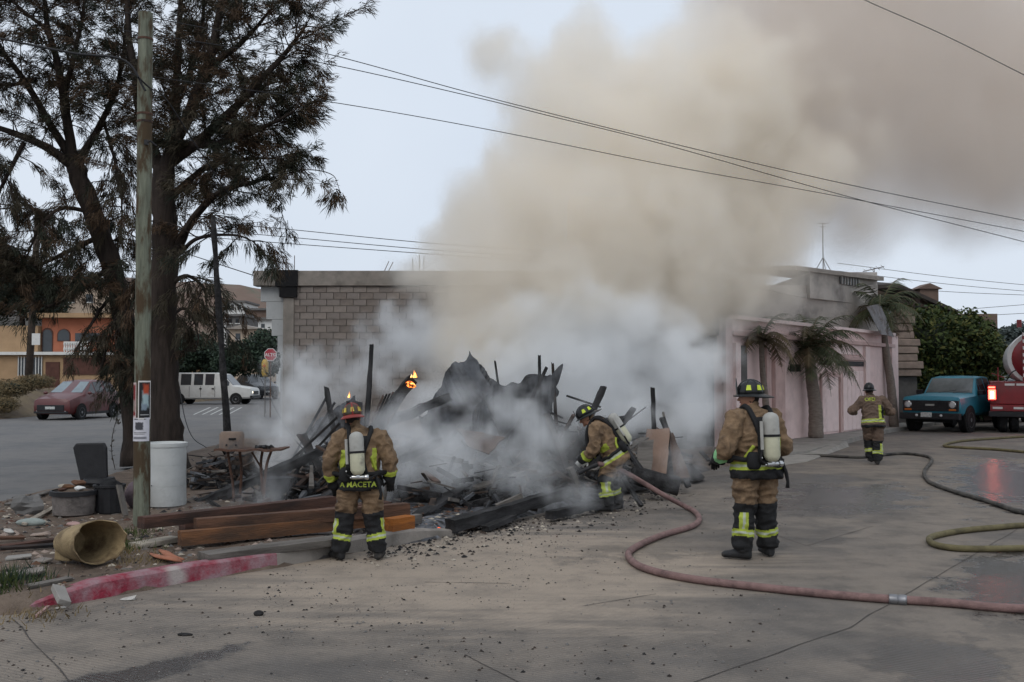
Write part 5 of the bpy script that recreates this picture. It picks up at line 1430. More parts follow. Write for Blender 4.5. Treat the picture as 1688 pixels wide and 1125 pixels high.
        q = snap(pel - rgt * .17 - fwd * .22 + u * .05, .02); loft(g3, [(q - u * .09, rgt * .045, fwd * .04), (q - u * .06, rgt * .07, fwd * .055), (q + u * .04, rgt * .07, fwd * .055), (q + u * .08, rgt * .045, fwd * .04)], 10); g3.build('equipment_pouch', M['strap'], t, smooth=True)
        g4 = MB(); q = snap(pel + rgt * .2 - fwd * .15, .02); g4.tube([q, q - u * .1 + rgt * .04, q - u * .2 + rgt * .06, q - u * .26 + rgt * .05], [.016, .02, .016, .022], 7); g4.build('spare_regulator', M['strap'], t, smooth=True)
        for q in (B - tu_ * .1 - rgt * .13, B - tu_ * .17 - rgt * .08, B - tu_ * .17 + rgt * .11):
            g5 = MB(); g5.ball(q, .014, 8, 6); g5.build('fitting', M['chrome'], oc, smooth=True)
        g6 = MB(); q0, q1 = snap(pel.lerp(che, .2) + rgt * .2 - fwd * .1, .004), snap(pel.lerp(che, .65) + rgt * .16 - fwd * .2, .004); g6.tube(smoothpath([q0, snap(q0.lerp(q1, .5), .008), q1], 4), .02, 5); g6.build('harness_tape', M['lime'], t, smooth=True)
        g6 = MB(); q0, q1 = snap(pel.lerp(che, .12) - rgt * .2 - fwd * .1, .004), snap(pel.lerp(che, .5) - rgt * .16 - fwd * .2, .004); g6.tube(smoothpath([q0, snap(q0.lerp(q1, .5), .008), q1], 4), .018, 5); g6.build('harness_tape', M['lime'], t, smooth=True)
    # lettering
    for (txt, x, h, size, mt_) in opt.get('text', ()):
        cu = bpy.data.curves.new('lettering', 'FONT'); cu.body = txt; cu.size = size; cu.align_x = 'CENTER'; cu.extrude = 0.0; cu.resolution_u = 2; cu.offset = size * .02
        to_ = link('lettering_tmp', cu); dg = bpy.context.evaluated_depsgraph_get(); tm = bpy.data.meshes.new_from_object(to_.evaluated_get(dg)); bpy.data.objects.remove(to_)
        bm = bmesh.new(); bm.from_mesh(tm); bmesh.ops.subdivide_edges(bm, edges=[e for e in bm.edges if e.calc_length() > .03], cuts=2); 
        for v in bm.verts:
            q = pel + u * (h + v.co.y) + rgt * (x + v.co.x) - fwd * .6
            hit = bvh.ray_cast(q, fwd)
            v.co = (hit[0] - fwd * .008) if hit[0] is not None else q + fwd * .4
        bm.to_mesh(tm); bm.free(); tm.materials.clear(); tm.materials.append(M[mt_]); link('lettering', tm, t)
    return t

PI = math.pi
f1 = gnd(592, 923)
firefighter('firefighter standing with back turned beside the stacked planks, red-rimmed helmet', f1, R(3), .905, dict(
    pelvis=(0, 0, .95), chest=(.0, .03, 1.33), neck=(-.05, .06, 1.49), head=(-.095, .1, 1.615), head_up=(-.12, .1, 1), face=(-.15, 1, -.1),
    shL=(-.215, .02, 1.40), elL=(-.345, -.02, 1.12), wrL=(-.30, .08, .86), shR=(.22, .02, 1.40), elR=(.345, -.02, 1.14), wrR=(.345, .06, .92),
    hipL=(-.115, 0, .87), knL=(-.165, .04, .47), anL=(-.225, .0, .09), toeL=(-.33, .15, 0), hipR=(.115, 0, .87), knR=(.165, .04, .47), anR=(.225, .0, .09), toeR=(.25, .2, 0)),
    dict(scba=True, blackhem=-.02, seed=1.0, lean=-.06, hemstripe=(.02, .05), helmet=dict(shell=M['helm_olive'], brim=M['helm_red'], panels=[PI, PI * .72, PI * 1.28, PI * .45, PI * 1.55], pm=M['amber_panel'], front=False),
         legstripe={'L': [(-100, -38)], 'R': [(50, 110)]}, text=[('A MACETA', 0.0, -.115, .085, 'lime')], patches=[(-.22, -.14, .08, .3, 2, True), (.15, .2, .1, .32, 2, True)]))
f2 = gnd(1247, 921)
firefighter('firefighter standing alone on the street in profile, black helmet with bright lime panels', f2, R(24), 1.035, dict(
    pelvis=(0, 0, .96), chest=(0, .02, 1.34), neck=(.0, .04, 1.50), head=(-.01, .07, 1.625), head_up=(0, .04, 1), face=(-.9, .5, -.08),
    shL=(-.225, .02, 1.41), elL=(-.37, -.03, 1.12), wrL=(-.30, .2, 1.0), shR=(.225, .02, 1.41), elR=(.34, -.02, 1.12), wrR=(.28, .2, .98),
    hipL=(-.11, 0, .88), knL=(-.125, .03, .48), anL=(-.165, .0, .09), toeL=(-.3, .15, 0), hipR=(.11, 0, .88), knR=(.13, .03, .48), anR=(.19, .05, .09), toeR=(.25, .25, 0)),
    dict(scba=True, bulk=1.1, hemstripe=(-.06, .02), blackhem=-.06, seed=5.0, cuff={'L': 7, 'R': 2}, kneeblack=.78, helmet=dict(shell=M['helm_black'], brim=M['helm_black'], panels=[PI, PI * .7, PI * 1.3, PI * .42, PI * 1.58], pm=M['lime_panel'], fh=.19),
         legstripe={'L': [(-62, -8)], 'R': [(60, 110)]}, gloveL=dict(curl=.9, n=(0, 0, -1))))
f3 = gnd(1006, 842)
firefighter('firefighter bending forward into the smoke with the hose, lime-panelled helmet', f3, R(82), .98, dict(
    pelvis=(0, -.06, .82), chest=(.0, .15, 1.15), neck=(0, .25, 1.28), head=(0, .34, 1.35), head_up=(0, .55, 1), face=(0, 1, -.55),
    shL=(-.21, .18, 1.19), elL=(-.28, .22, .90), wrL=(-.16, .38, .74), shR=(.21, .18, 1.19), elR=(.26, .16, .91), wrR=(.17, .33, .74),
    hipL=(-.11, -.06, .78), knL=(-.14, .07, .45), anL=(-.15, .03, .09), toeL=(-.18, .25, 0), hipR=(.11, -.07, .78), knR=(.13, .0, .44), anR=(.14, -.1, .09), toeR=(.16, .1, 0)),
    dict(scba=True, hemstripe=(-.07, .03), seed=9.0, helmet=dict(shell=M['helm_black'], brim=M['helm_black'], panels=[PI * .5, PI * .25, PI * .75, PI * 1.5, PI * 1.25], pm=M['lime_panel'], fh=.17),
         legstripe={'L': [(-120, -40)], 'R': [(40, 110)]}, gloveL=dict(curl=.9, n=(1, 0, 0), m=M['white']), gloveR=dict(curl=.9, n=(-1, 0, 0), m=M['white']), patches=[(-.25, -.12, .1, .2, 2, False)]))
f4 = gnd(1440, 766)
firefighter('firefighter walking away toward the blue pickup with elbows out, plain dark helmet', f4, R(-8), .98, dict(
    pelvis=(0, 0, .96), chest=(-.01, .06, 1.34), neck=(-.03, .1, 1.50), head=(-.05, .14, 1.62), head_up=(0, .1, 1), face=(-.05, 1, -.1),
    shL=(-.225, .05, 1.40), elL=(-.44, .03, 1.18), wrL=(-.34, .27, 1.14), shR=(.22, .05, 1.40), elR=(.40, .02, 1.17), wrR=(.30, .26, 1.14),
    hipL=(-.10, 0, .88), knL=(-.06, .16, .52), anL=(-.03, .10, .13), toeL=(-.03, .3, 0), hipR=(.10, 0, .88), knR=(.10, .02, .47), anR=(.07, -.06, .09), toeR=(.1, .2, 0)),
    dict(scba=False, coat=M['tan_coat2'], hemstripe=(-.05, .03), blackhem=-.1, seed=13.0, vox=.013, helmet=dict(shell=M['helm_black'], brim=M['helm_black'], panels=[], pm=M['lime_panel'], front=False),
         legstripe={'L': [], 'R': [(20, 80)]}, kneeblack=.86, patches=[(.10, .16, .03, .32, 2, True), (.16, .24, .05, .3, 1, True)], text=[('OFD', -.06, .42, .11, 'lime')]))
# ================================================================== VEHICLES
M['tyre'] = mat('tyre_rubber', (.014, .014, .015), .85, .3, 12, .3, 40)
M['rim'] = mat('wheel_rim', (.22, .22, .23), .4, .2, 8, metal=.7)
M['underbody'] = mat('underbody', (.012, .012, .012), .9, .2, 8)
M['plate'] = mat('licence_plate', (.5, .5, .48), .6, .1, 8, col2=(.25, .3, .3), c2lo=.5, c2hi=.6, c2scale=18)
M['lampglass'] = mat('headlamp_glass', (.5, .5, .5), .15, .1, 8, spec=.6)
M['amber'] = mat('amber_lens', (.45, .12, .02), .3, .1, 8)
M['glassblue'] = mat('windscreen', (.16, .2, .22), .08, .2, 2, spec=.7)
M['glasspale'] = mat('dusty_windscreen', (.10, .105, .10), .15, .3, 3, spec=.6)
def paint(name, col, **k): M[name] = mat(name, col, .45, .18, 3, .08, 25, spec=.5, coat=.25, **k); return M[name]
def carbody(t, st, m, side=(), shield=(), rear=(), glass='glass', shieldglass=None):
    """st: stations (x, z sill, z belt, half width, half roof width, z roof)"""
    b = MB(); rings = []
    for (x, zb, ze, w, wr, zr) in st:
        half = [(w * .88, zb), (w * .985, zb + .1), (w, zb + (ze - zb) * .55), (w * .965, ze), (wr, zr), (wr * .82, zr + .025)]
        ring = [(x, y, z) for y, z in half] + [(x, 0, zr + .04)] + [(x, -y, z) for y, z in reversed(half)]
        rings.append(len(b.v)); b.v += ring
    n = 13
    for i in range(len(st) - 1):
        for k in range(n):
            b.f.append((rings[i] + k, rings[i] + (k + 1) % n, rings[i + 1] + (k + 1) % n, rings[i + 1] + k)); b.m.append(0)
    b.f.append(tuple(rings[0] + k for k in range(n))); b.m.append(0); b.f.append(tuple(rings[-1] + k for k in range(n))); b.m.append(0)
    body = b.build('body', m, t, smooth='auto')
    P = lambda i, k: Vector(b.v[rings[i] + k])
    def pane(name, q, inset, mt, off=.008):
        q = [Vector(x) for x in q]; c = sum(q, Vector()) / 4; nrm = (q[1] - q[0]).cross(q[3] - q[0]).normalized()
        if nrm.dot(c - Vector((0, 0, .9))) < 0: nrm = -nrm
        q = [c + (x - c) * (1 - inset) for x in q]
        g = MB(); g.hexa([x + nrm * .001 for x in q] + [x + nrm * off for x in q]); return g.build(name, mt, t)
    for (i, f0, f1) in side:
        for a, c in ((3, 4), (9, 8)):
            lo0, lo1, hi0, hi1 = P(i, a), P(i + 1, a), P(i, c), P(i + 1, c)
            pane('side_window', [lo0.lerp(lo1, f0), lo0.lerp(lo1, f1), hi0.lerp(hi1, f1), hi0.lerp(hi1, f0)], .12, M[glass])
    for i in shield: pane('windscreen', [P(i, 4), P(i, 8), P(i + 1, 8), P(i + 1, 4)], .08, M[shieldglass or glass], .03)
    for i in rear: pane('rear_window', [P(i, 4), P(i, 8), P(i + 1, 8), P(i + 1, 4)], .1, M[glass], .03)
    return body
def wheel(t, x, y, r, w, rimm='rim'):
    s_ = 1 if y > 0 else -1
    a = MB(); a.lathe([(r * .62, -w / 2), (r * .95, -w / 2), (r, -w * .32), (r, w * .32), (r * .95, w / 2), (r * .62, w / 2)], 22, (x, y, r), (0, s_, 0)); tw_ = a.build('wheel', M['tyre'], t, smooth='auto')
    a = MB(); a.lathe([(r * .6, w * .3), (r * .62, w * .52), (r * .5, w * .44), (r * .2, w * .4), (r * .16, w * .52), (.01, w * .52)], 14, (x, y, r), (0, s_, 0)); a.build('rim', M[rimm], tw_, smooth='auto')
    a = MB(); a.lathe([(r * 1.15, w * .2), (r * 1.15, w * .43)], 20, (x, y, r * 1.04), (0, s_, 0)); a.build('wheel_arch', M['underbody'], t)
def bx_(t, name, m, x0, x1, y0, y1, z0, z1, bevel=.01, **k):
    a = MB(); a.box(x0, x1, y0, y1, z0, z1); return a.build(name, M[m], t, bevel=bevel, **k)
def disc(t, name, m, x, y, z, r, d=.03, ax=(1, 0, 0), par=None):
    a = MB(); a.lathe([(r, 0), (r, d * .6), (r * .7, d), (.005, d * 1.1)], 14, (x, y, z), ax); return a.build(name, M[m], par or t, smooth='auto')
# red hatchback
paint('red_car_paint', (.09, .012, .012), col2=(.06, .02, .018), c2lo=.5, c2hi=.7, c2scale=1.5)
def hatch(label, loc, rot, mt, name='parked_car', s=1.0, group=None, gl='glass', sg='glassblue'):
    t = thing(name, label, 'car', loc, rot, group); t.scale = (s,) * 3
    carbody(t, [(1.84, .32, .62, .6, .48, .66), (1.76, .24, .74, .74, .6, .78), (1.25, .2, .9, .82, .68, .94), (.86, .2, .96, .83, .71, 1.0), (.12, .2, .99, .83, .60, 1.45), (-.55, .2, 1.01, .83, .61, 1.5), (-1.25, .2, 1.03, .83, .60, 1.45), (-1.62, .22, 1.0, .80, .66, 1.06), (-1.75, .3, .8, .74, .62, .84)], mt, [(3, .25, 1), (4, 0, .92), (5, .05, .9)], [3], [6], gl, sg)
    for x in (1.12, -1.12):
        for y in (.76, -.76): wheel(t, x, y, .29, .18)
    for y in (.5, -.5):
        a = MB(); a.hexa([(1.74, y - .13, .6), (1.77, y + .13 * (1 if y < 0 else -1) * 0 + .13, .6), (1.6, y + .16, .6), (1.58, y - .1, .6), (1.72, y - .12, .74), (1.72, y + .12, .74), (1.5, y + .18, .76), (1.5, y - .08, .76)]); a.build('headlight', M['lampglass'], t)
        disc(t, 'fog_lamp', 'lampglass', 1.8, y * 1.1, .36, .05)
        a = MB(); a.ball((.75, y * 1.85, 1.02), (.07, .09, .06), 8, 6); a.build('wing_mirror', mt, t, smooth=True)
    bx_(t, 'grille', 'dark', 1.72, 1.87, -.55, .55, .36, .58); bx_(t, 'bumper_strip', 'dark', 1.7, 1.86, -.68, .68, .26, .34); bx_(t, 'licence_plate', 'plate', 1.872, 1.885, -.2, .2, .42, .52)
    for s_ in (1, -1): bx_(t, 'sill_trim', 'dark', -.8, .8, s_ * .81 - .02, s_ * .81 + .02, .2, .3)
    return t
c = gnd(98, 692); hatch('dark red hatchback parked beside the dry bank with its front to the camera', (c.x + .3, c.y + 1.2, 0), math.atan2(-1.0, -.14), M['red_car_paint'], s=1.14)
paint('blue_car_paint', (.06, .13, .28))
c = gnd(188, 664); hatch('small blue car half hidden by the leaning trunk on the side street', (c.x, 62, 0), math.atan2(-.3, -.95), M['blue_car_paint'], s=1.1, gl='glass', sg='glasspale')
paint('dark_car_paint', (.03, .033, .038))
c = gnd(424, 659); hatch('dark car beyond the white van under the bushes', (at(422, 650, 84).x, 84, 0), math.atan2(-.8, .6), M['dark_car_paint'], s=1.35, sg='glass')
hatch('dark car between the blue pickup and the fire truck', (at(1640, 650, 43).x, 43, 0), math.atan2(-.95, -.3), M['dark_car_paint'], s=1.2, sg='glass')
# white van
M['van_white'] = mat('white_van_paint', (.52, .52, .5), .45, .08, 3, coat=.2, col2=(.40, .38, .35), c2lo=.55, c2hi=.75, c2scale=1.2)
VY = 68.0
t = thing('passenger_van', 'long white passenger van crossing the end of the side street', 'van', (at(349, 660, VY).x, VY, 0), R(-3))
carbody(t, [(3.05, .5, .92, .85, .7, .95), (2.95, .4, 1.05, .95, .78, 1.09), (2.1, .35, 1.18, 1.0, .85, 1.22), (1.75, .35, 1.22, 1.0, .86, 1.26), (1.05, .35, 1.25, 1.0, .80, 2.02), (.6, .35, 1.25, 1.0, .82, 2.1), (-2.9, .35, 1.25, 1.0, .82, 2.1), (-3.1, .4, 1.22, .98, .8, 2.0)], M['van_white'], [(3, .3, 1), (5, .02, .22), (5, .24, .44), (5, .47, .70), (5, .72, .96)], [3], [6], 'glass')
for x in (2.0, -1.9):
    for y in (.9, -.9): wheel(t, x, y, .36, .24)
for y in (.7, -.7): disc(t, 'headlight', 'lampglass', 2.98, y, .82, .13)
a = MB(); a.ball((3.02, -.7, .82), .07, 8, 6); M['litlamp'] = mat('lit_headlamp', (.9, .8, .6), .4, 0, 4, emit=(1, .85, .6), estr=2.5); a.build('lit_bulb', M['litlamp'], t)
bx_(t, 'bumper', 'dark', 2.95, 3.12, -.95, .95, .42, .6); bx_(t, 'grille', 'dark', 3.0, 3.08, -.5, .5, .66, .9)
for x in (.35, -.5): bx_(t, 'door_handle', 'dark', x, x + .16, -1.03, -1.0, 1.02, 1.1)
for x in (.55, -.42, -1.2, -2.1): bx_(t, 'door_seam', 'underbody', x, x + .02, -1.006, -.99, .5, 1.22, bevel=0)
# crossing stripes on the side street
M['roadpaint'] = mat('worn_road_paint', (.42, .42, .4), .9, .2, 3)
for i in range(5):
    p = [gnd(318 + i * 14, 684), gnd(321 + i * 14, 684), gnd(348 + i * 13, 672), gnd(345 + i * 13, 672)]
    a = MB(); a.add([(q.x, q.y, .009) for q in p], [(0, 1, 2, 3)]); tag(a.build('road_marking', M['roadpaint'], fix=False), 'worn white crossing stripe on the side street', kind='structure')
# blue pickup
paint('teal_pickup_paint', (.02, .18, .25), col2=(.03, .10, .13), c2lo=.6, c2hi=.75, c2scale=2)
c = gnd(1532, 713)
t = thing('pickup_truck', 'old turquoise pickup with black grille parked beside the hedge', 'pickup truck', (c.x + 1.75, c.y + 1.75, 0), math.atan2(-.72, -.69))
carbody(t, [(2.48, .62, 1.05, .9, .84, 1.1), (2.42, .55, 1.14, .98, .9, 1.19), (1.0, .55, 1.22, 1.0, .88, 1.27), (.82, .55, 1.23, 1.0, .86, 1.29), (.38, .55, 1.24, 1.0, .76, 1.83), (-.1, .55, 1.24, 1.0, .77, 1.88), (-.72, .55, 1.24, 1.0, .77, 1.86), (-.86, .55, 1.24, 1.0, .78, 1.3), (-.9, .55, 1.22, 1.0, .95, 1.26), (-2.7, .6, 1.22, 1.0, .95, 1.26)], M['teal_pickup_paint'], [(3, .3, 1), (4, 0, 1), (5, .05, .9)], [3], [6], 'glass', 'glasspale')
for x in (1.62, -1.7):
    for y in (.88, -.88): wheel(t, x, y, .42, .3)
bx_(t, 'grille', 'dark', 2.43, 2.52, -.93, .93, .72, 1.08)
for i in range(4): bx_(t, 'grille_bar', 'helm_black', 2.522, 2.535, -.62, .62, .76 + i * .075, .785 + i * .075, bevel=0)
for y in (.74, -.74):
    h_ = disc(t, 'headlight', 'lampglass', 2.523, y, .94, .10); a = MB(); a.lathe([(.105, 0), (.125, .02), (.105, .035)], 14, (2.524, y, .94), (1, 0, 0), cap=False); a.build('headlight_ring', M['chrome'], h_)
    bx_(t, 'turn_signal', 'amber', 2.522, 2.545, y - .12, y + .12, .74, .80)
    disc(t, 'fog_lamp', 'lampglass', 2.64, y * .55, .58, .045)
    a = MB(); a.box(.62, .8, y * 1.42 - .1, y * 1.42 + .1, 1.26, 1.42); a.build('wing_mirror', M['dark'], t, bevel=.02)
bx_(t, 'bumper', 'dark', 2.42, 2.63, -1.0, 1.0, .44, .66, bevel=.03); bx_(t, 'licence_plate', 'plate', 2.64, 2.655, -.27, .1, .52, .68)
bx_(t, 'badge', 'tankgrey', 2.537, 2.55, -.15, .15, .90, .96, bevel=0)
bx_(t, 'skid_plate', 'underbody', 1.3, 2.4, -.7, .7, .34, .5)
for x in (.35, -.3, .95):
    a = MB(); a.beam((x, -.5, 1.31 if x > .8 else 1.31), (x, .5, 1.31), .01, .01)
a = MB(); a.tube([(.97, -.3, 1.32), (.78, .25, 1.42)], .008, 5); a.tube([(.97, .2, 1.32), (.8, .7, 1.40)], .008, 5); a.build('wiper', M['dark'], t)
# fire engine (its rear corner is in view)
paint('fire_red_paint', (.20, .008, .012), col2=(.11, .02, .018), c2lo=.52, c2hi=.72, c2scale=1.6)
M['tail'] = mat('lit_tail_lamp', (.5, .02, .01), .4, 0, 4, emit=(1.0, .05, .03), estr=14.0)
M['tailcore'] = mat('lit_tail_core', (.9, .4, .3), .4, 0, 4, emit=(1.0, .45, .3), estr=14.0)
M['engwhite'] = mat('white_engine_paint', (.6, .58, .56), .4, .08, 4, coat=.3)
FT = Vector((at(1630, 690, 33.6).x, 33.6, 0))
t = thing('fire_engine', 'red fire engine tanker with white diagonal stripes and a lit tail lamp', 'fire engine', FT, R(-25))
bx_(t, 'rear_deck', 'fire_red_paint', .05, 2.55, .1, 6, .95, 1.72, bevel=.03)
bx_(t, 'rear_bumper', 'dark', .0, 2.6, -.18, .09, .55, .72); bx_(t, 'bumper_step', 'fire_red_paint', .05, 2.55, -.1, .095, .73, .945)
for x, z in ((.12, .84), (.75, .84), (1.5, .84), (.5, 1.62), (.85, 1.62), (1.8, 1.62)): bx_(t, 'reflector', 'engwhite', x, x + .3, -.112 if z < 1 else .085, -.102 if z < 1 else .098, z - .035, z + .035, bevel=0)
lb = bx_(t, 'lamp_box', 'fire_red_paint', -.02, .24, -.02, .095, 1.05, 1.62)
a = MB(); a.box(.0, .22, -.045, -.022, 1.12, 1.45); a.build('tail_lamp', M['tail'], t, bevel=.015); 
a = MB(); a.box(.06, .16, -.062, -.047, 1.16, 1.38); a.build('tail_lamp_core', M['tailcore'], t, bevel=.01)
bx_(t, 'marker_lamp', 'tail', .0, .2, -.04, -.022, 1.5, 1.55, bevel=0)
def ell(y, rx, rz, cx=1.72, cz=2.5, n=28): return [(cx + rx * math.cos(2 * math.pi * k / n), y, cz + rz * math.sin(2 * math.pi * k / n)) for k in range(n)]
def eloft(name, rs, m, par):
    a = MB(); n = 28
    for y, rx, rz in rs: a.v += ell(y, rx, rz)
    for i in range(len(rs) - 1):
        for k in range(n): a.f.append((i * n + k, i * n + (k + 1) % n, (i + 1) * n + (k + 1) % n, (i + 1) * n + k)); a.m.append(0)
    a.f.append(tuple(range(n))); a.m.append(0); a.f.append(tuple((len(rs) - 1) * n + k for k in range(n))); a.m.append(0)
    return a.build(name, m, par, smooth='auto')
eloft('tank', [(.42, 1.02, .86), (.42, 1.12, .96), (.5, 1.15, .99), (5.8, 1.15, .99)], M['engwhite'], t)
eloft('tank_end', [(.26, .35, .3), (.3, .7, .6), (.37, .95, .82), (.425, 1.0, .86)], M['fire_red_paint'], t)
bx_(t, 'rear_panel', 'fire_red_paint', 1.05, 2.5, .12, .25, 1.73, 3.35, bevel=.02)
for i in range(7):
    z = 1.76 + i * .23; a = MB()
    a.hexa([(1.06, .105, z + .12), (1.32, .105, z), (1.32, .118, z), (1.06, .118, z + .12), (1.06, .105, z + .23), (1.32, .105, z + .11), (1.32, .118, z + .11), (1.06, .118, z + .23)]); a.build('diagonal_stripe', M['engwhite'], t)
def lettering(txt, size, m, parent, loc, rot, name='lettering', ext=.004):
    cu = bpy.data.curves.new(name, 'FONT'); cu.body = txt; cu.size = size; cu.extrude = ext; cu.resolution_u = 2; cu.offset = size * .02
    o = link('tmp', cu); dg = bpy.context.evaluated_depsgraph_get(); me = bpy.data.meshes.new_from_object(o.evaluated_get(dg)); bpy.data.objects.remove(o)
    me.materials.clear(); me.materials.append(m); return link(name, me, parent, loc, rot)
lettering('ES', .34, M['engwhite'], t, (1.36, .11, 3.0), (R(90), 0, 0))
a = MB(); a.tube([(.3, .0, 1.72), (.3, .0, 2.2)], .02, 6); a.tube([(.1, .05, 2.0), (.5, .05, 1.85)], .015, 5); a.build('hose_bracket', M['fire_red_paint'], t)
a = MB(); a.tube(smoothpath([(.55, .2, 1.74), (.7, .1, 2.0), (.84, .1, 2.1)], 4), .02, 5); a.build('cable', M['dark'], t)
for y in (1.2, 2.5):
    for x in (.42, .78, 1.9, 2.25):
        a = MB(); a.lathe([(.3, -.12), (.46, -.13), (.5, -.08), (.5, .08), (.46, .13), (.3, .12)], 20, (x, y - .6, .5), (1, 0, 0)); a.build('wheel', M['tyre'], t, smooth='auto')
bx_(t, 'chassis', 'underbody', .3, 2.3, .2, 6, .5, .94)
bx_(t, 'beacon', 'fire_red_paint', .9, 1.05, .3, .45, 3.54, 3.8)

# ================================================================== STREET SIGNS
M['signred'] = mat('stop_sign_red', (.35, .03, .045), .5, .1, 6)
SY = 46.0; sp = at(446, 585, SY)
t = thing('stop_sign', 'red octagonal ALTO stop sign beside the block building', 'sign', (sp.x, SY, 0))
b = MB(); b.tube([(0, .03, 0), (0, .03, sp.z + .2)], .03, 8); b.build('post', M['rust'], t)
def octa(r): return [(r * math.cos(math.pi / 8 + k * math.pi / 4), sp.z + r * math.sin(math.pi / 8 + k * math.pi / 4)) for k in range(8)]
b = MB(); b.prism(octa(.31), 'y', -.012, 0); pl = b.build('plate_border', M['white'], t)
b = MB(); b.prism(octa(.28), 'y', -.018, -.0135); b.build('plate', M['signred'], t)
lettering('ALTO', .21, M['white'], t, (-.255, -.02, sp.z - .075), (R(90), 0, 0))
M['yellow'] = mat('yellow_paint', (.42, .27, .05), .5, .15, 6)
sp2 = at(437, 607, SY)
t = thing('signal_box', 'rounded yellow box on a thin pole just left of the stop sign', 'signal', (sp2.x, SY, 0))
b = MB(); b.tube([(0, .03, 0), (0, .03, sp2.z - .3)], .03, 8); b.build('post', M['concrete_dark'], t)
b = MB(); loft(b, [((0, 0, sp2.z - .4), (.1, 0, 0), (0, .1, 0)), ((0, 0, sp2.z - .3), (.16, 0, 0), (0, .14, 0)), ((0, 0, sp2.z + .25), (.16, 0, 0), (0, .14, 0)), ((0, 0, sp2.z + .4), (.08, 0, 0), (0, .08, 0))], 14); b.build('housing', M['yellow'], t, smooth=True)
b = MB(); b.lathe([(.06, 0), (.07, .03), (.02, .035)], 12, (0, -.145, sp2.z + .1), (0, -1, 0)); b.build('lens', M['amber'], t)

# ================================================================== HOSES
def hose(label, pts, r, m):
    P = []
    for p in pts: P.append(gnd(p[0], p[1], r) if len(p) == 2 else at(*p))
    for k in (-1, 0):     # the line goes on beyond the frame
        if pts[k][0] > 1690:
            e = P[k]; x = [e + Vector((1.6, .35 * (1 if k else -1), 0)), e + Vector((4.2, 1.2 if k else .2, 0))]
            P = P + x if k else [x[1], x[0]] + P
    P = smoothpath(P, 8)
    for p in P: p.z = max(p.z, r * .9 + .004)
    b = MB(); b.tube(P, r, 10); o = b.build('fire_hose', m, None, label, 'fire hose', 'charged fire hoses lying on the street', smooth=True, origin=P[0])
    # brass couplings
    return o, P
M['hosepink'] = mat('dusty_pink_hose_jacket', (.20, .125, .115), .9, .22, 14, .4, 90, col2=(.11, .07, .066), c2lo=.5, c2hi=.68, c2scale=5)
M['hosedark'] = mat('dark_hose_jacket', (.085, .078, .07), .9, .3, 12, .4, 90, col2=(.025, .024, .024), c2lo=.48, c2hi=.62, c2scale=2.5)
M['hoseolive'] = mat('olive_hose_jacket', (.135, .115, .06), .9, .22, 14, .4, 90, col2=(.08, .068, .038), c2lo=.5, c2hi=.68, c2scale=5)
o, P = hose('dusty pink hose snaking from the bending firefighter across the foreground street', [(985, 765, 13.95), (1003, 768, 14.0), (1030, 779, 14.1), (1060, 796, 14.1), (1095, 817, 14.05), (1132, 837), (1152, 852), (1142, 867), (1090, 883), (1048, 902), (1036, 917), (1060, 936), (1130, 953), (1250, 968), (1400, 983), (1550, 993), (1720, 1004)], .036, M['hosepink'])
cpl = MB(); q = gnd(1480, 989, .036); cpl.lathe([(.036, -.07), (.044, -.065), (.044, -.01), (.038, 0), (.046, .01), (.046, .06), (.037, .07)], 14, (0, 0, 0), (gnd(1500, 990) - gnd(1460, 987)).normalized()); co_ = cpl.build('coupling', M['rim'], o, smooth='auto'); co_.location = q - P[0]
nz_ = MB(); nz_.lathe([(.04, 0), (.045, .05), (.03, .1), (.028, .2), (.04, .26), (.04, .3)], 12, (0, 0, 0), (-1, -.05, -.45)); nz_.build('nozzle', M['dark'], o, smooth='auto')
hose('dark hose running past the walking firefighter and curling to the right edge', [(1255, 757), (1290, 753), (1350, 751), (1420, 754), (1480, 748), (1520, 751), (1536, 758), (1524, 777), (1530, 793), (1562, 807), (1620, 824), (1720, 850)], .034, M['hosedark'])
hose('olive hose loop lying at the right edge of the wet street', [(1720, 866), (1640, 870), (1580, 876), (1540, 884), (1532, 891), (1548, 900), (1600, 905), (1720, 903)], .036, M['hoseolive'])
hose('olive hose loop in front of the fire engine', [(1720, 719), (1640, 723), (1580, 728), (1556, 735), (1585, 738), (1640, 741), (1720, 747)], .036, M['hoseolive'])
# ================================================================== BURNT SHACK AND JUNK ON THE LOT
def woodmat(name, col, col2, lo=.48, hi=.66, var=.3, rough=.85):
    return mat(name, col, rough, var, 7, .6, 30, stretch=(.35, 5, 5), col2=col2, c2lo=lo, c2hi=hi, c2scale=2.2, c2stretch=(.6, 2.5, 2.5))
M['w_dark'] = woodmat('dark_brown_timber', (.085, .042, .03), (.035, .022, .018))
M['w_mid'] = woodmat('brown_timber', (.12, .062, .038), (.05, .03, .022))
M['w_orange'] = woodmat('orange_brown_timber', (.19, .085, .038), (.07, .042, .028), .42, .66)
M['w_bright'] = woodmat('bright_orange_timber', (.34, .115, .022), (.16, .065, .028), .48, .75)
M['w_pale'] = woodmat('pale_weathered_board', (.42, .37, .30), (.22, .19, .155))
M['w_grey'] = woodmat('grey_weathered_board', (.15, .135, .12), (.075, .066, .058))
M['w_char'] = woodmat('charred_timber', (.013, .0125, .0125), (.05, .048, .05), .5, .72, .6)
M['w_scorch'] = woodmat('scorched_timber', (.05, .032, .025), (.013, .012, .012), .42, .6, .5)
drng = random.Random(5)
def du(a, b): return drng.uniform(a, b)
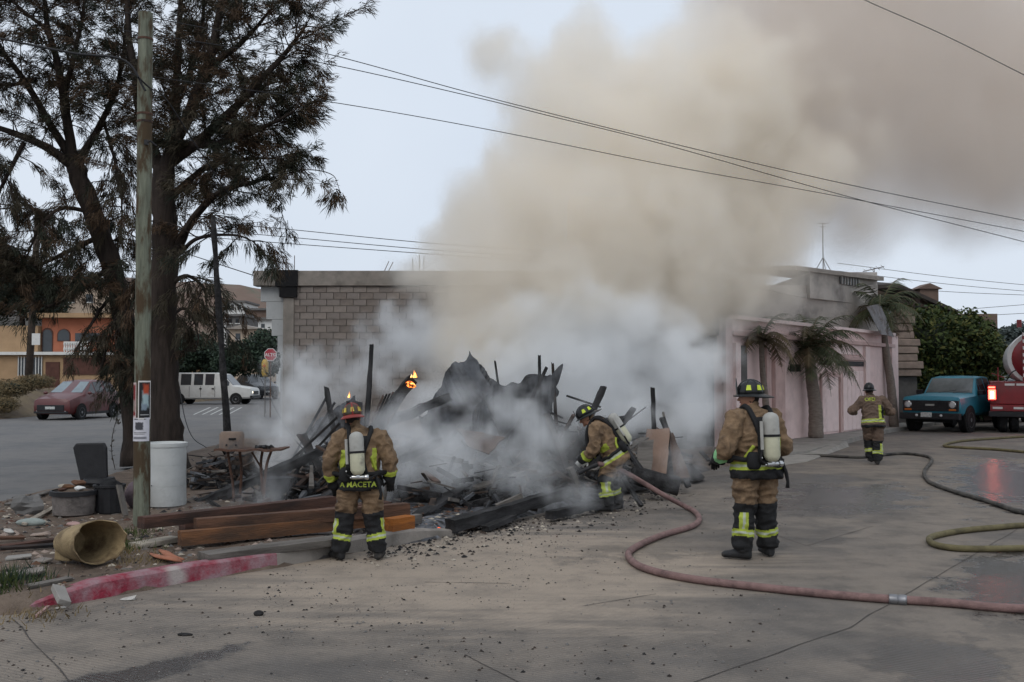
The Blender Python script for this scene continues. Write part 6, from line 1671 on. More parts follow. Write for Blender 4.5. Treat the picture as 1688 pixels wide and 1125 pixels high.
def timber(name, label, p0, p1, w, h, m, roll=0.0, rough=.0, cat='timber', group=None, parent=None, nseg=None, taper=1.0):
    """a sawn or burnt timber between two points; local x runs along it"""
    p0, p1 = Vector(p0), Vector(p1); L_ = (p1 - p0).length; n = nseg or max(2, int(L_ / .12))
    b = MB(); ring = []
    for i in range(n + 1):
        x = L_ * i / n; tp = 1 + (taper - 1) * i / n; k = len(b.v)
        for (sy, sz) in ((-1, -1), (0, -1), (1, -1), (1, 0), (1, 1), (0, 1), (-1, 1), (-1, 0)):
            e = .97 if (sy and sz) else 1.0
            y, z = sy * w / 2 * tp * e, sz * h / 2 * tp * e
            if rough:
                q = Vector((x * 5 + p0.x * 3, y * 18 + p0.y, z * 18)); f = 1 + rough * (noise.noise(q) * 1.1 + .5 * noise.noise(q * 2.7)); y *= max(.3, f); z *= max(.3, f + rough * .3 * noise.noise(q * 1.7 + Vector((4, 4, 4))))
            xx = x + (du(-.5, .5) * rough * .18 if i in (0, n) else 0)
            b.v.append((xx, y, z))
        ring.append(k)
    for i in range(n):
        for k in range(8): b.f.append((ring[i] + k, ring[i] + (k + 1) % 8, ring[i + 1] + (k + 1) % 8, ring[i + 1] + k)); b.m.append(0)
    b.f.append(tuple(ring[0] + k for k in range(7, -1, -1))); b.m.append(0); b.f.append(tuple(ring[n] + k for k in range(8))); b.m.append(0)
    o = b.build(name, M[m] if isinstance(m, str) else m, parent, label, cat, group, smooth='auto' if rough else False, bevel=0 if rough else .006)
    d = (p1 - p0).normalized(); q = d.to_track_quat('X', 'Z') @ Quaternion((1, 0, 0), roll)
    o.rotation_mode = 'QUATERNION'; o.rotation_quaternion = q; o.location = p0
    return o
def on(px, py, z=LOTZ): return gnd(px, py, z)

# stacked planks along the kerb
def pk(name, label, pxa, pya, pxb, pyb, zc, w, h, m, roll=0.0):
    return timber(name, label, on(pxa, pya, zc), on(pxb, pyb, zc), w, h, m, roll, .035)
pk('plank', 'thick orange-brown plank lowest of the stack nearest the kerb', 296, 888, 668, 852, .235, .14, .15, 'w_orange')
pk('plank', 'long dark plank on the top of the lumber stack', 232, 862, 548, 826, .40, .16, .12, 'w_dark')
pk('plank', 'brown plank in the middle of the lumber stack', 322, 866, 672, 839, .34, .14, .14, 'w_mid')
pk('plank', 'brown plank behind the others at the rear of the stack', 300, 868, 640, 836, .20, .2, .15, 'w_dark')
pk('plank', 'short pale board end sticking out under the stack', 222, 900, 290, 888, .17, .2, .05, 'w_pale')
pk('timber_block', 'short bright orange block at the right end of the lumber stack', 640, 866, 676, 860, .22, .16, .15, 'w_bright')
pk('plank', 'grey plank lying flat between the lumber stack and the kerb', 335, 918, 560, 890, .17, .26, .07, 'w_grey')
pk('plank', 'rounded grey timber end right of the orange block', 655, 861, 690, 855, .18, .12, .11, 'w_grey')

# burnt shack timbers ------------------------------------------------
SY0 = 16.0
def foot(p0, p1):
    """carry the lower end of a leaning piece down its own line to the ground"""
    d = p1 - p0
    if d.z > .33 * d.length and p0.z > .16: p0 = p0 - d * ((p0.z - .1) / d.z)
    return p0
def T(name, label, a, c, w, h, m='w_char', rough=.28, cat='timber', roll=0.0, taper=1.0):
    p0, p1 = at(*a), at(*c)
    if p1.z < p0.z and (p0 - p1).z > .33 * (p0 - p1).length: p1 = foot(p1, p0)
    return timber(name, label, foot(p0, p1), p1, w, h, m, roll, rough, cat, taper=taper)
T('burnt_post', 'thin black post standing upright behind the left firefighter', (600, 760, 15), (613, 570, 15), .085, .085, taper=.7, cat='post')
T('burnt_beam', 'thick charred beam with a flaming upper end', (588, 745, 14.6), (680, 625, 14.8), .17, .15, cat='beam')
T('burnt_post', 'long charred pole leaning diagonally right of the tin heap', (836, 738, 15.5), (901, 607, 15.5), .075, .075, taper=.7, cat='post')
T('burnt_post', 'upright burnt post beside the leaning pole', (892, 790, 17), (889, 586, 17), .07, .07, taper=.7, cat='post')
T('burnt_post', 'grey burnt post at the right end of the hanging sheet', (922, 790, 17.4), (911, 598, 17.4), .09, .08, 'w_scorch', taper=.6, cat='post')
T('burnt_post', 'thick burnt post leaning behind the bending firefighter', (952, 735, 16), (995, 638, 16), .15, .12, cat='post', taper=.8)
T('burnt_post', 'solitary burnt post standing in the pale smoke on the right', (1079, 760, 17.5), (1076, 640, 17.5), .10, .09, cat='post', taper=.8)
T('burnt_post', 'short burnt stub poking above the tin sheet', (828, 680, 18), (816, 596, 18), .06, .06, cat='post', taper=.6)
T('burnt_stub', 'short charred stub leaning right behind the bending firefighter', (1015, 715, 15.8), (1045, 673, 15.8), .13, .10, taper=.8)
T('burnt_stub', 'splintered charred stub pointing up right beside the shorter stub', (1010, 712, 16.1), (1064, 672, 16.1), .09, .05, taper=.35)
T('burnt_board', 'charred crosspiece behind the bending firefighter', (955, 700, 16.2), (1035, 690, 16.2), .12, .10)
T('burnt_board', 'charred board slanting down from the stubs', (1000, 690, 15.6), (1050, 765, 15.4), .16, .05, rough=.3)
T('burnt_beam', 'long charred beam lying across the kerb end with a glowing tip', (742, 868, 11.9), (935, 812, 14.2), .16, .15, cat='beam', rough=.22)
T('burnt_beam', 'charred beam lying on the street in front of the bending firefighter', (905, 850, 13.0), (1000, 828, 14.1), .13, .11, cat='beam')
T('burnt_board', 'charred board lying against the long beam', (800, 872, 12.2), (845, 852, 12.8), .12, .06)
T('burnt_pole', 'charred pole leaning down behind the bending firefighter', (1028, 790, 14.6), (1057, 834, 13.95), .065, .06, taper=.8)
T('burnt_board', 'black plank lying on the ash left of the long beam', (690, 850, 12.6), (770, 800, 14), .18, .05)
T('burnt_beam', 'black square beam jutting over the smoke below the flaming beam', (662, 758, 14), (724, 727, 14.4), .12, .09, cat='beam')
T('burnt_board', 'scorched board slanting above the black square beam', (650, 752, 14.3), (700, 722, 14.6), .3, .03, 'w_scorch', .2)
T('burnt_board', 'charred chunk hanging below the tin heap peak', (703, 670, 16), (738, 655, 16.2), .2, .12, rough=.4)
T('burnt_board', 'thin charred stick below the brown panel', (795, 762, 14.8), (828, 746, 14.8), .07, .05)
for lab, a, c_, w_, h_, mm in (('charred rafter leaning up toward the tin heap from the lumber', (690, 790, 14.6), (756, 700, 15.6), .1, .07, 'w_char'), ('long burnt rafter crossing in front of the hanging sheet', (752, 800, 14.4), (862, 690, 15.9), .09, .06, 'w_char'), ('scorched brown rafter right of the leaning pole', (945, 800, 15), (902, 684, 16.2), .1, .06, 'w_scorch'), ('ash grey board slanting behind the bending firefighter', (975, 775, 15.2), (1064, 722, 16.2), .16, .03, 'w_grey'),
        ('short burnt rafter leaning left beside the solitary post', (1128, 785, 16.4), (1092, 690, 17.2), .09, .07, 'w_char'), ('scorched board leaning left behind the rusty table end', (545, 805, 14.7), (497, 716, 15.6), .14, .03, 'w_scorch'), ('ash grey plank lying flat on the rubble below the brown panel', (780, 805, 14.0), (880, 775, 14.8), .2, .03, 'w_grey'), ('burnt rafter poking out above the low crumpled sheet', (560, 770, 15.6), (538, 640, 16.6), .08, .06, 'w_char'),
        ('thin burnt batten tilted across the curtain sheet', (850, 770, 15.6), (796, 650, 16.8), .05, .04, 'w_char'), ('brown board end lying beside the glowing tip', (770, 872, 12.3), (850, 835, 13.2), .14, .03, 'burntboard')):
    T('burnt_rafter', lab, a, c_, w_, h_, mm, cat='rafter')
# planked roof fragment beside the flaming beam: every slat a part
rf_ = thing('roof_fragment', 'fallen planked roof fragment leaning on the flaming beam', 'roof fragment', at(630, 700, 15.0)); rl = Vector(rf_.location)
for i in range(8):
    f = i / 7; a = at(606 + 34 * f, 712 - 6 * f, 15.1).lerp(at(606 + 34 * f, 712, 15.1), 0) - rl; c_ = at(632 + 38 * f, 652 - 12 * f, 15.2) - rl
    a = foot(a + rl, c_ + rl) - rl
    timber('slat', None, a, c_, .052, .02, 'w_scorch' if i % 3 else 'burntboard', 0, .2, cat=None, parent=rf_)
# light metal rails on the left
for i, (a, c_, lab) in enumerate((((498, 728, 16.5), (541, 650, 16.5), 'upper grey metal rail leaning left of the firefighter in smoke'), ((506, 735, 16.3), (552, 664, 16.3), 'second grey metal rail leaning beside the upper one'), ((488, 752, 15.2), (556, 688, 15.2), 'longer dark rail behind the left firefighter shoulder'), ((500, 764, 15), (560, 698, 15), 'lowest dark rail reaching behind the left firefighter'))):
    timber('metal_rail', lab, foot(at(*a), at(*c_)), at(*c_), .05, .035, 'steel' if i < 2 else 'w_scorch', 0, .06, 'rail')
# crumpled tin
def tin(name, label, q, m='steel', nu=36, nv=14, amp=.014, waves=14, jit=.14, cat='metal sheet'):
    b = corr(*[at(*p) for p in q], nu, nv, amp, waves, jit); o0 = at(*q[0])
    return b.build(name, M[m], None, label, cat, None, smooth=True, fix=False, origin=o0)
tin('metal_sheet', 'corrugated sheet rising to the peak of the tin heap', [(688, 690, 16.4), (772, 582, 17.2), (730, 800, 15.6), (806, 640, 16.9)])
tin('metal_sheet', 'torn sheet forming the right slope of the tin heap', [(770, 584, 17.2), (806, 628, 17.2), (738, 785, 16.6), (800, 795, 16.6)], waves=9)
tin('metal_sheet', 'long dark sheet hanging like a curtain between the posts', [(792, 632, 17.6), (918, 622, 17.8), (800, 760, 17.4), (905, 765, 17.6)], nu=44, nv=20, waves=16, jit=.2)
tin('metal_sheet', 'small torn sheet at the upper right of the curtain', [(880, 645, 17.3), (921, 612, 17.3), (886, 700, 17.3), (912, 665, 17.3)], waves=5, nu=20)
tin('metal_sheet', 'low crumpled sheet behind the left firefighter in the smoke', [(500, 700, 17.5), (590, 650, 18), (520, 760, 17), (600, 740, 17.2)], waves=10, jit=.2)
tin('metal_sheet', 'grey sheet lying on the ash beside the table', [(480, 782, 15.8), (530, 778, 16), (478, 800, 15), (535, 796, 15.2)], waves=4, jit=.08)
def panel(name, label, q, m, th=.02, cat='board'):
    P = [at(*p) for p in q]; nrm = (P[1] - P[0]).cross(P[3] - P[0]).normalized() * th; b = MB(); n = 8
    # grid with uneven edge
    G = []
    for i in range(n + 1):
        for j in range(n + 1):
            u, v = i / n, j / n; p = P[0].lerp(P[1], u).lerp(P[3].lerp(P[2], u), v)
            if i in (0, n) or j in (0, n): p = p + (P[1] - P[0]).normalized() * nz3(p, 5) * .03 + (P[3] - P[0]).normalized() * nz3(p + Vector((7, 0, 0)), 5) * .03
            G.append(p + nrm.normalized() * nz3(p, 2) * .015)
    k = len(G); b.v = [tuple(p) for p in G] + [tuple(p - nrm) for p in G]
    for i in range(n):
        for j in range(n):
            a = i * (n + 1) + j; qd = (a, a + n + 1, a + n + 2, a + 1); b.f += [qd, tuple(k + x for x in reversed(qd))]; b.m += [0, 0]
    for i in range(n):
        for (a, c_) in (((i) * (n + 1), (i + 1) * (n + 1)), ((i + 1) * (n + 1) + n, i * (n + 1) + n), (i + 1, i), (n * (n + 1) + i, n * (n + 1) + i + 1)): b.f.append((a, c_, k + c_, k + a)); b.m.append(0)
    return b.build(name, M[m], None, label, cat, None, origin=P[0])
panel('scorched_panel', 'scorched brown panel tilted in the middle of the wreck', [(754, 708, 14.8), (833, 722, 14.6), (806, 750, 14.2), (772, 738, 14.4)], 'burntboard')
M['board_tan'] = mat('tan_fibre_board', (.21, .14, .105), .9, .2, 4, .3, 30, col2=(.12, .08, .06), c2lo=.5, c2hi=.7)
panel('leaning_board', 'tan board leaning behind the hose at the right of the wreck', [(1066, 709, 16.4), (1103, 708, 16.5), (1097, 792, 15.9), (1058, 790, 15.9)], 'board_tan', .03)
panel('leaning_board', 'dark reddish board propped against the tan board', [(1102, 716, 16.5), (1106, 714, 16.6), (1134, 788, 16), (1112, 792, 16)], 'burntboard', .04)
panel('leaning_board', 'pale small board in front of the tan board', [(1052, 728, 15.9), (1078, 726, 15.9), (1072, 790, 15.6), (1050, 789, 15.6)], 'w_grey', .02)
b = MB(); c_ = at(1080, 760, 15.4); b.lathe([(.02, -.4), (.13, -.38), (.15, -.2), (.14, .1), (.15, .35), (.03, .38)], 14, (0, 0, 0), (1, .1, -.25))
b.v = [tuple(Vector(v) * (1 + .12 * nz3(v, 8))) for v in b.v]; o = b.build('burnt_log', M['char'], None, 'round charred log lying below the tan board', 'log', None, smooth=True); o.location = (c_.x, c_.y, .3)
# dark low rear wall of the burnt shack, and heaps of charcoal
heap = MB()
def shards(b, n, cx, cy, sx_, sy_, zb, hz_, ls, rr, wa=.12, wb=.35):
    for _ in range(n):
        x, y = cx + rr.gauss(0, sx_), cy + rr.gauss(0, sy_); fall = math.exp(-((x - cx) / sx_ / 1.6) ** 2 - ((y - cy) / sy_ / 1.6) ** 2)
        z = zb + hz_ * fall * rr.random(); d = Vector((rr.gauss(0, 1), rr.gauss(0, 1), rr.gauss(0, .45))).normalized(); L_ = ls * rr.uniform(.3, 1.4); w = L_ * rr.uniform(wa, wb)
        if sdist(x, y) < .05: continue
        b.beam(Vector((x, y, z)) - d * L_ / 2, Vector((x, y, z)) + d * L_ / 2, w, w * rr.uniform(.3, .9), m=rr.choice((0, 0, 0, 1, 2, 3, 4)), w1=w * rr.uniform(.4, 1))
rr = random.Random(33)
for (px, py, Y, sx_, sy_, hz_, n) in ((720, 800, 14.6, .9, .8, .55, 260), (840, 790, 15.5, 1.0, .9, .5, 260), (1120, 770, 16.8, .9, 1.0, .6, 240), (960, 770, 16.5, .9, .8, .6, 200), (580, 790, 15, .8, .7, .45, 200), (370, 775, 16.5, .5, .5, .45, 150), (900, 700, 19, 2.5, 1.2, .9, 300), (640, 760, 16.5, 1.0, .8, .6, 200)):
    c_ = at(px, py, Y); shards(heap, n, c_.x, Y, sx_, sy_, LOTZ, hz_, .28, rr); shards(heap, n // 3, c_.x, Y, sx_ * .8, sy_ * .8, LOTZ + .1, hz_ * 1.4, .5, rr, .06, .14)
tag(heap.build('rubble', [M['char'], M['charbrown'], M['steel'], M['w_grey'], M['burntboard']], fix=False), 'heaped charcoal and splintered burnt wood', kind='stuff')
# mounds under the heaps so that they have a body
mound = MB()
for (px, Y, r, h) in ((715, 14.9, 1.1, .42), (845, 15.8, 1.2, .4), (1095, 18.2, .75, .4), (960, 16.8, 1.1, .45), (590, 15.4, 1.0, .35), (372, 16.6, .6, .42), (905, 19.2, 2.6, .8), (645, 16.8, 1.1, .5)):
    c_ = at(px, 760, Y); k = len(mound.v); n = 14
    for i in range(7):
        f = i / 6
        for j in range(n):
            a = 2 * math.pi * j / n; rad = r * (1 - f) * (1 + .25 * nz3((c_.x + math.cos(a), c_.y + math.sin(a), f), 1.5)); x, y = c_.x + rad * math.cos(a), Y + rad * math.sin(a)
            mound.v.append((x, y, LOTZ - .08 + h * (f ** .8) * (1 + .7 * nz3((x, y, 0), 3)) + .09 * nz3((x, y, 4), 7)))
    for i in range(6):
        for j in range(n): mound.f.append((k + i * n + j, k + i * n + (j + 1) % n, k + (i + 1) * n + (j + 1) % n, k + (i + 1) * n + j)); mound.m.append(0)
tag(mound.build('rubble', M['char'], smooth=True, fix=False), 'black mounds of burnt rubble under the timbers', kind='stuff')

# flames ---------------------------------------------------------------
def ember_material():
    m = mat('glowing_coal', (.02, .015, .012), .9, .4, 20)
    N, L = m.node_tree.nodes, m.node_tree.links; b = N['Principled BSDF']; tc = N.new('ShaderNodeTexCoord'); n = N.new('ShaderNodeTexNoise'); n.inputs['Scale'].default_value = 22; n.inputs['Detail'].default_value = 3; L.new(tc.outputs['Object'], n.inputs['Vector'])
    cr = N.new('ShaderNodeValToRGB'); e = cr.color_ramp.elements; e[0].position = .42; e[0].color = (0, 0, 0, 1); e[1].position = .72; e[1].color = (1, .62, .2, 1); x = e.new(.55); x.color = (.9, .2, .03, 1)
    L.new(n.outputs['Fac'], cr.inputs[0]); L.new(cr.outputs[0], b.inputs['Emission Color']); b.inputs['Emission Strength'].default_value = 3.5
    return m
M['flame'] = mat('flame', (1, .45, .1), .9, 0, 4, emit=(1.0, .30, .05), estr=2.2)
M['flamecore'] = mat('flame_core', (1, .8, .4), .9, 0, 4, emit=(1.0, .55, .16), estr=2.6)
M['ember'] = mat('ember', (.4, .06, .02), .9, .6, 30, emit=(1.0, .13, .04), estr=1.6)
M['coal'] = ember_material()
def flame(label, p, h, w, seed):
    t = thing('flame', label, 'flame', p); fr = random.Random(seed)
    for i in range(9):
        b = MB(); hh = h * fr.uniform(.35, 1.1); x, y = fr.uniform(-w, w), fr.uniform(-w, w) * .5; ln = fr.uniform(-.3, .8)
        pts = [(x, y, 0), (x * .9, y, hh * .3), (x * .7 + ln * w * .6, y, hh * .65), (x * .5 + ln * w, y, hh)]
        b.tube(pts, [w * .22, w * .26, w * .12, .001], 7, squash=.6); b.build('flame_tongue', M['flamecore' if i % 2 else 'flame'], t, smooth=True)
    return t
flame('yellow flame licking the top of the thick charred beam', at(682, 623, 14.72), .10, .045, 2)
b = MB(); c_ = at(677, 634, 14.7); b.ball((0, 0, 0), (.075, .06, .05), 16, 12); b.v = [tuple(Vector(v) * (1 + .7 * nz3(v, 16))) for v in b.v]; o = b.build('ember', M['coal'], None, 'glowing orange coal at the end of the charred beam', 'ember', smooth=True); o.location = c_
flame('small flame showing just above the red-rimmed helmet', at(575, 656, 15), .09, .022, 6)
timber('burnt_stub', 'burning stub behind the red-rimmed helmet', foot(at(570, 720, 15.1), at(574, 662, 15.1)), at(574, 662, 15.1), .06, .05, 'w_char', 0, .3)
b = MB()
for i in range(6): b.ball((du(-.06, .06), du(-.04, .04), du(0, .05)), du(.02, .035), 8, 6)
o = b.build('ember', M['ember'], None, 'red glowing coals at the near tip of the long beam', 'ember', smooth=True); o.location = on(730, 880, .02)

# table, box, machine ---------------------------------------------------
tb = thing('metal_table', 'rusty burnt metal table with bent legs beside the white barrel', 'table', on(418, 832)); tl = Vector(tb.location); TY = tl.y
zt = (at(420, 739, TY) - tl).z
b = MB(); x0, x1 = (at(362, 740, TY) - tl).x, (at(471, 735, TY) - tl).x
n = 16
for i in range(n):
    xa, xb = x0 + (x1 - x0) * i / n, x0 + (x1 - x0) * (i + 1) / n; za, zb_ = zt + .02 * nz3((xa, 3, 0), 6), zt + .02 * nz3((xb, 3, 0), 6)
    b.hexa([(xa, -.28, za - .025), (xb, -.28, zb_ - .025), (xb, .25, zb_ - .02), (xa, .25, za - .02), (xa, -.28, za), (xb, -.28, zb_), (xb, .25, zb_), (xa, .25, za)])
b.build('table_top', M['rust'], tb)
for pts in ([(433, 742), (430, 765), (432, 800), (436, 836)], [(448, 742), (440, 765), (436, 800), (434, 834)], [(375, 742), (380, 775), (384, 800), (386, 830)], [(395, 742), (398, 775), (396, 815)]):
    b = MB(); b.tube(smoothpath([at(px, py, TY + (.12 if pts[0][0] < 440 else -.1)) - tl for px, py in pts], 4), .02, 6); b.build('leg', M['rust'], tb, smooth=True)
b = MB(); b.tube([at(415, 745, TY) - tl, at(433, 775, TY) - tl], .014, 5); b.build('brace', M['rust'], tb)
for i in range(14):
    b = MB(); x = x0 + .5 + du(0, .25); b.beam((x, du(-.2, .1), zt + .015), (x + du(-.1, .1), du(-.2, .1), zt + .03), .03, .02); b.build('ash_scrap', M['char'], tb)
bx = thing('burnt_appliance', 'scorched tan appliance casing standing on the rusty table', 'appliance', at(382, 740, TY - .05)); M['casing'] = mat('scorched_casing', (.22, .16, .125), .8, .25, 6, .3, 30, col2=(.1, .09, .085), c2lo=.45, c2hi=.65, c2scale=3)
b = MB(); loft(b, [((0, 0, 0), (.165, 0, 0), (0, .15, 0)), ((0, 0, .2), (.165, 0, 0), (0, .15, 0)), ((0, 0, .235), (.14, 0, 0), (0, .13, 0))], 20); b.build('casing', M['casing'], bx, smooth='auto')
b = MB(); b.box(.0, .1, -.158, -.148, .13, .155); b.build('slot', M['soot'], bx)
for x in (-.03, .1): 
    b = MB(); b.lathe([(.014, 0), (.012, .012)], 8, (x, -.15, .06), (0, -1, 0)); b.build('knob', M['dark'], bx)
# smouldering stump under it
b = MB(); c_ = on(372, 800); b.lathe([(.42, -.05), (.36, .1), (.3, .3), (.26, .42), (.1, .45), (.01, .43)], 18, (0, 0, 0)); b.v = [tuple(Vector(v) * (1 + .28 * nz3(v, 4) + .12 * nz3(v, 11))) for v in b.v]
o = b.build('burnt_stump', M['charbrown'], None, 'burnt stump smouldering beneath the rusty table', 'stump', smooth=True); o.location = (c_.x, c_.y + .5, LOTZ)
bk = thing('metal_bucket', 'battered grey metal bucket behind the table legs', 'bucket', on(455, 826)); b = MB(); b.lathe([(.15, 0), (.19, .32), (.2, .33), (.18, .3), (.14, .02)], 18, (0, 0, 0)); b.v = [tuple(Vector(v) + Vector((nz3(v, 5), nz3(v, 6), 0)) * .025) for v in b.v]; b.build('body', M['steel'], bk, smooth='auto')
b = MB(); b.tube(smoothpath([(-.19, 0, .31), (-.1, -.1, .2), (.1, -.12, .18), (.19, 0, .31)], 4), .006, 5); b.build('handle', M['rust'], bk)
mc = thing('machine', 'blackened engine block lying behind the left firefighter', 'machine', on(522, 818)); b = MB(); b.box(-.18, .2, -.13, .13, .0, .24); b.lathe([(.1, 0), (.12, .04), (.08, .07)], 14, (-.02, -.13, .14), (0, -1, 0)); b.lathe([(.05, 0), (.05, .16)], 10, (.12, 0, .24)); b.build('block', M['steel'], mc, bevel=.02)
b = MB(); b.lathe([(.02, -.02), (.11, -.015), (.13, .0), (.11, .015), (.02, .02)], 16, (-.25, -.05, .14), (1, .3, 0)); b.build('flywheel', M['soot'], mc, smooth='auto')
b = MB(); b.tube(smoothpath([(-.24, -.1, .1), (-.3, -.12, .22), (-.26, -.1, .4)], 4), .025, 6); b.build('lever', M['soot'], mc, smooth=True)
b = MB(); b.tube(smoothpath([(.05, -.1, .25), (.14, -.15, .32), (.2, -.1, .2), (.22, -.05, .05)], 4), .02, 6); b.build('pipe', M['soot'], mc, smooth=True)

# white barrel ----------------------------------------------------------
br = thing('plastic_barrel', 'white plastic barrel standing right of the green utility pole', 'barrel', on(273, 834)); M['barrel'] = mat('white_barrel_plastic', (.46, .47, .46), .55, .1, 5, .15, 25, col2=(.3, .3, .29), c2lo=.55, c2hi=.75, c2scale=3)
b = MB(); hb_ = .86; b.lathe([(.24, 0), (.264, .015), (.266, .05), (.267, .27), (.2675, .279), (.264, .28), (.264, .285), (.2675, .286), (.268, .295), (.268, .54), (.2685, .559), (.265, .56), (.265, .565), (.2685, .566), (.269, .58), (.27, .79), (.27, .808), (.279, .81), (.28, .83), (.279, hb_), (.265, hb_ + .005), (.255, hb_ - .03), (.02, hb_ - .04)], 40, (0, 0, 0)); b.v = [tuple(Vector(v) + Vector((nz3(v, 1.6), nz3(Vector(v) * 1.1, 1.6), 0)) * .012) for v in b.v]; b.build('body', M['barrel'], br, smooth='auto')
b = MB(); b.lathe([(.03, 0), (.035, .02), (.02, .03)], 12, (.1, -.1, hb_ - .04)); b.build('bung', M['dark'], br)
for (x, z) in ((.03, .42), (-.1, .3)):
    b = MB(); b.ball((x, -.262, z), (.008, .006, .008), 6, 5); b.build('hole', M['soot'], br)

# chair, tubs, bin -------------------------------------------------------
ch = thing('office_chair', 'discarded black chair with upright padded back beside the pole', 'chair', on(165, 812) + Vector((0, .9, 0))); cl_ = Vector(ch.location); CY = cl_.y
z_ = lambda py: (at(150, py, CY) - cl_).z
xx_ = lambda px: (at(px, 780, CY) - cl_).x
b = MB(); q = [(xx_(134), z_(792)), (xx_(178), z_(788)), (xx_(176), z_(738)), (xx_(172), z_(730)), (xx_(126), z_(731)), (xx_(121), z_(738))]; b.prism(q, 'y', -.05, .03); b.build('backrest', M['dark'], ch, bevel=.02)
b = MB(); loft(b, [((xx_(168), -.1, z_(797)), (.2, 0, 0), (0, .24, 0)), ((xx_(168), -.1, z_(793)), (.24, 0, 0), (0, .27, 0)), ((xx_(168), -.1, z_(787)), (.22, 0, 0), (0, .25, 0))], 20); b.build('seat', M['dark'], ch, smooth='auto')
b = MB(); b.tube([(xx_(165), -.05, z_(797)), (xx_(165), -.05, 0)], .03, 8); b.build('column', M['black'], ch)
for a in range(5):
    b = MB(); b.beam((xx_(165), -.05, .06), (xx_(165) + .28 * math.cos(a * 1.2566), -.05 + .28 * math.sin(a * 1.2566), .03), .04, .03); b.build('leg', M['black'], ch)
tbm = mat('grey_tub_plastic', (.16, .14, .13), .8, .3, 9, .4, 40, col2=(.085, .075, .07), c2lo=.48, c2hi=.66, c2scale=5)
tu2 = thing('wash_tub', 'dirty grey wash tub with dark rim heaped with rubbish', 'tub', on(122, 849)); b = MB(); b.lathe([(.22, 0), (.25, .02), (.27, .3), (.255, .31), (.235, .05), (.02, .04)], 26, (0, 0, 0)); b.build('body', tbm, tu2, smooth='auto')
b = MB(); b.lathe([(.265, .255), (.295, .26), (.295, .315), (.262, .32)], 26, (0, 0, 0), cap=False); b.build('rim', M['dark'], tu2, smooth='auto')
b = MB(); rr2 = random.Random(4)
b.ball((0, 0, .22), (.24, .24, .13), 14, 8)
b.build('contents', M['dirt'], tu2, smooth=True)
for (x, y, z, w, mm) in ((-.05, -.05, .38, .09, 'w_orange'), (.1, -.08, .37, .07, 'white'), (-.14, .02, .38, .08, 'w_pale'), (.02, .08, .42, .1, 'w_mid'), (-.1, -.12, .36, .06, 'w_dark')):
    b = MB(); b.ball((x, y, z - .02), (w, w * .6, w * .35), 8, 6); b.v = [tuple(Vector(v) + Vector((nz3(v, 15), nz3(v, 17), nz3(v, 19))) * .02) for v in b.v]; b.build('rubbish', M[mm], tu2)
bn = thing('plastic_bin', 'black ribbed plastic bin between the wash tub and the pole', 'bin', on(180, 846)); b = MB(); n = 30; pr = [(.15, 0), (.16, .02), (.185, .33), (.2, .34), (.2, .37), (.17, .37), (.15, .05), (.01, .05)]; b.lathe(pr, n, (0, 0, 0)); b.v = [tuple(Vector((v[0] * (1 + (.02 if (i % n) % 2 else -.02)), v[1] * (1 + (.02 if (i % n) % 2 else -.02)), v[2]))) for i, v in enumerate(b.v)]; b.build('body', M['dark'], bn)
b = MB(); b.ball((0, 0, .33), (.15, .15, .1), 12, 8); b.v = [tuple(Vector(v) * (1 + .15 * nz3(v, 12))) for v in b.v]; b.build('contents', M['soot'], bn)
timber('plank', 'short grey-brown plank propped between the black bin and the pole', on(207, 850, .16), at(196, 800, 12.6), .1, .03, 'w_grey', .4, .05)
b = MB(); b.ball((0, 0, .17), (.15, .17, .19), 16, 12); b.v = [tuple(Vector(v) * (1 + .18 * nz3(v, 5) + .07 * nz3(v, 13))) for v in b.v]; M['bag'] = mat('stained_cloth', (.10, .075, .085), .9, .4, 6, .5, 25, col2=(.2, .1, .11), c2lo=.52, c2hi=.62, c2scale=4)
o = b.build('cloth_bundle', M['bag'], None, 'dark purple cloth bundle wedged behind the pole', 'bundle', smooth=True); o.location = on(214, 842) + Vector((0, .25, 0))
b = MB(); b.box(-.2, .18, -.15, .15, 0, .3); b.v = [tuple(Vector(v) + Vector((nz3(v, 3), nz3(v, 4), nz3(v, 5))) * .08) for v in b.v]; o = b.build('concrete_lump', M['stone'], None, 'tan concrete lump beside the weed stalk', 'rubble block', bevel=.03); o.location = on(196, 800) + Vector((0, 2.2, 0))
# broken tub lying on its side
bt = thing('broken_tub', 'broken tan fibreglass tub lying on its side near the red kerb', 'tub', on(138, 930)); M['fibre'] = mat('tan_fibreglass', (.25, .185, .10), .8, .3, 6, .5, 40, col2=(.085, .055, .03), c2lo=.47, c2hi=.66, c2scale=4)
b = MB(); n = 32; rings = 12
ax = Vector((.80, -.58, .10)).normalized(); a_, b_ = frame(ax)
for layer, sgn in ((0, 1), (1, 1)):
    for i in range(rings + 1):
        f = i / rings
        for k in range(n):
            t_ = 2 * math.pi * k / n; jag = (.05 * nz3((math.cos(t_) * 3, math.sin(t_) * 3, 1)) + (.06 if math.cos(t_) < -.4 else 0)) * f
            r = (.13 + .075 * f ** .7) * (1 - .045 * layer); r *= 1 + .03 * nz3((math.cos(t_), math.sin(t_), f * 2), 2)
            hh = -.26 + (.5 * f) + jag + (.02 * layer * (1 - f))
            b.v.append(tuple(Vector((0, 0, .205)) + ax * hh + a_ * (math.cos(t_) * r * 1.22) + b_ * (math.sin(t_) * r)))
    base = layer * (rings + 1) * n
    for i in range(rings):
        for k in range(n): b.f.append((base + i * n + k, base + i * n + (k + 1) % n, base + (i + 1) * n + (k + 1) % n, base + (i + 1) * n + k)); b.m.append(0)
    b.f.append(tuple(base + k for k in range(n))); b.m.append(0)
o2 = (rings + 1) * n
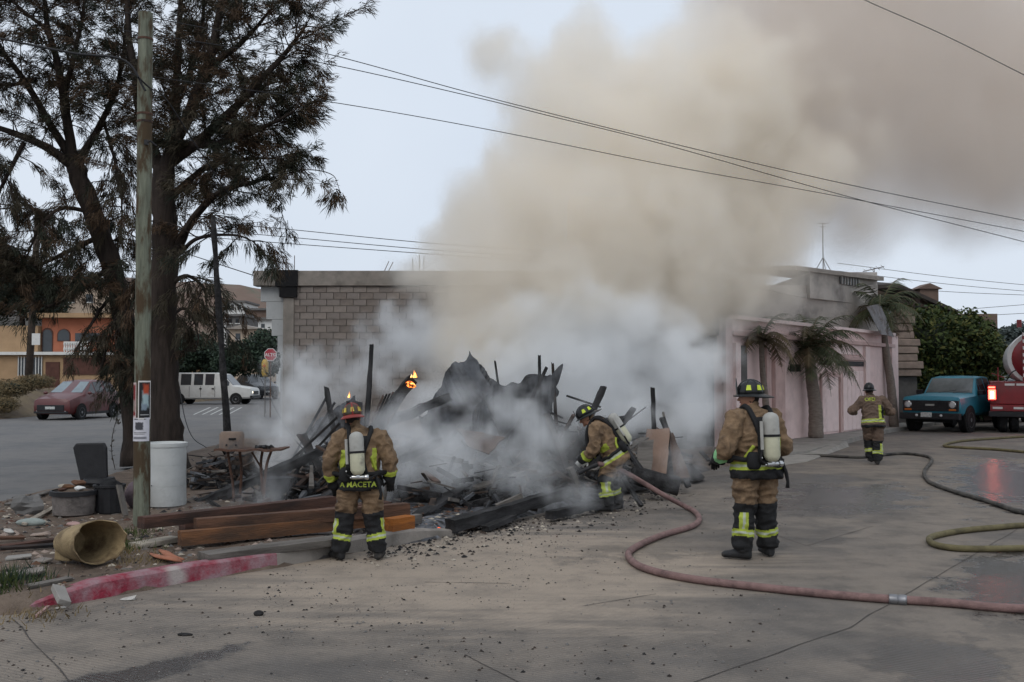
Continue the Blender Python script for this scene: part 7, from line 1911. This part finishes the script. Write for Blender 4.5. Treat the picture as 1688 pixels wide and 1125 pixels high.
for k in range(n): b.f.append((rings * n + k, rings * n + (k + 1) % n, o2 + rings * n + (k + 1) % n, o2 + rings * n + k)); b.m.append(0)
b.build('shell', M['fibre'], bt, smooth='auto', fix=False)
b = MB(); q = Vector((-.13, .05, .03)); b.hexa([tuple(q + Vector(v)) for v in ((-.16, -.04, 0), (.02, -.1, 0), (.04, -.06, 0), (-.14, 0, 0), (-.15, -.03, .24), (.0, -.08, .3), (.02, -.05, .3), (-.13, 0, .24))]); b.build('torn_flap', M['fibre'], bt, bevel=.015)
# orange peelings of broken tile
M['terra'] = mat('terracotta', (.3, .12, .07), .8, .2, 6, .3, 40)
for i, (pts, lab) in enumerate((([(246, 912), (262, 925), (285, 930), (300, 927)], 'curved terracotta shard under the lumber stack, left one'), ([(262, 906), (272, 918), (284, 926), (304, 924)], 'curved terracotta shard under the lumber stack, right one'))):
    P = smoothpath([on(*p) + Vector((0, 0, .05 * math.sin(k))) for k, p in enumerate(pts)], 5); b = MB(); b.tube(P, [.012 + .035 * math.sin(math.pi * k / (len(P) - 1)) for k in range(len(P))], 8, squash=.35); b.build('tile_shard', M['terra'], None, lab, 'tile shard', smooth=True, origin=P[0])
# litter on the dirt
def lump(name, label, px, py, r, m, cat, z=LOTZ, n=12, seed=0, bump_=.25):
    b = MB(); b.ball((0, 0, r[2] * .7), r, n, 8); b.v = [tuple(Vector((v[0] * (1 + bump_ * nz3(Vector(v) + Vector((seed, 0, 0)), 7)), v[1] * (1 + bump_ * nz3(Vector(v) + Vector((0, seed, 0)), 8)), v[2] * (1 + bump_ * nz3(Vector(v) + Vector((0, 0, seed)), 6))))) for v in b.v]
    o = b.build(name, M[m] if isinstance(m, str) else m, None, label, cat, smooth=False); p = on(px, py, z); o.location = (p.x, p.y, max(lot_z(p.x, p.y), 0.0) if z > .01 else 0); return o
M['paperwhite'] = mat('dirty_paper', (.42, .4, .37), .9, .3, 14, .3, 40)
M['palegreen'] = mat('pale_green_plastic', (.24, .27, .25), .6, .2, 6, .2, 30)
lump('plastic_bottle', 'crushed pale grey-green bottle lying on the rubbish', 52, 868, (.17, .06, .05), 'palegreen', 'bottle', bump_=.15).rotation_euler = (0, 0, R(12))
lump('paper_cup', 'crumpled white cup on the dirt at the left edge', 13, 880, (.05, .04, .045), 'paperwhite', 'cup', seed=3, bump_=1.1)
lump('paper_scrap', 'crumpled white scrap in front of the wash tub', 149, 846, (.06, .04, .03), 'paperwhite', 'litter', seed=5, bump_=1.4)
M['pinkish'] = mat('pinkish_scrap', (.34, .22, .2), .9, .2, 8)
lump('cloth_scrap', 'pinkish scrap on the dirt below the wash tub', 122, 865, (.09, .05, .025), 'pinkish', 'litter', seed=7, bump_=.6)
lump('cloth_scrap', 'tan rag beside the grey-green bottle', 70, 882, (.12, .07, .03), 'stone', 'litter', seed=9, bump_=1.2)
lump('rock', 'dark rock pile beside the wash tub', 45, 848, (.22, .16, .14), 'concrete_dark', 'rock', seed=11, bump_=.6)
M['slate'] = mat('grey_slab', (.2, .175, .155), .9, .2, 7, .4, 40)
for (px, py, w, d, th, rz, tilt, m, lab, nm) in ((40, 948, .34, .12, .03, 30, 8, 'slate', 'flat grey slab on the dirt at the left', 'slab_piece'), (72, 928, .28, .1, .02, -38, 10, 'slate', 'second flat slab beside the broken tub', 'slab_piece'), (30, 925, .22, .1, .02, 25, 6, 'concrete', 'small pale slab left of the broken tub', 'slab_piece'), (100, 985, .11, .3, .05, 40, 14, 'concrete', 'concrete fragment lying over the red kerb', 'concrete_fragment')):
    b = MB(); b.box(-w / 2, w / 2, -d / 2, d / 2, 0, th); b.v = [tuple(Vector(v) + Vector((nz3(Vector(v) + Vector((px, 0, 0)), 9), nz3(v, 9), 0)) * .03) for v in b.v]; o = b.build(nm, M[m], None, lab, 'slab', bevel=.006); p = on(px, py, .1 if nm == 'concrete_fragment' else LOTZ); o.location = (p.x, p.y, lot_z(p.x, p.y) + .01 if nm == 'slab_piece' else .09); o.rotation_euler = (R(tilt), R(tilt * .6) * (-1 if nm == 'slab_piece' else 2.4), R(rz))
for i, (a, c_, m, lab) in enumerate((((2, 905), (90, 893), 'w_dark', 'brown strip of wood lying left of the broken tub, upper'), ((0, 912), (92, 902), 'w_scorch', 'brown strip of wood lying left of the broken tub, lower'), ((48, 968), (118, 955), 'w_grey', 'thin grey stick on the dirt behind the kerb'), ((-10, 896), (40, 890), 'w_mid', 'brown strip of wood at the left edge'), ((40, 870), (100, 836), 'w_pale', 'pale broken plank under the wash tub rubbish'), ((10, 838), (80, 815), 'w_grey', 'grey board lying at the street edge behind the rock'))):
    p0, p1 = on(*a), on(*c_); p0.z, p1.z = lot_z(p0.x, p0.y) + .03 + .02 * (i % 2), lot_z(p1.x, p1.y) + .03; timber('wood_strip', lab, p0, p1, .06, .03, m, .2, .15)
timber('stick', 'thin pinkish stick at the foot of the red kerb', gnd(60, 1016, .015), gnd(80, 1000, .03), .025, .02, 'pinkish', 0, .1)
lump('paper_scrap', 'small white paper on the street below the scuffed kerb', 219, 989, (.07, .03, .02), 'paperwhite', 'litter', z=0.0, seed=15, bump_=1.5)
lump('paper_scrap', 'white scrap beside the concrete fragment', 100, 1003, (.04, .03, .012), 'paperwhite', 'litter', z=0.0, seed=19, bump_=1.5)
lump('wood_scrap', 'long dark chip on the sandy street in the foreground', 304, 1048, (.06, .02, .012), 'char', 'charcoal', z=0.0, seed=21)
lump('wood_scrap', 'black charcoal chunk on the sandy street ahead of the chip', 426, 1015, (.04, .03, .025), 'char', 'charcoal', z=0.0, seed=23)
# uncounted crumbs: charcoal and stones on the street, litter on the lot
def crumbs(name, label, n, fn_, mats, smin, smax, seed, flat=.6):
    cr = random.Random(seed); b = MB()
    for _ in range(n):
        p = fn_(cr)
        if p is None: continue
        s_ = smin * (smax / smin) ** (cr.random() ** 2.2); m_ = cr.randrange(len(mats))
        vs = [Vector((x * s_ * cr.uniform(.6, 1.3), y * s_ * cr.uniform(.6, 1.3), z * s_ * flat * cr.uniform(.6, 1.2))) for x, y, z in ((-1, -.6, -.2), (.9, -.7, -.2), (.8, .8, -.2), (-.7, .9, -.2), (.1, .05, 1.1))]
        rz = Matrix.Rotation(cr.uniform(0, 6.28), 3, 'Z'); b.add([p + rz @ v for v in vs], [(0, 1, 4), (1, 2, 4), (2, 3, 4), (3, 0, 4), (3, 2, 1, 0)], m_)
    me = b.mesh(name, [M[k] for k in mats]); return tag(link(name, me), label, kind='stuff')
def onroad(cr):
    # density falls away from the kerb and the fire
    while True:
        px, py = cr.uniform(-50, 1300), 1140 - (cr.random() ** .8) * 340
        kx = np.interp(px, [p[0] for p in KP] + [850, 1000, 1130, 1285], [p[1] for p in KP] + [862, 832, 797, 757])
        if py < kx + 3: continue
        d = (py - kx) / 160.0
        w = math.exp(-d * 1.1) * (1.0 if px > 430 else .45) + .12
        if px > 900: w *= .8
        g_ = gnd(px, py, .004)
        w *= max(.04, min(1, .5 + 1.9 * nz3(g_, 1.1) + .9 * nz3(g_, 3.7)))
        if cr.random() < w: return g_
crumbs('debris', 'charcoal crumbs and grit scattered over the street', 2000, onroad, ['char', 'charbrown', 'charbrown', 'concrete_dark'], .003, .017, 3)
crumbs('gravel', 'pale grit washed along the street', 3600, onroad, ['concrete', 'stone', 'concrete_dark'], .0025, .008, 4)
def onash(cr):
    px, py = cr.uniform(600, 1130), cr.uniform(810, 905); kx = np.interp(px, [600, 750, 1000, 1130], [905, 884, 836, 800])
    return gnd(px, kx + abs(cr.gauss(0, 16)) - 6, .006)
crumbs('debris', 'thick spill of charcoal along the edge of the burnt lot', 1900, onash, ['char', 'charbrown', 'soot', 'charbrown', 'w_pale', 'w_grey'], .006, .036, 6)
def onlot(cr):
    x, y = cr.uniform(-7.5, -.5), cr.uniform(8, 15)
    if sdist(x, y) < .15: return None
    return Vector((x, y, lot_z(x, y) + .002))
crumbs('debris', 'small stones, chips and litter on the dirt lot', 7500, onlot, ['concrete_dark', 'w_dark', 'stone', 'charbrown', 'w_grey', 'char', 'w_pale', 'w_mid'], .006, .058, 8, .45)
